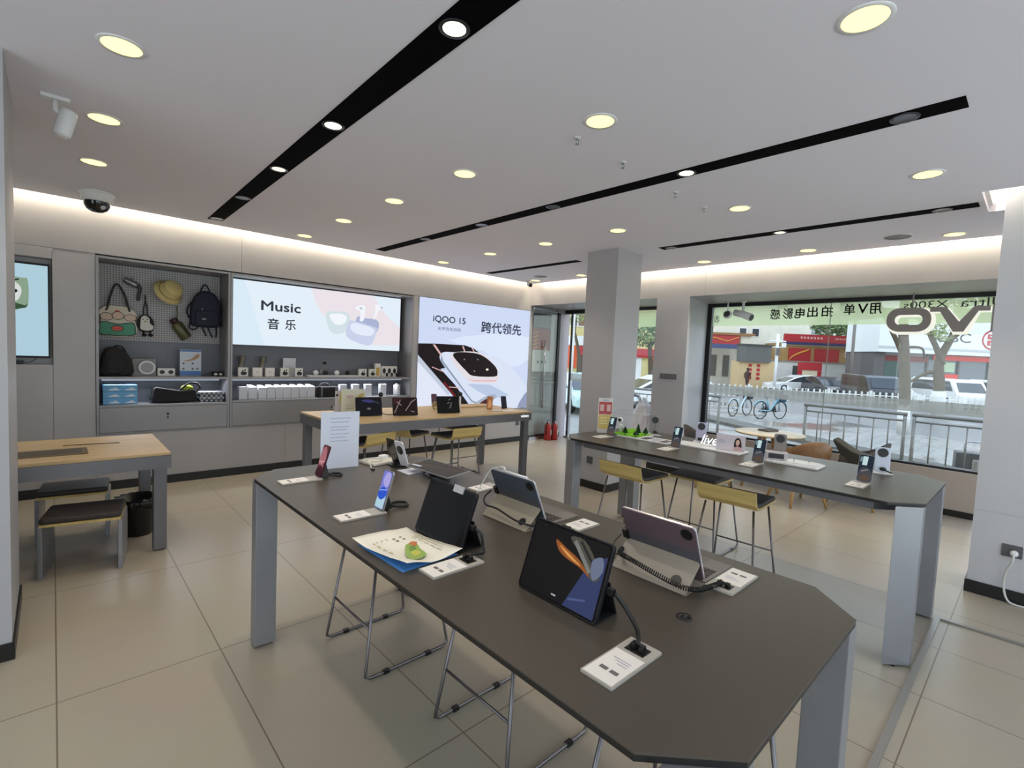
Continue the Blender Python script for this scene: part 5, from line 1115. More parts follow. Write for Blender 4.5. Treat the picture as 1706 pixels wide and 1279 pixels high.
# trays, lettering and portrait card
t = thing('display_tray', 'long white tray carrying the glowing lettering and the portrait card', 'tray', (3.90, 1.80, ZF)); MB().prism(rrect(0.20, 0.56, 0.01), 0.0005, 0.012).build('tray_body', M_white, t, bev=0.002)
t = thing('display_tray', 'long white tray with small steel pins behind the third statue phone', 'tray', (3.86, 1.155, ZF)); MB().prism(rrect(0.20, 0.34, 0.01), 0.0005, 0.014).build('tray_body', M_white, t, bev=0.002)
MB().prism(rrect(0.14, 0.20, 0.008, cx=0.01, cy=-0.05), 0.0145, 0.022).build('tray_pad', mat('tray_pad_white', (226, 226, 226), 0.4), t)
for (x, y) in ((-0.02, 0.0), (0.03, -0.08)): MB().tube([(x, y, 0.022), (x, y, 0.05)], 0.003, 8).build('pin', M_steel, t)
t = thing('display_tray', 'white tray of printed cards between the garden model and the glowing lettering', 'tray', (3.80, 2.22, ZF)); MB().prism(rrect(0.20, 0.30, 0.01), 0.0005, 0.012).build('tray_body', M_white, t, bev=0.002)
a = Art(Matrix.Translation((0, 0, 0.012)))
for k in range(3): a.r([M_ink, M_inkP, mat('card_dark', (70, 66, 74), 0.5)][k], -0.08, 0.06, -0.13 + 0.09 * k, -0.06 + 0.09 * k, up=0)
a.build('cards', t)
t = thing('lit_sign', 'white glowing handwritten sign reading live on the white tray', 'sign', (3.925, 1.815, ZF + 0.0125), math.radians(18))
MB().box(-0.02, 0.02, -0.06, 0.06, 0, 0.012).build('foot', M_white, t)
vs, fs = letters('live', 0.13, 0.075, shear=0.35)
b = MB(); b.M = frame((0, 0, 0.052), (0, -1, 0), V); b.add([(x, y, 0) for x, y in vs], fs); o = b.build('lettering', mat('lettering_glow', (255, 255, 255), emit=1.6), t); md = o.modifiers.new('thick', 'SOLIDIFY'); md.thickness = 0.012
t = thing('portrait_card', 'clear acrylic card with the picture of a dark haired woman on the white tray', 'sign', (3.895, 1.63, ZF + 0.0125), math.radians(22))
MB().box(-0.008, 0.004, -0.105, 0.105, 0.0, 0.125).build('acrylic_block', mat('acrylic_pink', (214, 204, 212), 0.15), t, bev=0.004)
a = Art(frame((-0.0083, 0, 0), (0, -1, 0), V))
a.p(mat('hair_dark', (40, 26, 26), 0.7), smooth_poly([(0.025, 0.035), (0.03, 0.085), (0.05, 0.105), (0.07, 0.09), (0.08, 0.04), (0.07, 0.03), (0.035, 0.03)], 4)); a.p(mat('skin_print', (224, 184, 164), 0.7), smooth_poly([(0.04, 0.05), (0.04, 0.08), (0.052, 0.09), (0.064, 0.08), (0.062, 0.055), (0.052, 0.045)], 4)); a.p(mat('blouse_print', (206, 170, 170), 0.7), smooth_poly([(0.02, 0.008), (0.035, 0.032), (0.052, 0.040), (0.07, 0.032), (0.088, 0.008)], 3))
for z in (0.075, 0.062): a.r(M_inkP, -0.085, -0.04, z, z + 0.006, up=0)
a.build('picture', t)
t = thing('speaker_box', 'light grey box with dark window lying beside the third statue phone', 'box', (3.84, 1.275, ZF + 0.0145), math.radians(20)); MB().box(-0.03, 0.03, -0.075, 0.075, 0, 0.058).build('casing', mat('box_light', (196, 190, 192), 0.4), t, bev=0.006)
a = Art(frame((-0.0303, 0, 0), (0, -1, 0), V)); a.p(mat('window_dark', (56, 52, 58), 0.3), rrect(0.10, 0.036, 0.005, 3, 0, 0.029)); a.build('window_print', t)
# --- oak topped table by the back wall
def small_tablet(x, y, label, art_fn, rz):
    t = thing('tablet', label, 'tablet', (x, y, ZW + 0.001), rz)
    w, h, tilt = 0.275, 0.20, math.radians(18)
    M = slab_parts(t, w, h, 0.007, tilt, GRAPH, art_fn, 0.011)
    b = MB(); b.add([(0.01, -0.10, 0.0), (0.01, 0.10, 0.0), (0.10, 0.10, 0.0), (0.10, -0.10, 0.0), (0.055, -0.10, 0.11), (0.055, 0.10, 0.11)], [(0, 1, 2, 3), (0, 4, 5, 1), (1, 5, 2), (3, 2, 5, 4), (0, 3, 4)]); b.build('folding_stand', mat('black_cover', (28, 27, 29)), t)
    return t, M
def art_a(a, w, h):
    a.p(e2('ink', (14, 14, 24), 0.8), rrect(w - 0.01, h - 0.01, 0.009, 4, 0, h / 2)); a.p(e2('indigo', (62, 62, 118), 0.8), smooth_poly([(-0.08, 0.165), (0.0, 0.175), (0.07, 0.15), (0.0, 0.14)], 3)); a.p(e2('steel', (70, 80, 96), 0.7), bar(0.04, 0.16, 0.11, 0.13, 0.01)); a.p(e2('glim', (120, 116, 110), 0.7), oval(0.0, 0.075, 0.02, 0.012))
def art_b(a, w, h):
    a.p(e2('wine_black', (30, 16, 18), 0.8), rrect(w - 0.01, h - 0.01, 0.009, 4, 0, h / 2)); a.p(e2('wine', (66, 34, 36), 0.7), [(-0.13, 0.12), (0.0, 0.19), (-0.13, 0.19)])
    for (x0, y0, x1, y1) in ((-0.12, 0.03, -0.05, 0.17), (0.0, 0.05, 0.08, 0.16), (0.06, 0.14, 0.12, 0.18), (-0.09, 0.15, -0.04, 0.11), (0.06, 0.05, 0.10, 0.035)): a.p(e2('pearl', (166, 148, 140), 0.7), bar(x0, y0, x1, y1, 0.009), up=0)
def art_c(a, w, h):
    a.p(e2('black', (12, 11, 12), 0.7), rrect(w - 0.01, h - 0.01, 0.009, 4, 0, h / 2))
    for (x, z) in ((0.02, 0.16), (0.0, 0.12), (0.035, 0.115), (0.02, 0.065), (0.03, 0.09)): a.p(e2('silver', (186, 188, 192), 0.7), bar(x - 0.012, z - 0.008, x + 0.012, z + 0.008, 0.005), up=0)
RZB = math.radians(75)
small_tablet(2.44, 4.80, 'tablet with blue and black wallpaper, leftmost on the oak topped table', art_a, RZB)
small_tablet(2.80, 4.67, 'tablet with wine red pattern, middle of three on the oak table', art_b, RZB)
small_tablet(3.365, 4.66, 'tablet with black screen and silver marks, right of three on the oak table', art_c, RZB)
def art_dk(a, w, h): a.p(e2('dim', (40, 40, 48), 0.7), rrect(w - 0.007, h - 0.007, 0.007, 4, 0, h / 2))
def art_or(a, w, h): a.p(e2('amber', (168, 104, 62), 0.8), rrect(w - 0.007, h - 0.007, 0.007, 4, 0, h / 2)); a.p(e2('amber_light', (206, 150, 104), 0.8), smooth_poly([(-0.02, 0.02), (0.02, 0.03), (0.02, 0.10), (-0.01, 0.12)], 3))
def art_wn(a, w, h): a.p(e2('plum', (84, 60, 70), 0.8), rrect(w - 0.007, h - 0.007, 0.007, 4, 0, h / 2))
phone(3.60, 5.30, ZW + 0.001, 'slim dark phone standing behind the two watches on the oak table', art_wn, rz=RZB)
phone(4.10, 4.80, ZW + 0.001, 'phone with amber screen near the right end of the oak table', art_or, rz=math.radians(45))
phone(4.335, 4.77, ZW + 0.001, 'dark phone standing rightmost on the oak topped table', art_dk, rz=RZB, frame_m=GRAPH)
for k, (x, y, m) in enumerate(((3.42, 5.02, mat('watch_gold', (196, 176, 140), 0.35, metal=0.5)), (3.62, 5.05, mat('watch_steel', (120, 120, 126), 0.3, metal=0.6)))):
    t = thing('smart_watch', ['beige watch on a round stand left of the pair on the oak table', 'dark steel watch on a round stand right of the pair on the oak table'][k], 'watch', (x, y, ZW + 0.001), math.radians(60))
    MB().lathe([(0.0, 0), (0.03, 0), (0.028, 0.008), (0.0, 0.008)], 20).build('stand', mat('stand_cream', (206, 186, 150), 0.5), t)
    b = MB(); b.tube([(0.0, 0.035 * math.cos(q), 0.052 + 0.042 * math.sin(q)) for q in (2 * PI * i / 20 for i in range(20))], 0.008, 8, closed=True); b.build('band', m, t)
    b = MB(); b.M = frame((-0.012, 0, 0.072), (0, -1, 0), V); b.prism(oval(0, 0, 0.024, 0.024, 24), -0.004, 0.006); b.build('watch_case', m, t)
t = thing('leaflet_stand', 'pale yellow flower leaflet in a clear stand at the left of the oak table', 'sign', (2.40, 5.10, ZW), math.radians(-6)); MB().box(-0.13, 0.13, 0, 0.005, 0.001, 0.26).build('panel', mat('leaflet_cream', (222, 222, 204), 0.5), t); MB().box(-0.13, 0.13, 0.005, 0.07, 0.001, 0.005).build('foot', M_clear, t)
a = Art(frame((0, -0.0003, 0), U, V)); a.p(mat('leaf_yellow', (206, 190, 110), 0.6), smooth_poly([(0.04, 0.15), (0.10, 0.18), (0.12, 0.22), (0.06, 0.20)], 3)); a.p(mat('leaf_pink', (214, 190, 190), 0.6), oval(-0.04, 0.18, 0.04, 0.02)); a.r(M_inkP, -0.09, 0.0, 0.05, 0.056, up=0); a.r(M_inkP, -0.09, -0.02, 0.08, 0.086, up=0); a.build('front_print', t)
t = thing('leaflet_stand', 'narrow grey and yellow sign behind the leftmost tablet on the oak table', 'sign', (2.29, 5.20, ZW)); MB().box(-0.05, 0.05, 0, 0.005, 0.001, 0.235).build('panel', mat('sign_lilac', (196, 192, 198), 0.5), t)
a = Art(frame((0, -0.0003, 0), U, V)); a.r(mat('leaf_yellow', (206, 190, 110)), 0.0, 0.045, 0.10, 0.21); a.p(M_blk, oval(-0.03, 0.19, 0.014, 0.014)); a.build('front_print', t)
t = thing('folding_phone', 'silver folded phone tent standing at the left end of the oak table', 'phone', (2.33, 5.27, ZW + 0.001), math.radians(-14)); b = MB(); b.M = frame((0, 0, 0), U, (0, 0.75, 0.66)); b.prism(rrect(0.14, 0.075, 0.008, 4, 0, 0.0375), -0.006, 0); b.build('cover_half', mat('mirror_grey', (150, 140, 146), 0.25, metal=0.5), t); MB().box(-0.07, 0.07, -0.062, 0.0, 0.0, 0.006).build('screen_half', M_white, t)
t = thing('wood_riser', 'flat oak riser board behind the watches on the oak table', 'riser', (3.98, 5.16, ZW)); MB().box(-0.40, 0.28, -0.12, 0.12, 0.0005, 0.02).build('board', M_wood, t, bev=0.002)
t = thing('leaflet', 'white leaflets lying at the right end of the oak table', 'leaflet', (4.26, 4.62, ZW)); MB().prism(rrect(0.24, 0.12, 0.002), 0.0005, 0.003).build('paper', M_print_w, t); b = MB(); b.M = Matrix.Translation((-0.18, 0.02, 0.003)) @ Matrix.Rotation(0.3, 4, 'Z'); b.prism(rrect(0.16, 0.10, 0.002), 0.0003, 0.002); b.build('lower_paper', mat('paper_pink', (222, 204, 196), 0.6), t)
for k, (x, y, lab) in enumerate(((2.62, 4.90, 'small black round speaker on a stalk behind the leftmost tablet'), (3.58, 4.74, 'small black round speaker behind the tablet with silver marks'))):
    t = thing('camera_pod', lab, 'camera', (x, y, ZW)); MB().tube([(0, 0, 0.0), (0, 0, 0.19)], 0.012, 10).build('stalk', M_white, t); MB().ell((0, 0, 0.215), (0.026, 0.026, 0.028)).build('pod', M_blk, t)
cord('security_cable', [(2.58, 4.78, ZW + 0.03), (2.64, 4.80, ZW + 0.006), (2.72, 4.80, ZW + 0.006), (2.80, 4.78, ZW + 0.01)], 'dark cable lying between the left and middle tablets on the oak table')
# ------------------------------------------------------------------ seating by the window
def tub_chair(x, y, rz, label, shell, woodm=None):
    t = thing('armchair', label, 'chair', (x, y, 0), rz, 'tub chairs at the round table')
    N = 18; vs, fs = [], []
    for i in range(N + 1):                       # wrap-around back, open towards +x
        a = math.radians(62 + 236 * i / N); hgt = 0.60 + 0.17 * max(0, -math.cos(a)) ** 1.5
        for (r, z) in ((0.24, 0.40), (0.285, hgt * 0.8), (0.305, hgt), (0.275, hgt), (0.25, hgt * 0.8), (0.205, 0.43)):
            vs.append((r * math.cos(a), r * math.sin(a), z))
    for i in range(N):
        for k in range(6):
            fs.append((i * 6 + k, i * 6 + (k + 1) % 6, (i + 1) * 6 + (k + 1) % 6, (i + 1) * 6 + k))
    fs += [tuple(range(6)), tuple(N * 6 + k for k in range(5, -1, -1))]
    b = MB(); b.add(vs, fs, True); b.build('shell', shell, t)
    b = MB(); b.prism(rrect(0.46, 0.44, 0.10, 5, 0.02, 0), 0.38, 0.46); b.build('cushion', M_seat, t, bev=0.02)
    MB().prism(rrect(0.44, 0.42, 0.10, 5, 0.02, 0), 0.345, 0.379).build('seat_base', M_woodL if woodm is None else woodm, t)
    for sx in (-1, 1):
        for sy in (-1, 1):
            MB().tube([(sx * 0.14 + 0.02, sy * 0.13, 0.345), (sx * 0.23 + 0.02, sy * 0.21, 0.004)], [0.024, 0.015], 10).build('leg', M_woodL, t)
    return t
FELT = mat('grey_tub_felt', (84, 80, 80), 0.85, noise=(80, 0.12)); BROWN = wood('brown_bentwood', (128, 92, 58), 0)
tub_chair(6.25, 2.92, math.radians(-40), 'grey tub armchair left of the round table, behind the glowing lettering', FELT)
tub_chair(6.33, 1.84, math.radians(50), 'brown bentwood tub armchair in front of the round table', BROWN)
tub_chair(6.86, 1.40, math.radians(95), 'grey felt tub armchair right of the round table', FELT)
t = thing('throw_pillow', 'dark grey pointed cushion leaning on the right armchair', 'cushion', (6.55, 1.36, 0.60), math.radians(60))
b = MB(); b.M = Matrix.Rotation(math.radians(70), 4, 'X'); b.prism(smooth_poly([(-0.21, -0.12), (0.2, -0.12), (0.16, 0.02), (0.21, 0.20), (0.0, 0.10), (-0.2, 0.04)], 4), -0.04, 0.04); b.build('cushion_body', mat('cushion_grey', (74, 74, 70), 0.9, bump=(60, 0.2)), t, bev=0.03)
t = thing('round_table', 'round table with pale top and splayed wooden legs by the shop window', 'table', (6.80, 2.36, 0))
MB().lathe([(0.0, 0.695), (0.40, 0.695), (0.41, 0.705), (0.41, 0.715), (0.405, 0.72), (0.0, 0.72)], 48).build('tabletop', wood('pale_beech', (222, 206, 176), 0), t)
for k in range(4):
    a = math.radians(45 + 90 * k); MB().tube([(0.10 * math.cos(a), 0.10 * math.sin(a), 0.694), (0.31 * math.cos(a), 0.31 * math.sin(a), 0.004)], [0.026, 0.016], 10).build('leg', M_woodL, t)
t = thing('serving_tray', 'small brown tray lying on the round table', 'tray', (6.93, 2.42, 0.7205), math.radians(-20)); b = MB(); b.prism(rrect(0.22, 0.15, 0.02), 0.0, 0.006); b.build('tray_base', mat('brown_tray', (100, 84, 66), 0.5), t)
b = MB(); b.tube([(x, y, 0.014) for x, y in rrect(0.22, 0.15, 0.02)], 0.007, 6, closed=True); b.build('tray_rim', mat('brown_tray', (100, 84, 66)), t)
t = thing('plastic_bag', 'crumpled white plastic bag standing in the narrow window by the pier', 'bag', (6.95, 4.28, 0))
random.seed(3)
b = MB(); N = 20; rings = [(0.0, 0.20), (0.25, 0.23), (0.5, 0.22), (0.7, 0.20), (0.84, 0.13), (0.92, 0.05)]
vs = [((r * (1 + 0.12 * math.sin(3 * q + j) + random.uniform(-0.06, 0.06))) * math.cos(q) * 0.8 + 0.02 * j, (r * (1 + 0.12 * math.sin(4 * q + 2 * j) + random.uniform(-0.06, 0.06))) * math.sin(q) + 0.03 * j - 0.03, z + random.uniform(-0.02, 0.02) * (j > 0)) for j, (z, r) in enumerate(rings) for q in (2 * PI * k / N for k in range(N))]
b.add(vs, [(j * N + k, j * N + (k + 1) % N, (j + 1) * N + (k + 1) % N, (j + 1) * N + k) for j in range(5) for k in range(N)] + [tuple(range(N - 1, -1, -1)), tuple(5 * N + k for k in range(N))])
b.build('bag_body', mat('white_polythene', (226, 224, 226), 0.35, bump=(9, 0.8)), t)
MB().tube(path([(0.09, 0.10, 0.915), (0.10, 0.13, 0.96), (0.12, 0.10, 0.95), (0.10, 0.08, 0.915)], 4), 0.012, 8).build('knot', mat('white_polythene', (226, 224, 226)), t)
# ------------------------------------------------------------------ wall fittings, floor cable, extinguishers
def socket(o, u, v, label, w=0.086, h=0.086, m=None):
    t = thing('wall_socket', label, 'socket', o); M = frame((0, 0, 0), u, v)
    b = MB(); b.M = M; b.prism(rrect(w, h, 0.006), 0.0005, 0.008); b.build('plate', m or mat('socket_grey', (92, 90, 94), 0.4), t, bev=0.001)
    a = Art(M @ Matrix.Translation((0, 0, 0.008)))
    for (x, y, r) in ((-0.010, 0.014, 20), (0.010, 0.014, -20), (-0.011, -0.016, 0), (0.011, -0.016, 0), (0, -0.026, 90)): a.p(M_blk, [(x + 0.006 * math.sin(math.radians(r)) * s1 + 0.0015 * s2, y + 0.006 * math.cos(math.radians(r)) * s1) for s1, s2 in ((-1, -1), (-1, 1), (1, 1), (1, -1))], up=0)
    a.build('slots', t); return t
socket((4.759, 3.66, 0.345), (0, -1, 0), V, 'dark grey wall socket low on the free standing column')
socket((6.19, 6.449, 0.335), U, V, 'grey wall socket under the tall phone light box')
socket((4.899, 0.057, 0.365), (0, -1, 0), V, 'grey double wall socket with a white plug on the right pillar', 0.105, 0.086)
t = thing('power_plug', 'round white plug in the socket of the right pillar', 'plug', (4.89, 0.045, 0.355)); b = MB(); b.M = frame((0, 0, 0), (0, -1, 0), V); b.lathe([(0.0, 0.001), (0.022, 0.001), (0.022, 0.02), (0.012, 0.035), (0.0, 0.036)], 20); b.build('plug_body', M_white, t)
o = MB().tube(path([(4.855, 0.045, 0.352), (4.84, 0.05, 0.30), (4.862, 0.075, 0.22), (4.872, 0.08, 0.12), (4.865, 0.06, 0.035), (4.86, 0.02, 0.008), (4.87, -0.1, 0.008), (4.87, -0.3, 0.008)], 6), 0.007, 8).build('power_cable', M_wcord); tag(o, 'white braided power cable hanging from the plug of the right pillar', 'cable')
t = thing('switch_plate', 'wide dark grey switch plate on the pier between the windows', 'switch', (6.399, 3.62, 1.365)); b = MB(); b.M = frame((0, 0, 0), (0, -1, 0), V); b.prism(rrect(0.255, 0.075, 0.004), 0.0005, 0.009); b.build('plate', mat('socket_grey', (92, 90, 94)), t)
for k in range(3): b = MB(); b.M = frame((0, 0.08 - 0.08 * k, 0), (0, -1, 0), V); b.prism(rrect(0.07, 0.06, 0.003), 0.0092, 0.0115); b.build('rocker', mat('rocker_grey', (104, 102, 106), 0.4), t)
b = MB(); w_ = 0.028
b.box(1.9, 4.16 + w_, 0.332, 0.332 + w_, 0.0003, 0.012); b.box(4.16, 4.16 + w_, -1.0, 0.3315, 0.0003, 0.012)
o = b.build('cable_duct', mat('duct_steel', (150, 146, 140), 0.35, metal=0.5)); tag(o, 'flat metal cable duct running over the floor past the window counter leg', 'cable duct')
def extinguisher(x, y, label):
    t = thing('fire_extinguisher', label, 'fire extinguisher', (x, y, 0), 0.4, 'fire extinguishers by the entrance')
    MB().lathe([(0.0, 0.002), (0.062, 0.002), (0.066, 0.01), (0.066, 0.255), (0.055, 0.29), (0.025, 0.31), (0.02, 0.325), (0.0, 0.325)], 28).build('cylinder', M_red, t)
    MB().lathe([(0.0, 0.3255), (0.018, 0.3255), (0.018, 0.35), (0.0, 0.35)], 16).build('valve', M_steel, t)
    b = MB(); b.cbox((0.03, 0, 0.375), (0.10, 0.018, 0.01)); b.cbox((0.025, 0, 0.352), (0.09, 0.018, 0.008)); b.cbox((-0.012, 0, 0.363), (0.012, 0.016, 0.022)); b.build('lever', M_blk, t)
    MB().tube(path([(-0.02, 0, 0.34), (-0.07, 0.01, 0.32), (-0.085, 0.01, 0.22), (-0.08, 0.01, 0.10)], 5), 0.009, 8).build('hose', M_blk, t)
    b = MB(); b.M = Matrix.Translation((0, 0, 0)); 
    a = Art(frame((-0.0, -0.0665, 0.15), U, V)); a.r(mat('ext_label', (214, 196, 180), 0.5), -0.028, 0.028, -0.05, 0.05); a.build('label_print', t)
extinguisher(6.80, 6.25, 'red fire extinguisher by the folded glass door, left one of two')
extinguisher(6.95, 6.22, 'red fire extinguisher by the folded glass door, right one of two')
t = thing('wall_poster', 'dark orange and white poster behind the folded glass door', 'poster', (6.72, 6.4485, 1.26)); b = MB(); b.M = frame((0, 0, 0), U, V); b.prism([(-0.24, 0), (0.24, 0), (0.24, 1.10), (-0.24, 1.10)], 0.0005, 0.006); b.build('board', mat('poster_dark', (66, 66, 64), 0.4), t)
a = Art(frame((0, -0.006, 0), U, V)); a.r(mat('poster_white', (206, 206, 202), 0.5), -0.235, 0.235, 0.005, 0.42); a.r(mat('poster_orange', (150, 62, 40), 0.5), -0.235, 0.235, 0.42, 0.82)
for k in range(5): a.p(mat('poster_gold', (206, 140, 60), 0.5), bar(-0.22, 0.44 + 0.07 * k, -0.10, 0.48 + 0.07 * k, 0.025), up=0)
a.r(mat('poster_grey', (132, 136, 134), 0.5), -0.235, 0.235, 0.84, 1.06)
for k in range(3): a.r(M_ink, -0.10 + 0.10 * k, -0.05 + 0.10 * k, 0.17, 0.22, up=0)
a.build('front_print', t)

# ------------------------------------------------------------------ banner film, hanging sign, safety strip
t = thing('window_banner', 'pale green translucent banner film across the top of the shop window, lettering mirrored', 'banner', (XG - 0.008, 0, 0))
MF = Art(frame((0, 0, 0), (0, -1, 0), V), 0.0006)           # u = -y, read from inside
MF.r(film('green_film', (234, 246, 196), 0.84, 0.72), -3.49, 1.60, 2.145, 2.428)
MF.build('film_sheet', t)
A2 = Art(frame((-0.001, 0, 0), (0, -1, 0), V), 0.0006); DKG = mat('film_ink', (52, 58, 52), 0.7)
for ch, y, z, w in (('用', 1.453, 2.34, 0.115), ('V', 1.588, 2.342, 0.105), ('单', 1.728, 2.338, 0.12), ('拍', 1.971, 2.325, 0.125), ('出', 2.142, 2.318, 0.12), ('电', 2.30, 2.308, 0.12), ('影', 2.443, 2.305, 0.125), ('感', 2.605, 2.302, 0.125)):
    A2.t(DKG, ch, -y, z, w, w * 1.12, mirror=True, bold=0.0025)
A2.t(DKG, 'X300s', -0.985, 2.367, 0.40, 0.083, mirror=True); A2.r(mat('film_rule', (170, 190, 150), 0.7), -0.735, -0.731, 2.33, 2.41); A2.t(DKG, 'Ultra', -0.505, 2.375, 0.36, 0.095, mirror=True); A2.t(DKG, 'X300', -0.10, 2.375, 0.34, 0.085, mirror=True)
A2.t(DKG, '表', -3.43, 2.25, 0.09, 0.11, mirror=True)
A2.build('lettering', t)
t = thing('window_banner', 'pale green translucent banner film in the narrow window beside the pier', 'banner', (XG - 0.008, 0, 0))
MF = Art(frame((0, 0, 0), (0, -1, 0), V), 0.0006); MF.r(MATS['green_film'], -5.26, -3.905, 2.145, 2.42); MF.build('film_sheet', t)
A2 = Art(frame((-0.001, 0, 0), (0, -1, 0), V), 0.0006); A2.t(DKG, '单', -4.05, 2.28, 0.11, 0.12, mirror=True); A2.build('lettering', t)
t = thing('safety_strip', 'grey frosted strip across the shop window at waist height', 'window film', (XG - 0.0075, 0, 0))
MF = Art(frame((0, 0, 0), (0, -1, 0), V), 0.0006); MF.r(film('frosted_film', (176, 174, 166), 0.86, 0.6), -3.49, 1.65, 1.122, 1.258); MF.build('film_sheet', t)
A2 = Art(frame((-0.0013, 0, 0), (0, -1, 0), V), 0.0006); WH = mat('film_white', (226, 226, 222), 0.6)
for y0 in (1.15, 0.46):
    A2.t(WH, 'vivo', -y0, 1.18, 0.17, 0.045, mirror=True)
A2.build('lettering', t)
t = thing('safety_strip', 'grey frosted strip across the glass of the entrance', 'window film', (XG - 0.0075, 0, 0))
MF = Art(frame((0, 0, 0), (0, -1, 0), V), 0.0006); MF.r(MATS['frosted_film'], -6.24, -5.32, 1.122, 1.258); MF.build('film_sheet', t)
# big reversed letters facing the street: o, v, i, v seen from behind
XS_ = 7.18
t = thing('shop_sign', 'large grey logo letters seen from behind, hanging on rods in the window', 'sign', (XS_, 0, 0))
def letter(name, polys, hole=None):
    b = MB(); b.M = frame((0, 0, 0), (0, -1, 0), V)
    if hole:
        o_, i_ = polys[0], hole; n = len(o_)
        for z0, z1 in ((0.0, 0.03),):
            vs = [(x, y, z) for z in (z0, z1) for (x, y) in o_ + i_]
            fs = []
            for k in range(n):
                l = (k + 1) % n
                fs += [(k, l, n + l, n + k), (2 * n + k, 3 * n + k, 3 * n + l, 2 * n + l), (k, 2 * n + k, 2 * n + l, l), (n + k, n + l, 3 * n + l, 3 * n + k)]
            b.add(vs, fs)
    else:
        for p in polys: b.prism(p, 0.0, 0.03)
    o = b.build(name, mat('sign_back_grey', (158, 150, 146), 0.6), t)
    b2 = MB(); b2.M = frame((0.012, 0, -0.008), (0, -1, 0), V)      # lit front shell, a little larger, towards the street
    return o
zc_, hz = 2.175, 0.135
oo, oi = rrect(0.40, 0.27, 0.12, 6, -1.095, zc_), rrect(0.255, 0.115, 0.055, 6, -1.095, zc_)
letter('letter', [oo], oi)
b = MB(); b.M = frame((0.036, 0, -0.014), (0, -1, 0), V); n = len(oo)
LIT = mat('sign_front_lit', (250, 250, 236), emit=0.95)
def grow(p, c, k): return [(c[0] + (x - c[0]) * k, c[1] + (y - c[1]) * k) for x, y in p]
oo2, oi2 = rrect(0.44, 0.305, 0.13, 6, -1.08, zc_), rrect(0.235, 0.095, 0.045, 6, -1.08, zc_)
vs = [(x, y, z) for z in (0.0, 0.02) for (x, y) in oo2 + oi2]; fs = []
for k in range(n):
    l = (k + 1) % n; fs += [(k, l, n + l, n + k), (2 * n + k, 3 * n + k, 3 * n + l, 2 * n + l), (k, 2 * n + k, 2 * n + l, l), (n + k, n + l, 3 * n + l, 3 * n + k)]
b.add(vs, fs); b.build('letter_front', LIT, t)
def vee(cx, dx=0.0, g=0.0):
    top, bot = zc_ + hz, zc_ - hz
    return [(cx - 0.245 - g, top + g * 0.5), (cx - 0.11 + g * 0.3, top + g * 0.5), (cx + 0.005, zc_ - 0.03 + g), (cx + 0.115 - g * 0.3, top + g * 0.5), (cx + 0.24 + g, top + g * 0.5), (cx + 0.24 + g, top - 0.05), (cx + 0.15, top - 0.05), (cx + 0.045 + g, bot - g), (cx - 0.04 - g, bot - g), (cx - 0.16, top - 0.05), (cx - 0.245 - g, top - 0.05)]
for cx in (-0.665, 0.12):
    b = MB(); b.M = frame((0, 0, 0), (0, -1, 0), V); b.prism(vee(cx), 0.0, 0.03); b.build('letter', MATS['sign_back_grey'], t)
    b = MB(); b.M = frame((0.036, 0, -0.014), (0, -1, 0), V); b.prism(vee(cx + 0.015, g=0.016), 0.0, 0.02); b.build('letter_front', LIT, t)
b = MB(); b.M = frame((0, 0, 0), (0, -1, 0), V); b.prism([(-0.41, zc_ - hz), (-0.30, zc_ - hz), (-0.30, zc_ + hz), (-0.41, zc_ + hz)], 0, 0.03); b.build('letter', MATS['sign_back_grey'], t)
for y in (1.07, 0.30, -0.3): MB().tube([(0.0, y, zc_ + hz), (0.0, y, 2.479)], 0.008, 8).build('hanging_rod', mat('rod_grey', (150, 148, 146), 0.4), t)
# camera and round sensor under the window soffit
t = thing('bullet_camera', 'white bullet camera under the soffit at the left end of the wide window', 'camera', (7.22, 2.98, 2.479))
MB().lathe([(0.0, 0), (0.04, 0), (0.04, -0.015), (0.0, -0.015)], 20).build('mount', M_white, t)
MB().tube([(0, 0, -0.015), (0, 0, -0.14), (0.0, -0.02, -0.17)], 0.018, 10).build('arm', M_white, t)
b = MB(); b.tube([(0.0, 0.12, -0.155), (-0.01, -0.02, -0.19), (-0.03, -0.13, -0.235)], [0.045, 0.05, 0.055], 18); b.build('housing', M_white, t)
b = MB(); b.tube([(-0.0305, -0.1325, -0.236), (-0.032, -0.14, -0.239)], [0.045, 0.045], 18); b.build('lens', mat('lens_grey', (70, 70, 76), 0.2), t)
t = thing('motion_sensor', 'round dark faced white sensor hanging at the left end of the wide window', 'sensor', (7.22, 3.20, 2.479))
MB().tube([(0, 0, 0), (0, 0, -0.13)], 0.010, 8).build('stem', M_white, t)
b = MB(); b.M = Matrix.Translation((0, 0, -0.18)) @ Matrix.Rotation(math.radians(-75), 4, 'Y'); b.lathe([(0.0, -0.02), (0.058, -0.02), (0.062, 0.0), (0.055, 0.02), (0.0, 0.02)], 28); b.build('rim', M_white, t)
b = MB(); b.M = Matrix.Translation((0, 0, -0.18)) @ Matrix.Rotation(math.radians(-75), 4, 'Y'); b.lathe([(0.0, 0.0205), (0.046, 0.0205), (0.044, 0.024), (0.0, 0.025)], 28); b.build('face', mat('sensor_face', (66, 72, 66), 0.3), t)
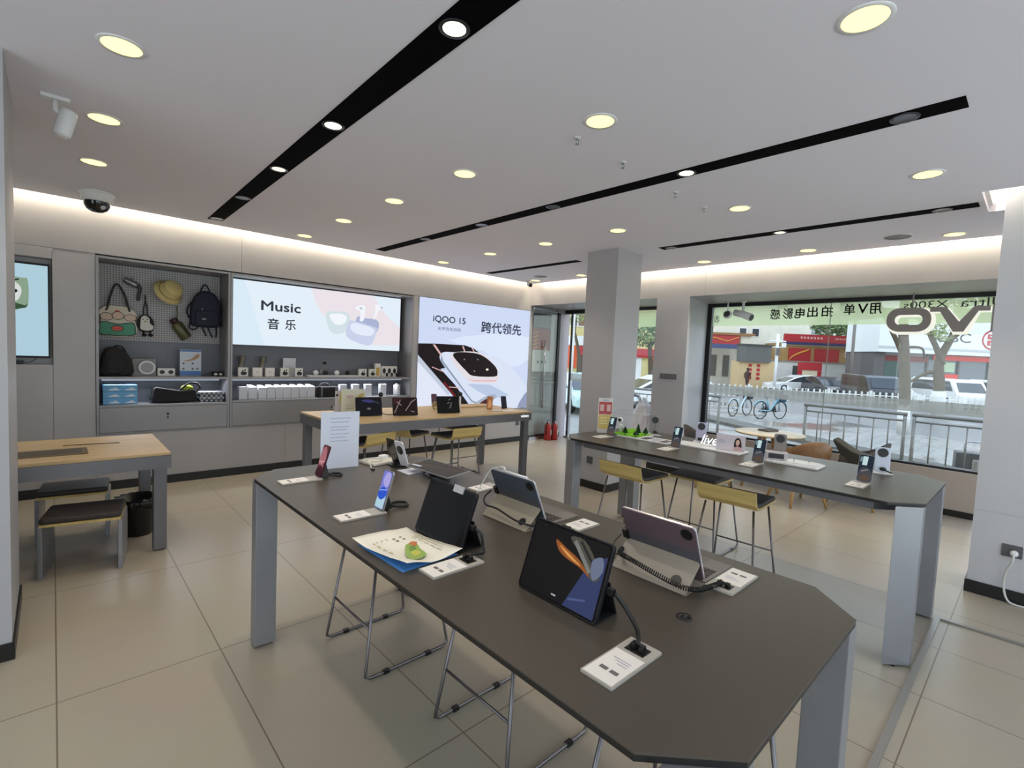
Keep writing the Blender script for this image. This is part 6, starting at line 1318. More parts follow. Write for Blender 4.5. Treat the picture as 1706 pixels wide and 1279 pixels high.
# ------------------------------------------------------------------ the street
ZG = -0.45
FH = Vector((math.cos(YAW), math.sin(YAW), 0)); RH = Vector((math.sin(YAW), -math.cos(YAW), 0)); RZ = YAW - PI / 2
def P(s, d, z=ZG): v = FH * d + RH * s; return (v.x, v.y, z)      # s metres to the right, d metres ahead, as one looks out
M_pave = bpy.data.materials.new('wet_pavement'); M_pave.use_nodes = True
_nt = M_pave.node_tree; _b = _nt.nodes['Principled BSDF']; _tc = _nt.nodes.new('ShaderNodeTexCoord'); _br = _nt.nodes.new('ShaderNodeTexBrick'); _no = _nt.nodes.new('ShaderNodeTexNoise'); _rr = _nt.nodes.new('ShaderNodeMapRange')
_br.inputs['Color1'].default_value = (*lin((150, 146, 138)), 1); _br.inputs['Color2'].default_value = (*lin((136, 134, 126)), 1); _br.inputs['Mortar'].default_value = (*lin((104, 102, 96)), 1)
_br.inputs['Scale'].default_value = 1.0; _br.inputs['Brick Width'].default_value = 0.6; _br.inputs['Row Height'].default_value = 0.3; _br.inputs['Mortar Size'].default_value = 0.008
_no.inputs['Scale'].default_value = 0.5; _rr.inputs['From Min'].default_value = 0.35; _rr.inputs['From Max'].default_value = 0.65; _rr.inputs['To Min'].default_value = 0.10; _rr.inputs['To Max'].default_value = 0.55
_nt.links.new(_tc.outputs['Object'], _br.inputs['Vector']); _nt.links.new(_tc.outputs['Object'], _no.inputs['Vector']); _nt.links.new(_br.outputs['Color'], _b.inputs['Base Color']); _nt.links.new(_no.outputs['Fac'], _rr.inputs['Value']); _nt.links.new(_rr.outputs[0], _b.inputs['Roughness'])
b = MB(); b.box(7.5, 90, -30, 75, ZG - 0.2, ZG)
tag(b.build('pavement', M_pave), kind='structure')
e = Vector((math.cos(math.radians(60)), math.sin(math.radians(60)))); nrm = Vector((e.y, -e.x))
def strip(p, l0, l1, w0, w1): return [tuple(Vector(p) + e * l + nrm * w) for l, w in ((l0, w0), (l1, w0), (l1, w1), (l0, w1))]
b = MB(); b.prism(strip((27.7, 5.3), -45, 45, -4.5, 9.0), ZG, ZG + 0.004); tag(b.build('asphalt_road', mat('wet_asphalt', (118, 116, 112), 0.35, noise=(6, 0.15))), kind='structure')
b = MB(); b.prism(strip((14.5, 3.1), -25, 40, -0.45, 0.45), ZG, ZG + 0.10); tag(b.build('kerb', mat('kerb_stone', (92, 88, 78), 0.7, noise=(8, 0.25))), kind='structure')
# steel railings outside the window
def railing(y0, y1, label, x=11.0):
    t = thing('railing', label, 'railing', (x, (y0 + y1) / 2, 0), 0, 'steel railings outside the shop'); L = (y1 - y0) / 2; ST = mat('railing_steel', (124, 120, 112), 0.4, metal=0.6)
    b = MB(); b.tube([(0, -L - 0.03, 0.84), (0, L + 0.03, 0.84)], 0.03, 10); b.build('top_rail', ST, t)
    for z in (0.72, 0.02): MB().tube([(0, -L + 0.03, z), (0, L - 0.03, z)], 0.016, 8).build('rail', ST, t)
    for s in (-1, 1): MB().tube([(0, s * L, ZG), (0, s * L, 0.815)], 0.028, 10).build('post', ST, t)
    n = max(3, int(2 * L / 0.21))
    for k in range(1, n): MB().tube([(0, -L + 2 * L * k / n, 0.03), (0, -L + 2 * L * k / n, 0.71)], 0.011, 8).build('baluster', ST, t)
railing(1.60, 3.17, 'steel railing panel outside, right behind the round table')
railing(-0.6, 1.47, 'steel railing panel outside, beside the right pillar')
railing(4.92, 6.45, 'steel railing panel outside, left of the gap with the bicycles')
railing(6.55, 8.1, 'steel railing panel outside, beyond the free standing column')
# shared bicycles
def bicycle(p, rz, label, fm, basket):
    t = thing('bicycle', label, 'bicycle', (p[0], p[1], ZG), rz, 'pale blue shared bicycles')
    R = 0.33
    for x in (-0.50, 0.50):
        b = MB(); b.tube([(x + R * math.cos(q), 0, R + 0.005 + R * math.sin(q) * 0.985) for q in (2 * PI * k / 28 for k in range(28))], 0.02, 8, closed=True); wh = b.build('wheel', M_blk, t)
        b = MB()
        for k in range(12): b.tube([(x, 0, R), (x + (R - 0.02) * math.cos(PI * k / 6), 0, R + (R - 0.02) * math.sin(PI * k / 6))], 0.0035, 5)
        b.tube([(x, -0.05, R), (x, 0.05, R)], 0.025, 10); b.build('spokes', M_steel, wh)
        b = MB(); b.tube([(x + 0.37 * math.cos(q), 0, R + 0.37 * math.sin(q)) for q in (math.radians(20 + 130 * k / 12) for k in range(13))], 0.02, 6); b.build('mudguard', fm, t)
    b = MB(); b.tube([(0.36, 0, 0.78), (0.0, 0, 0.34), (-0.10, 0, 0.32)], 0.03, 8); b.tube([(-0.06, 0, 0.32), (-0.20, 0, 0.80)], 0.024, 8); b.tube([(-0.08, 0.04, 0.32), (-0.50, 0.05, R)], 0.016, 8); b.tube([(-0.08, -0.04, 0.32), (-0.50, -0.05, R)], 0.016, 8); b.tube([(-0.18, 0, 0.70), (-0.50, 0.05, R)], 0.014, 8); b.tube([(0.34, 0, 0.92), (0.42, 0, 0.66), (0.50, 0.05, R)], 0.022, 8)
    b.build('frame', fm, t)
    MB().ell((-0.23, 0, 0.83), (0.14, 0.075, 0.045)).build('saddle', M_blk, t)
    MB().tube(path([(0.20, 0.28, 0.99), (0.30, 0.18, 1.02), (0.34, 0, 0.95), (0.30, -0.18, 1.02), (0.20, -0.28, 0.99)], 5), 0.016, 8).build('handlebar', M_blk, t)
    b = MB(); b.add([(0.40, -0.13, 0.66), (0.62, -0.13, 0.66), (0.62, 0.13, 0.66), (0.40, 0.13, 0.66), (0.38, -0.17, 0.92), (0.70, -0.17, 0.92), (0.70, 0.17, 0.92), (0.38, 0.17, 0.92)], [(0, 1, 2, 3), (0, 4, 5, 1), (1, 5, 6, 2), (2, 6, 7, 3), (3, 7, 4, 0)]); b.build('basket', basket, t).modifiers.new('s', 'SOLIDIFY').thickness = 0.008
    b = MB(); b.tube([(-0.06, 0.06, 0.32), (-0.06, 0.13, 0.20)], 0.012, 6); b.cbox((-0.06, 0.17, 0.19), (0.09, 0.08, 0.02)); b.build('pedal', M_blk, t)
    MB().tube([(-0.42, 0.06, 0.30), (-0.45, 0.14, 0.01)], 0.010, 6).build('kickstand', M_steel, t)
PB = mat('bike_pale_blue', (196, 214, 216), 0.35); TB = mat('bike_teal', (128, 172, 184), 0.35)
bicycle((19.9, 8.05), math.radians(-8), 'pale blue shared bicycle with black saddle, the left one outside', PB, M_blk)
bicycle((20.1, 7.0), math.radians(-22), 'teal shared bicycle with deep blue basket, the right one outside', TB, mat('basket_blue', (30, 60, 84), 0.5))
# white picket road guard
GP = mat('guard_white', (228, 228, 222), 0.5)
def guard(k, p0, p1, label):
    d = Vector(p1) - Vector(p0); L = d.length; t = thing('road_guard', label, 'fence', (p0[0], p0[1], ZG), math.atan2(d.y, d.x), 'white picket road guard panels')
    b = MB()
    n = max(4, int(L / 0.30))
    for i in range(n): b.box(L * (i + 0.5) / n - 0.045, L * (i + 0.5) / n + 0.045, -0.02, 0.02, 0.10, 0.80)
    b.build('pickets', GP, t)
    for z in (0.22, 0.58): MB().box(0.06, L - 0.06, -0.012 - 0.02, -0.0205, z, z + 0.06).build('rail', GP, t)
    MB().box(-0.06, 0.06, -0.06, 0.06, 0, 0.88).build('post', GP, t)
pts = [P(8.0 + 2.1 * k, 31.3 - 0.5 * k)[:2] for k in range(12)]
ONAME = ['first', 'second', 'third', 'fourth', 'fifth', 'sixth', 'seventh', 'eighth', 'ninth', 'tenth', 'last']
for k in range(len(pts) - 1): guard(k, pts[k], pts[k + 1], 'white picket road guard panel, %s counted from its far left end' % ONAME[k])
for k, (p0, p1) in enumerate((((19.5, 18.6), (21.4, 17.4)), ((17.6, 19.8), (19.5, 18.6)))): guard(k, p0, p1, ['white picket road guard panel seen through the entrance, nearer the column', 'white picket road guard panel seen through the entrance, farther left'][k])
# trees
BARK = mat('bark', (92, 80, 64), 0.9, noise=(14, 0.3), bump=(20, 0.5)); LIME = mat('lime_wash', (222, 220, 212), 0.8)
LEAF = mat('leaf_green', (112, 134, 84), 0.8, noise=(3, 0.35)); LEAF2 = mat('leaf_yellow_green', (150, 160, 104), 0.8, noise=(3, 0.3))
def foliage(b, c, r, n, sz):
    for _ in range(n):
        while True:
            q = Vector((random.uniform(-1, 1), random.uniform(-1, 1), random.uniform(-1, 1)))
            if 0.25 < q.length < 1: break
        p = Vector(c) + Vector((q.x * r[0], q.y * r[1], q.z * r[2])); u = Vector((random.gauss(0, 1), random.gauss(0, 1), random.gauss(0, 1))).normalized(); w = u.orthogonal().normalized(); s = sz * random.uniform(0.6, 1.3)
        b.add([tuple(p + u * s), tuple(p + w * s * 0.5), tuple(p - u * s), tuple(p - w * s * 0.5)], [(0, 1, 2, 3)])
def tree(label, s, d, trunk, branches, crowns, wash, leaf):
    """coordinates are (s, z, depth offset) beside the camera-independent street frame"""
    random.seed(int(s * 10) + 5)
    t = thing('street_tree', label, 'tree', P(s, d), RZ)
    L = lambda q: (q[0] - s, q[2] if len(q) > 2 else 0.0, q[1] - ZG)
    b = MB(); b.tube(path([L(q) for q in trunk[0]], 5), [trunk[1] + (trunk[2] - trunk[1]) * i / (5 * (len(trunk[0]) - 1)) for i in range(5 * (len(trunk[0]) - 1) + 1)], 14)
    b.build('trunk', BARK, t)
    if wash: b = MB(); p0 = L(trunk[0][0]); p1 = L(trunk[0][1]); f = wash / (p1[2] - p0[2]); b.tube([p0, tuple(Vector(p0).lerp(Vector(p1), f))], [trunk[1] * 1.04, trunk[1] * 1.02], 14); b.build('lime_wash', LIME, t)
    for (pp, r0, r1) in branches:
        n = 4 * (len(pp) - 1); b = MB(); b.tube(path([L(q) for q in pp], 4), [r0 + (r1 - r0) * i / n for i in range(n + 1)], 10); b.build('branch', BARK, t)
    b = MB()
    for (c, r, n, sz) in crowns: foliage(b, L(c), r, n, sz)
    if crowns: b.build('foliage', leaf, t)
tree('thick trunked street tree with forked limbs right outside the wide window', 13.04, 16.3, ([(13.04, -0.45), (12.98, 0.9), (12.84, 2.2), (12.72, 3.2), (12.7, 4.6)], 0.17, 0.12), [([(12.86, 2.0), (12.6, 2.5), (12.25, 3.1), (11.8, 3.9)], 0.085, 0.05), ([(12.9, 2.4), (13.4, 2.38), (13.85, 2.05, 0.4)], 0.045, 0.025)],
     [((12.4, 5.2, 0), (2.2, 2.0, 1.0), 1400, 0.13), ((14.0, 3.15, 0.3), (0.5, 0.5, 0.35), 160, 0.09)], 0.95, LEAF2)
tree('leaning dark street tree with wide fork, white washed foot, beside the bank', 20.4, 23.5, ([(20.4, -0.45), (20.3, 1.1), (20.3, 2.2, 0.1), (20.75, 3.1, 0.2), (21.3, 4.2, 0.3)], 0.26, 0.11), [([(20.35, 2.0), (20.0, 2.8), (19.6, 3.5), (19.4, 4.3)], 0.14, 0.08), ([(20.35, 1.7), (19.85, 1.55, 0.3), (19.3, 1.1, 0.5)], 0.12, 0.05), ([(20.7, 3.0, 0.2), (21.2, 3.7), (21.8, 4.5)], 0.07, 0.04)],
     [((20.6, 5.6, 0), (2.6, 2.4, 1.2), 1400, 0.17), ((20.2, 3.35, 0), (0.5, 0.5, 0.35), 140, 0.10)], 1.2, LEAF2)
tree('leafy street tree seen in the narrow window beside the pier', 6.7, 24.5, ([(6.9, -0.45), (6.85, 1.0), (6.7, 2.5)], 0.16, 0.10), [([(6.75, 2.2), (7.2, 3.0)], 0.07, 0.03)], [((6.6, 2.95, 0), (1.1, 1.0, 0.75), 900, 0.10), ((7.6, 3.3, 0.4), (1.0, 1.0, 0.5), 400, 0.1)], 0.8, LEAF)
tree('street tree with bare slanting limbs seen through the glass entrance', 3.5, 26.0, ([(3.55, -0.45), (3.5, 1.2), (3.3, 2.4), (2.9, 3.6)], 0.11, 0.05), [([(3.45, 1.7), (3.2, 2.7), (3.2, 3.6)], 0.06, 0.03)], [((2.6, 3.9, 0), (1.2, 1.0, 0.7), 600, 0.10)], 0.0, LEAF2)
tree('round green tree crown rising behind the red signed building', 34.0, 52.0, ([(34.0, -0.45), (34.0, 3.0), (34.0, 5.5)], 0.3, 0.2), [], [((33.6, 6.1, 0), (2.6, 2.0, 1.5), 1500, 0.22), ((36.4, 6.3, 0), (1.6, 1.5, 1.2), 700, 0.22)], 0.0, LEAF)
# vehicles
def car(label, s, d, rz, body, L=4.4, W=1.75, prof=None, glass=None, van=False):
    p = P(s, d); t = thing('car' if not van else 'van', label, 'car' if not van else 'van', p, rz)
    prof = prof or ([(-0.5, 0.26), (-0.495, 0.55), (-0.47, 0.68), (-0.30, 0.80), (-0.13, 1.18), (0.0, 1.38), (0.14, 1.42), (0.30, 1.36), (0.42, 1.02), (0.49, 0.92), (0.5, 0.55), (0.49, 0.26)] if not van else [(-0.5, 0.28), (-0.498, 0.75), (-0.47, 0.95), (-0.36, 1.60), (-0.30, 1.72), (0.44, 1.76), (0.49, 1.66), (0.5, 0.8), (0.5, 0.28)])
    b = MB(); b.M = frame((0, W / 2, 0), U, V); b.prism([(x * L, z) for x, z in prof], 0, W); b.build('body', body, t, bev=0.06)
    gl = mat('car_glass', (46, 52, 58), 0.08, spec=0.7)
    side = [(-0.245, 0.86), (-0.12, 1.15), (0.0, 1.31), (0.14, 1.345), (0.27, 1.29), (0.36, 1.0), (0.34, 0.90)] if not van else [(-0.40, 1.02), (-0.33, 1.58), (0.42, 1.62), (0.45, 1.02)]
    for y, u in ((-W / 2 - 0.002, 1), (W / 2 + 0.002, 1)):
        b = MB(); b.M = frame((0, y + 0.006, 0), U, V); b.prism([(x * L, z) for x, z in side], 0, 0.012); b.build('side_window', gl, t)
    b = MB(); x0, x1 = ((-0.285, 0.84), (-0.115, 1.21)) if not van else ((-0.465, 1.0), (-0.372, 1.54))
    b.add([(x0[0] * L - 0.02, -W * 0.42, x0[1]), (x0[0] * L - 0.02, W * 0.42, x0[1]), (x1[0] * L - 0.02, W * 0.38, x1[1]), (x1[0] * L - 0.02, -W * 0.38, x1[1])], [(0, 1, 2, 3)]); b.build('windscreen', gl, t)
    for x in (-0.31, 0.30):
        for y in (-1, 1):
            b = MB(); b.M = Matrix.Translation((x * L, y * (W / 2 - 0.07), 0.31)) @ Matrix.Rotation(PI / 2, 4, 'X'); b.lathe([(0.0, -0.10), (0.26, -0.10), (0.31, -0.06), (0.31, 0.06), (0.26, 0.10), (0.0, 0.10)], 24); w = b.build('wheel', M_blk, t)
            b = MB(); b.M = Matrix.Translation((x * L, y * (W / 2 - 0.07), 0.31)) @ Matrix.Rotation(PI / 2, 4, 'X'); b.lathe([(0.0, -0.104), (0.19, -0.104), (0.19, 0.104), (0.0, 0.104)], 20); b.build('hub', M_steel, w)
    for y in (-1, 1): MB().cbox((-L * 0.492, y * W * 0.36, 0.64), (0.05, 0.28, 0.12)).build('headlamp', M_white, t)
    return t
CW, CK, CT = mat('car_white', (232, 230, 224), 0.25, coat=0.5), mat('car_black', (48, 46, 48), 0.25, coat=0.5), mat('car_mint', (178, 208, 202), 0.25, coat=0.5)
car('white sedan driving behind the road guard, seen from its side', 22.6, 39.3, RZ, CW, L=4.5)
car('dark car parked behind the road guard, in front of the red notice frame', 23.0, 36.0, RZ + 1.45, CK)
car('dark van parked behind the road guard, left of the thick tree trunk', 22.6, 31.2, RZ + 1.35, CK, van=True, L=4.2)
car('white car parked behind the thick tree trunk', 24.8, 32.6, RZ + 1.4, CW)
car('white van parked before the bank, behind the white washed tree foot', 27.0, 30.6, RZ + 1.45, CW, van=True, L=4.2)
car('white van at the far right before the bank, cut by the pillar', 29.2, 29.0, RZ + 1.4, CW, van=True, L=4.2)
car('pale mint car parked outside the glass entrance', 2.75, 19.4, RZ + 1.75, CT)
car('white car seen low in the narrow window beside the pier', 6.3, 21.6, RZ + 0.2, CW)
# buildings
def building(name, label, s, d, cat='building'): return thing(name, label, cat, P(s, d), RZ)
def bx(t, name, m, x0, x1, y0, y1, z0, z1, bev=0.0): return MB().box(x0, x1, y0, y1, z0 - ZG, z1 - ZG).build(name, m, t, bev=bev)
def win(t, x0, x1, z0, z1, m=None, y=-0.04, cross=True):
    f = bx(t, 'window', M_white, x0 - 0.06, x1 + 0.06, y, 0.06, z0 - 0.06, z1 + 0.06); b = MB(); b.box(x0, x1, y - 0.012, y - 0.004, z0 - ZG, z1 - ZG); b.build('pane', m or mat('dark_pane', (56, 62, 66), 0.15), f)
    if cross:
        b = MB(); xm = (x0 + x1) / 2; b.box(xm - 0.04, xm + 0.04, y - 0.03, y - 0.013, z0 - ZG, z1 - ZG); b.box(x0, xm - 0.04, y - 0.03, y - 0.013, (z0 + z1) / 2 - 0.04 - ZG, (z0 + z1) / 2 + 0.04 - ZG); b.build('glazing_bar', M_white, f)
OCH, RSG = mat('ochre_render', (176, 140, 88), 0.8, noise=(2, 0.1)), mat('sign_red', (178, 40, 44), 0.6)
t = building('shop_building', 'ochre two storey building with long red signboard across the street', 28.8, 45.0)
bx(t, 'wall', OCH, -4.3, 4.3, 0.0, 6, ZG, 3.75); o = bx(t, 'signboard', RSG, -4.4, 4.3, -0.25, 0.0, 3.85, 4.55); bx(t, 'sign_stripe', mat('sign_navy', (52, 52, 92), 0.6), -4.4, 4.3, -0.27, 0.0, 3.62, 3.84); bx(t, 'cornice', mat('cornice_cream', (206, 190, 160), 0.8), -4.4, 4.3, -0.12, 0.0, 3.5, 3.61)
a = Art(frame((0, -0.2505, 0), U, V), 0.002)
for k in range(7): a.p(mat('sign_pale', (226, 176, 160), 0.6), rrect(0.18, 0.2, 0.03, 2, -2.9 + 0.30 * k, 4.25 - ZG), up=0)
for k in range(12): a.p(mat('sign_pale', (226, 176, 160)), rrect(0.12, 0.14, 0.02, 2, 0.2 + 0.2 * k, 4.25 - ZG), up=0)
a.build('sign_marks', o)
for x0, x1 in ((-3.85, -1.85), (-1.5, 0.72)): f = bx(t, 'red_panel', RSG, x0, x1, -0.08, 0.0, 2.1, 3.3)
b = MB()
for k in range(2): b.tube([(-3.8 + (1.6 + 0.18 * k) * math.sin(q) * 1.0, -0.10, 2.2 - ZG + (0.9 + 0.12 * k) * math.sin(q * 1.0) ** 0.6 if q > 0 else 2.2 - ZG) for q in (PI / 2 * j / 10 for j in range(11))], 0.05, 6)
b.build('gold_swoosh', mat('gold_paint', (222, 168, 60), 0.6), t)
for x0, x1 in ((1.35, 2.25), (3.0, 3.9)): win(t, x0, x1, 2.7, 3.4)
t = building('bank_building', 'white fronted bank building with red round emblem at the right edge of the window', 31.2, 36.0)
WB = mat('bank_white', (226, 228, 224), 0.6)
bx(t, 'fascia', WB, -5.1, 8.0, -0.5, 3, 2.95, 5.35); bx(t, 'ledge', mat('bank_grey', (190, 194, 192), 0.6), -5.15, 8.0, -0.55, -0.5, 3.25, 3.4); bx(t, 'wall', mat('bank_stone', (96, 92, 90), 0.6), -5.0, -4.2, 0, 3, ZG, 2.94); bx(t, 'roof_block', mat('bank_roof', (110, 108, 108), 0.7), -4.9, 8.0, 0.5, 6, 5.36, 6.2)
bx(t, 'glass_front', mat('bank_glass', (92, 102, 112), 0.08, spec=0.8), -4.2, 8.0, 0.3, 0.4, ZG, 2.94)
for x in (-2.9, -0.9, 1.4, 3.6): bx(t, 'mullion', mat('bank_stone', (96, 92, 90)), x - 0.06, x + 0.06, 0.2, 0.3, ZG, 2.94)
bx(t, 'red_band', mat('led_red', (226, 58, 48), 0.5), -0.6, 8.0, 0.05, 0.19, 2.55, 2.9)
bx(t, 'red_poster', mat('led_red', (226, 58, 48)), -0.2, 1.3, 0.1, 0.18, 0.9, 1.55); bx(t, 'green_poster', mat('poster_mint', (176, 196, 160), 0.6), 0.0, 1.0, 0.1, 0.18, 1.7, 2.4); bx(t, 'atm_panel', mat('atm_green', (66, 90, 82), 0.4), -4.1, -3.1, 0.12, 0.19, 0.4, 2.3); bx(t, 'night_sign', mat('night_red', (120, 44, 44), 0.5), -4.15, -1.0, 0.1, 0.19, 2.35, 2.75)
a = Art(frame((0, -0.505, 0), U, V), 0.003)
a.t(mat('bank_letter', (62, 62, 64), 0.5), 'ICBC', 0.05, 4.17 - ZG, 2.75, 0.66); E_R = mat('emblem_red', (186, 62, 66), 0.5); ex, ez = 3.05, 4.12 - ZG
a.p(E_R, oval(ex, ez, 0.84, 0.74, 40)); a.p(WB, oval(ex, ez, 0.72, 0.62, 40)); a.r(E_R, ex - 0.46, ex + 0.46, ez - 0.40, ez + 0.40)
for (x0, x1, z0, z1) in ((-0.26, 0.26, 0.22, 0.30), (-0.26, 0.26, -0.30, -0.22), (-0.06, 0.06, -0.22, 0.22), (-0.46, -0.20, -0.04, 0.04), (0.20, 0.46, -0.04, 0.04)): a.r(WB, ex + x0, ex + x1, ez + z0, ez + z1, up=0)
a.build('emblem_and_letters', t)
a = Art(frame((0, 0.095, 0), U, V), 0.003); a.t(mat('night_letter', (226, 110, 100), 0.5), '24h', -2.9, 2.55 - ZG, 0.5, 0.26); a.build('hour_letters', t)
CRM = mat('cream_render', (226, 220, 202), 0.8, noise=(1.5, 0.06))
t = building('apartment_building', 'tall cream building rising behind the ochre one', 37.0, 60.0)
bx(t, 'wall', CRM, -9, 7, 0, 8, ZG, 12.0); win(t, -1.2, 0.0, 5.5, 6.5, mat('pale_pane', (150, 160, 160), 0.2), cross=True); win(t, -5.5, -4.3, 8.5, 9.6); win(t, 2.0, 3.2, 8.5, 9.6)
t = building('town_house', 'cream low house with dark doorways at the left edge of the wide window', 19.2, 47.0)
bx(t, 'wall', CRM, -5.5, 4.6, 0, 6, ZG, 7.0); 
for x in (-1.6, -0.2, 1.0): bx(t, 'doorway', mat('doorway_dark', (112, 106, 96), 0.7), x - 0.3, x + 0.3, -0.05, 0.0, 0.4, 2.4)
for x in (2.4, 3.6): win(t, x - 0.3, x + 0.3, 4.3, 5.0, cross=False)
t = building('shop_canopy', 'red and blue shop canopy at the left edge of the wide window', 18.8, 45.0, 'canopy')
bx(t, 'roof_slab', mat('canopy_brown', (150, 106, 66), 0.8), -2.4, 2.6, -0.9, 1.2, 4.15, 4.35); bx(t, 'red_fascia', RSG, -2.4, 1.3, -0.8, -0.6, 3.35, 4.14); bx(t, 'blue_band', mat('canopy_blue', (70, 76, 120), 0.6), -2.4, 1.3, -0.82, -0.6, 2.95, 3.34); bx(t, 'post', CRM, 1.5, 2.4, -0.6, 0.4, ZG, 4.14)
b = MB(); b.tube([(-2.2, -0.83, 3.45 - ZG), (-1.0, -0.83, 3.9 - ZG), (0.2, -0.83, 3.6 - ZG), (1.2, -0.83, 4.0 - ZG)], 0.04, 6); b.build('gold_swoosh', mat('gold_paint', (222, 168, 60)), t)
t = building('screen_kiosk', 'beige kiosk with a large dark blank screen and red vertical characters', 20.5, 41.6, 'kiosk')
bx(t, 'tower', mat('kiosk_beige', (214, 184, 136), 0.7), -1.5, 1.6, 0, 1.5, ZG, 1.9); o = bx(t, 'screen', mat('screen_grey', (92, 92, 88), 0.4), -1.75, 1.0, -0.25, -0.02, 1.82, 3.2); bx(t, 'screen_hood', mat('hood_dark', (64, 62, 58), 0.5), -1.8, 1.15, -0.4, -0.02, 3.2, 3.32)
a = Art(frame((0, -0.003, 0), U, V), 0.002)
for cx in (-0.55, 0.15):
    for k in range(4): a.p(RSG, rrect(0.30, 0.26, 0.03, 2, cx, 1.55 - 0.36 * k - ZG), up=0)
a.build('red_characters', t)
t = building('boundary_wall', 'long white boundary wall behind the parked cars', 26.5, 43.5, 'wall'); bx(t, 'wall', mat('whitewash', (224, 222, 214), 0.8, noise=(2, 0.06)), -4.6, 4.6, 0, 0.3, ZG, 2.0); bx(t, 'coping', mat('coping_grey', (150, 136, 124), 0.8), -4.7, 4.7, -0.08, 0.38, 2.0, 2.12); bx(t, 'gate_gap', mat('gate_dark', (70, 72, 66), 0.6), -1.9, -1.2, -0.04, 0.0, 0.6, 1.7)
t = building('notice_frame', 'red framed notice board before the white boundary wall', 24.6, 41.0, 'notice board')
bx(t, 'header', RSG, -0.95, 0.95, -0.1, 0.1, 1.35, 2.0); bx(t, 'post', RSG, -0.95, -0.65, -0.08, 0.08, ZG, 1.34); bx(t, 'post', RSG, 0.65, 0.95, -0.08, 0.08, ZG, 1.34); bx(t, 'board', mat('board_cream', (226, 210, 176), 0.7), -0.64, 0.64, -0.03, 0.03, 0.2, 1.34)
t = building('corner_shop', 'shop with orange panel and white sign seen through the glass entrance', 4.0, 32.0)
bx(t, 'wall', mat('shop_yellow', (206, 190, 130), 0.8), -3.5, 6.5, 0, 5, ZG, 6.5); bx(t, 'orange_panel', mat('shop_orange', (214, 92, 50), 0.6), -0.55, 0.1, -0.1, 0.0, 0.9, 2.3); bx(t, 'white_sign', mat('sign_white2', (222, 222, 218), 0.6), -0.9, 3.0, -0.14, -0.1, 2.35, 2.95); bx(t, 'red_sign', RSG, 0.1, 6.0, -0.2, 0.0, 1.75, 2.3); bx(t, 'dark_door', mat('shop_dark', (74, 56, 54), 0.6), 0.15, 2.6, -0.05, 0.0, ZG, 1.74); bx(t, 'white_shutter', mat('sign_white2', (222, 222, 218)), 3.4, 4.3, -0.05, 0.0, ZG, 1.74); bx(t, 'red_poster', RSG, 4.8, 5.6, -0.05, 0.0, 0.2, 1.7)
win(t, -0.4, 0.5, 3.6, 4.8, mat('brown_pane', (120, 96, 70), 0.3))
# poles
def pole(label, s, d, h, r, m, arms=()):
    t = thing('street_pole', label, 'pole', P(s, d), RZ); MB().tube([(0, 0, 0), (0, 0, h)], r, 12).build('shaft', m, t)
    for k, (x0, x1, z, rr) in enumerate(arms): MB().tube([(x0, 0, z), (x1, 0, z)], rr, 8).build('arm', m, t)
    return t
t = pole('white lamp pole with box signs beside the grey screen kiosk', 17.75, 33.4, 4.2, 0.09, M_white, ((-0.5, 0.55, 3.7, 0.05), (-0.3, 0.4, 3.3, 0.04)))
MB().cbox((0.42, -0.02, 3.45), (0.22, 0.2, 0.3)).build('signal_box', M_white, t); MB().cbox((-0.05, -0.18, 3.0), (0.18, 0.16, 0.5)).build('lantern', mat('lantern_dark', (96, 92, 96), 0.5), t)
pole('thin grey utility pole before the ochre building', 24.2, 35.4, 6.5, 0.10, mat('pole_grey', (120, 112, 104), 0.7), ((-0.35, 0.35, 5.9, 0.04),))
pole('slim white pole seen through the glass entrance', 3.45, 29.0, 4.6, 0.05, M_white)
# person walking
t = thing('person', 'person in dark trousers and brown jacket walking past the kiosk', 'person', P(19.2, 40.4), RZ + 0.5)
V_ = [(0, 0, 0.92), (0, 0, 1.15), (0, 0, 1.40), (0.02, 0, 1.50), (0.03, 0, 1.62), (0.03, 0, 1.74), (0.02, 0.09, 0.86), (0.12, 0.10, 0.48), (0.02, 0.10, 0.08), (0.13, 0.10, 0.03), (0.0, -0.09, 0.86), (-0.05, -0.10, 0.48), (-0.24, -0.10, 0.12), (-0.14, -0.10, 0.04), (0, 0.19, 1.38), (-0.08, 0.23, 1.12), (0.06, 0.23, 0.92), (0, -0.19, 1.38), (0.06, -0.23, 1.12), (0.22, -0.2, 0.98)]
E_ = [(0, 1), (1, 2), (2, 3), (3, 4), (4, 5), (0, 6), (6, 7), (7, 8), (8, 9), (0, 10), (10, 11), (11, 12), (12, 13), (2, 14), (14, 15), (15, 16), (2, 17), (17, 18), (18, 19)]
R_ = [0.15, 0.14, 0.15, 0.06, 0.10, 0.09, 0.10, 0.075, 0.05, 0.045, 0.10, 0.075, 0.05, 0.045, 0.07, 0.05, 0.04, 0.07, 0.05, 0.04]
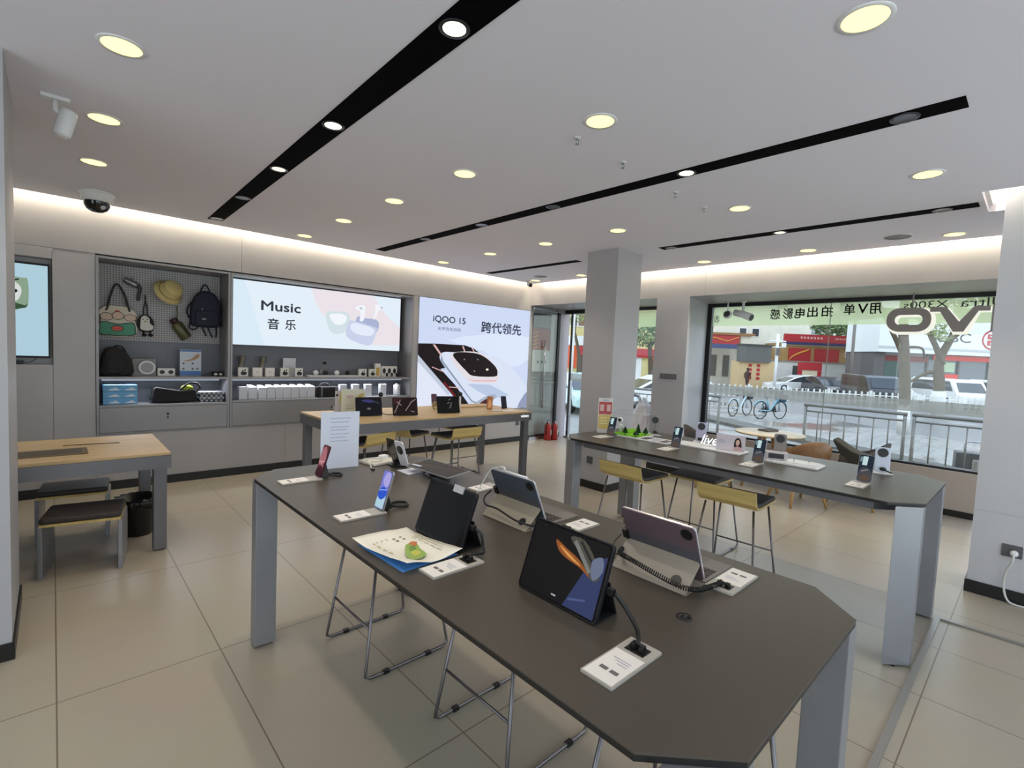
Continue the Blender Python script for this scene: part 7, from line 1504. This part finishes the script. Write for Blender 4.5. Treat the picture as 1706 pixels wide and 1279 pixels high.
me = bpy.data.meshes.new('body'); me.from_pydata(V_, E_, []); o = bpy.data.objects.new('body', me); COL.objects.link(o); o.parent = t
sk = o.modifiers.new('skin', 'SKIN'); 
for i, r in enumerate(R_): me.skin_vertices[0].data[i].radius = (r, r)
me.skin_vertices[0].data[0].use_root = True
o.modifiers.new('sub', 'SUBSURF').render_levels = 1
me.materials.append(mat('dark_clothing', (70, 44, 36), 0.8))
MB().ell((0.02, 0, 1.70), (0.115, 0.105, 0.10)).build('hair', M_blk, t)
# luggage and bollard outside the right part of the window
t = thing('suitcase', 'black box case standing on the pavement behind the railing near the pillar', 'case', (11.75, 0.72, ZG), 0.2); MB().box(-0.18, 0.18, -0.25, 0.25, 0.02, 0.68).build('shell', M_blk, t, bev=0.03); MB().tube(path([(0, -0.12, 0.68), (0, -0.12, 0.85), (0, 0.12, 0.85), (0, 0.12, 0.68)], 3), 0.012, 6).build('handle', M_steel, t); MB().box(-0.185, -0.181, -0.22, -0.12, 0.25, 0.36).build('red_badge', M_red, t)
t = thing('bollard', 'short grey post with rusty foot outside the low window wall', 'bollard', (8.6, 0.50, ZG)); MB().lathe([(0.0, 0.28), (0.035, 0.28), (0.035, 0.92), (0.028, 0.95), (0.0, 0.95)], 16).build('post', mat('bollard_grey', (130, 126, 120), 0.5), t); MB().lathe([(0.0, 0.0), (0.04, 0.0), (0.037, 0.279), (0.0, 0.279)], 16).build('rusty_foot', mat('rust', (124, 70, 50), 0.8, noise=(20, 0.3)), t)
for k, (s, d) in enumerate(((11.0, 21.5), (11.3, 21.8), (11.75, 22.0))):
    t = thing('traffic_cone', ['small dark cone on the wet pavement, left of three', 'small dark cone on the wet pavement, middle of three', 'small dark cone on the wet pavement, right of three'][k], 'cone', P(s, d), 0, 'dark cones on the pavement'); MB().box(-0.14, 0.14, -0.14, 0.14, 0.001, 0.03).build('cone_base', M_blk, t); MB().lathe([(0.0, 0.031), (0.10, 0.031), (0.03, 0.38), (0.0, 0.39)], 16).build('cone_body', M_blk, t)
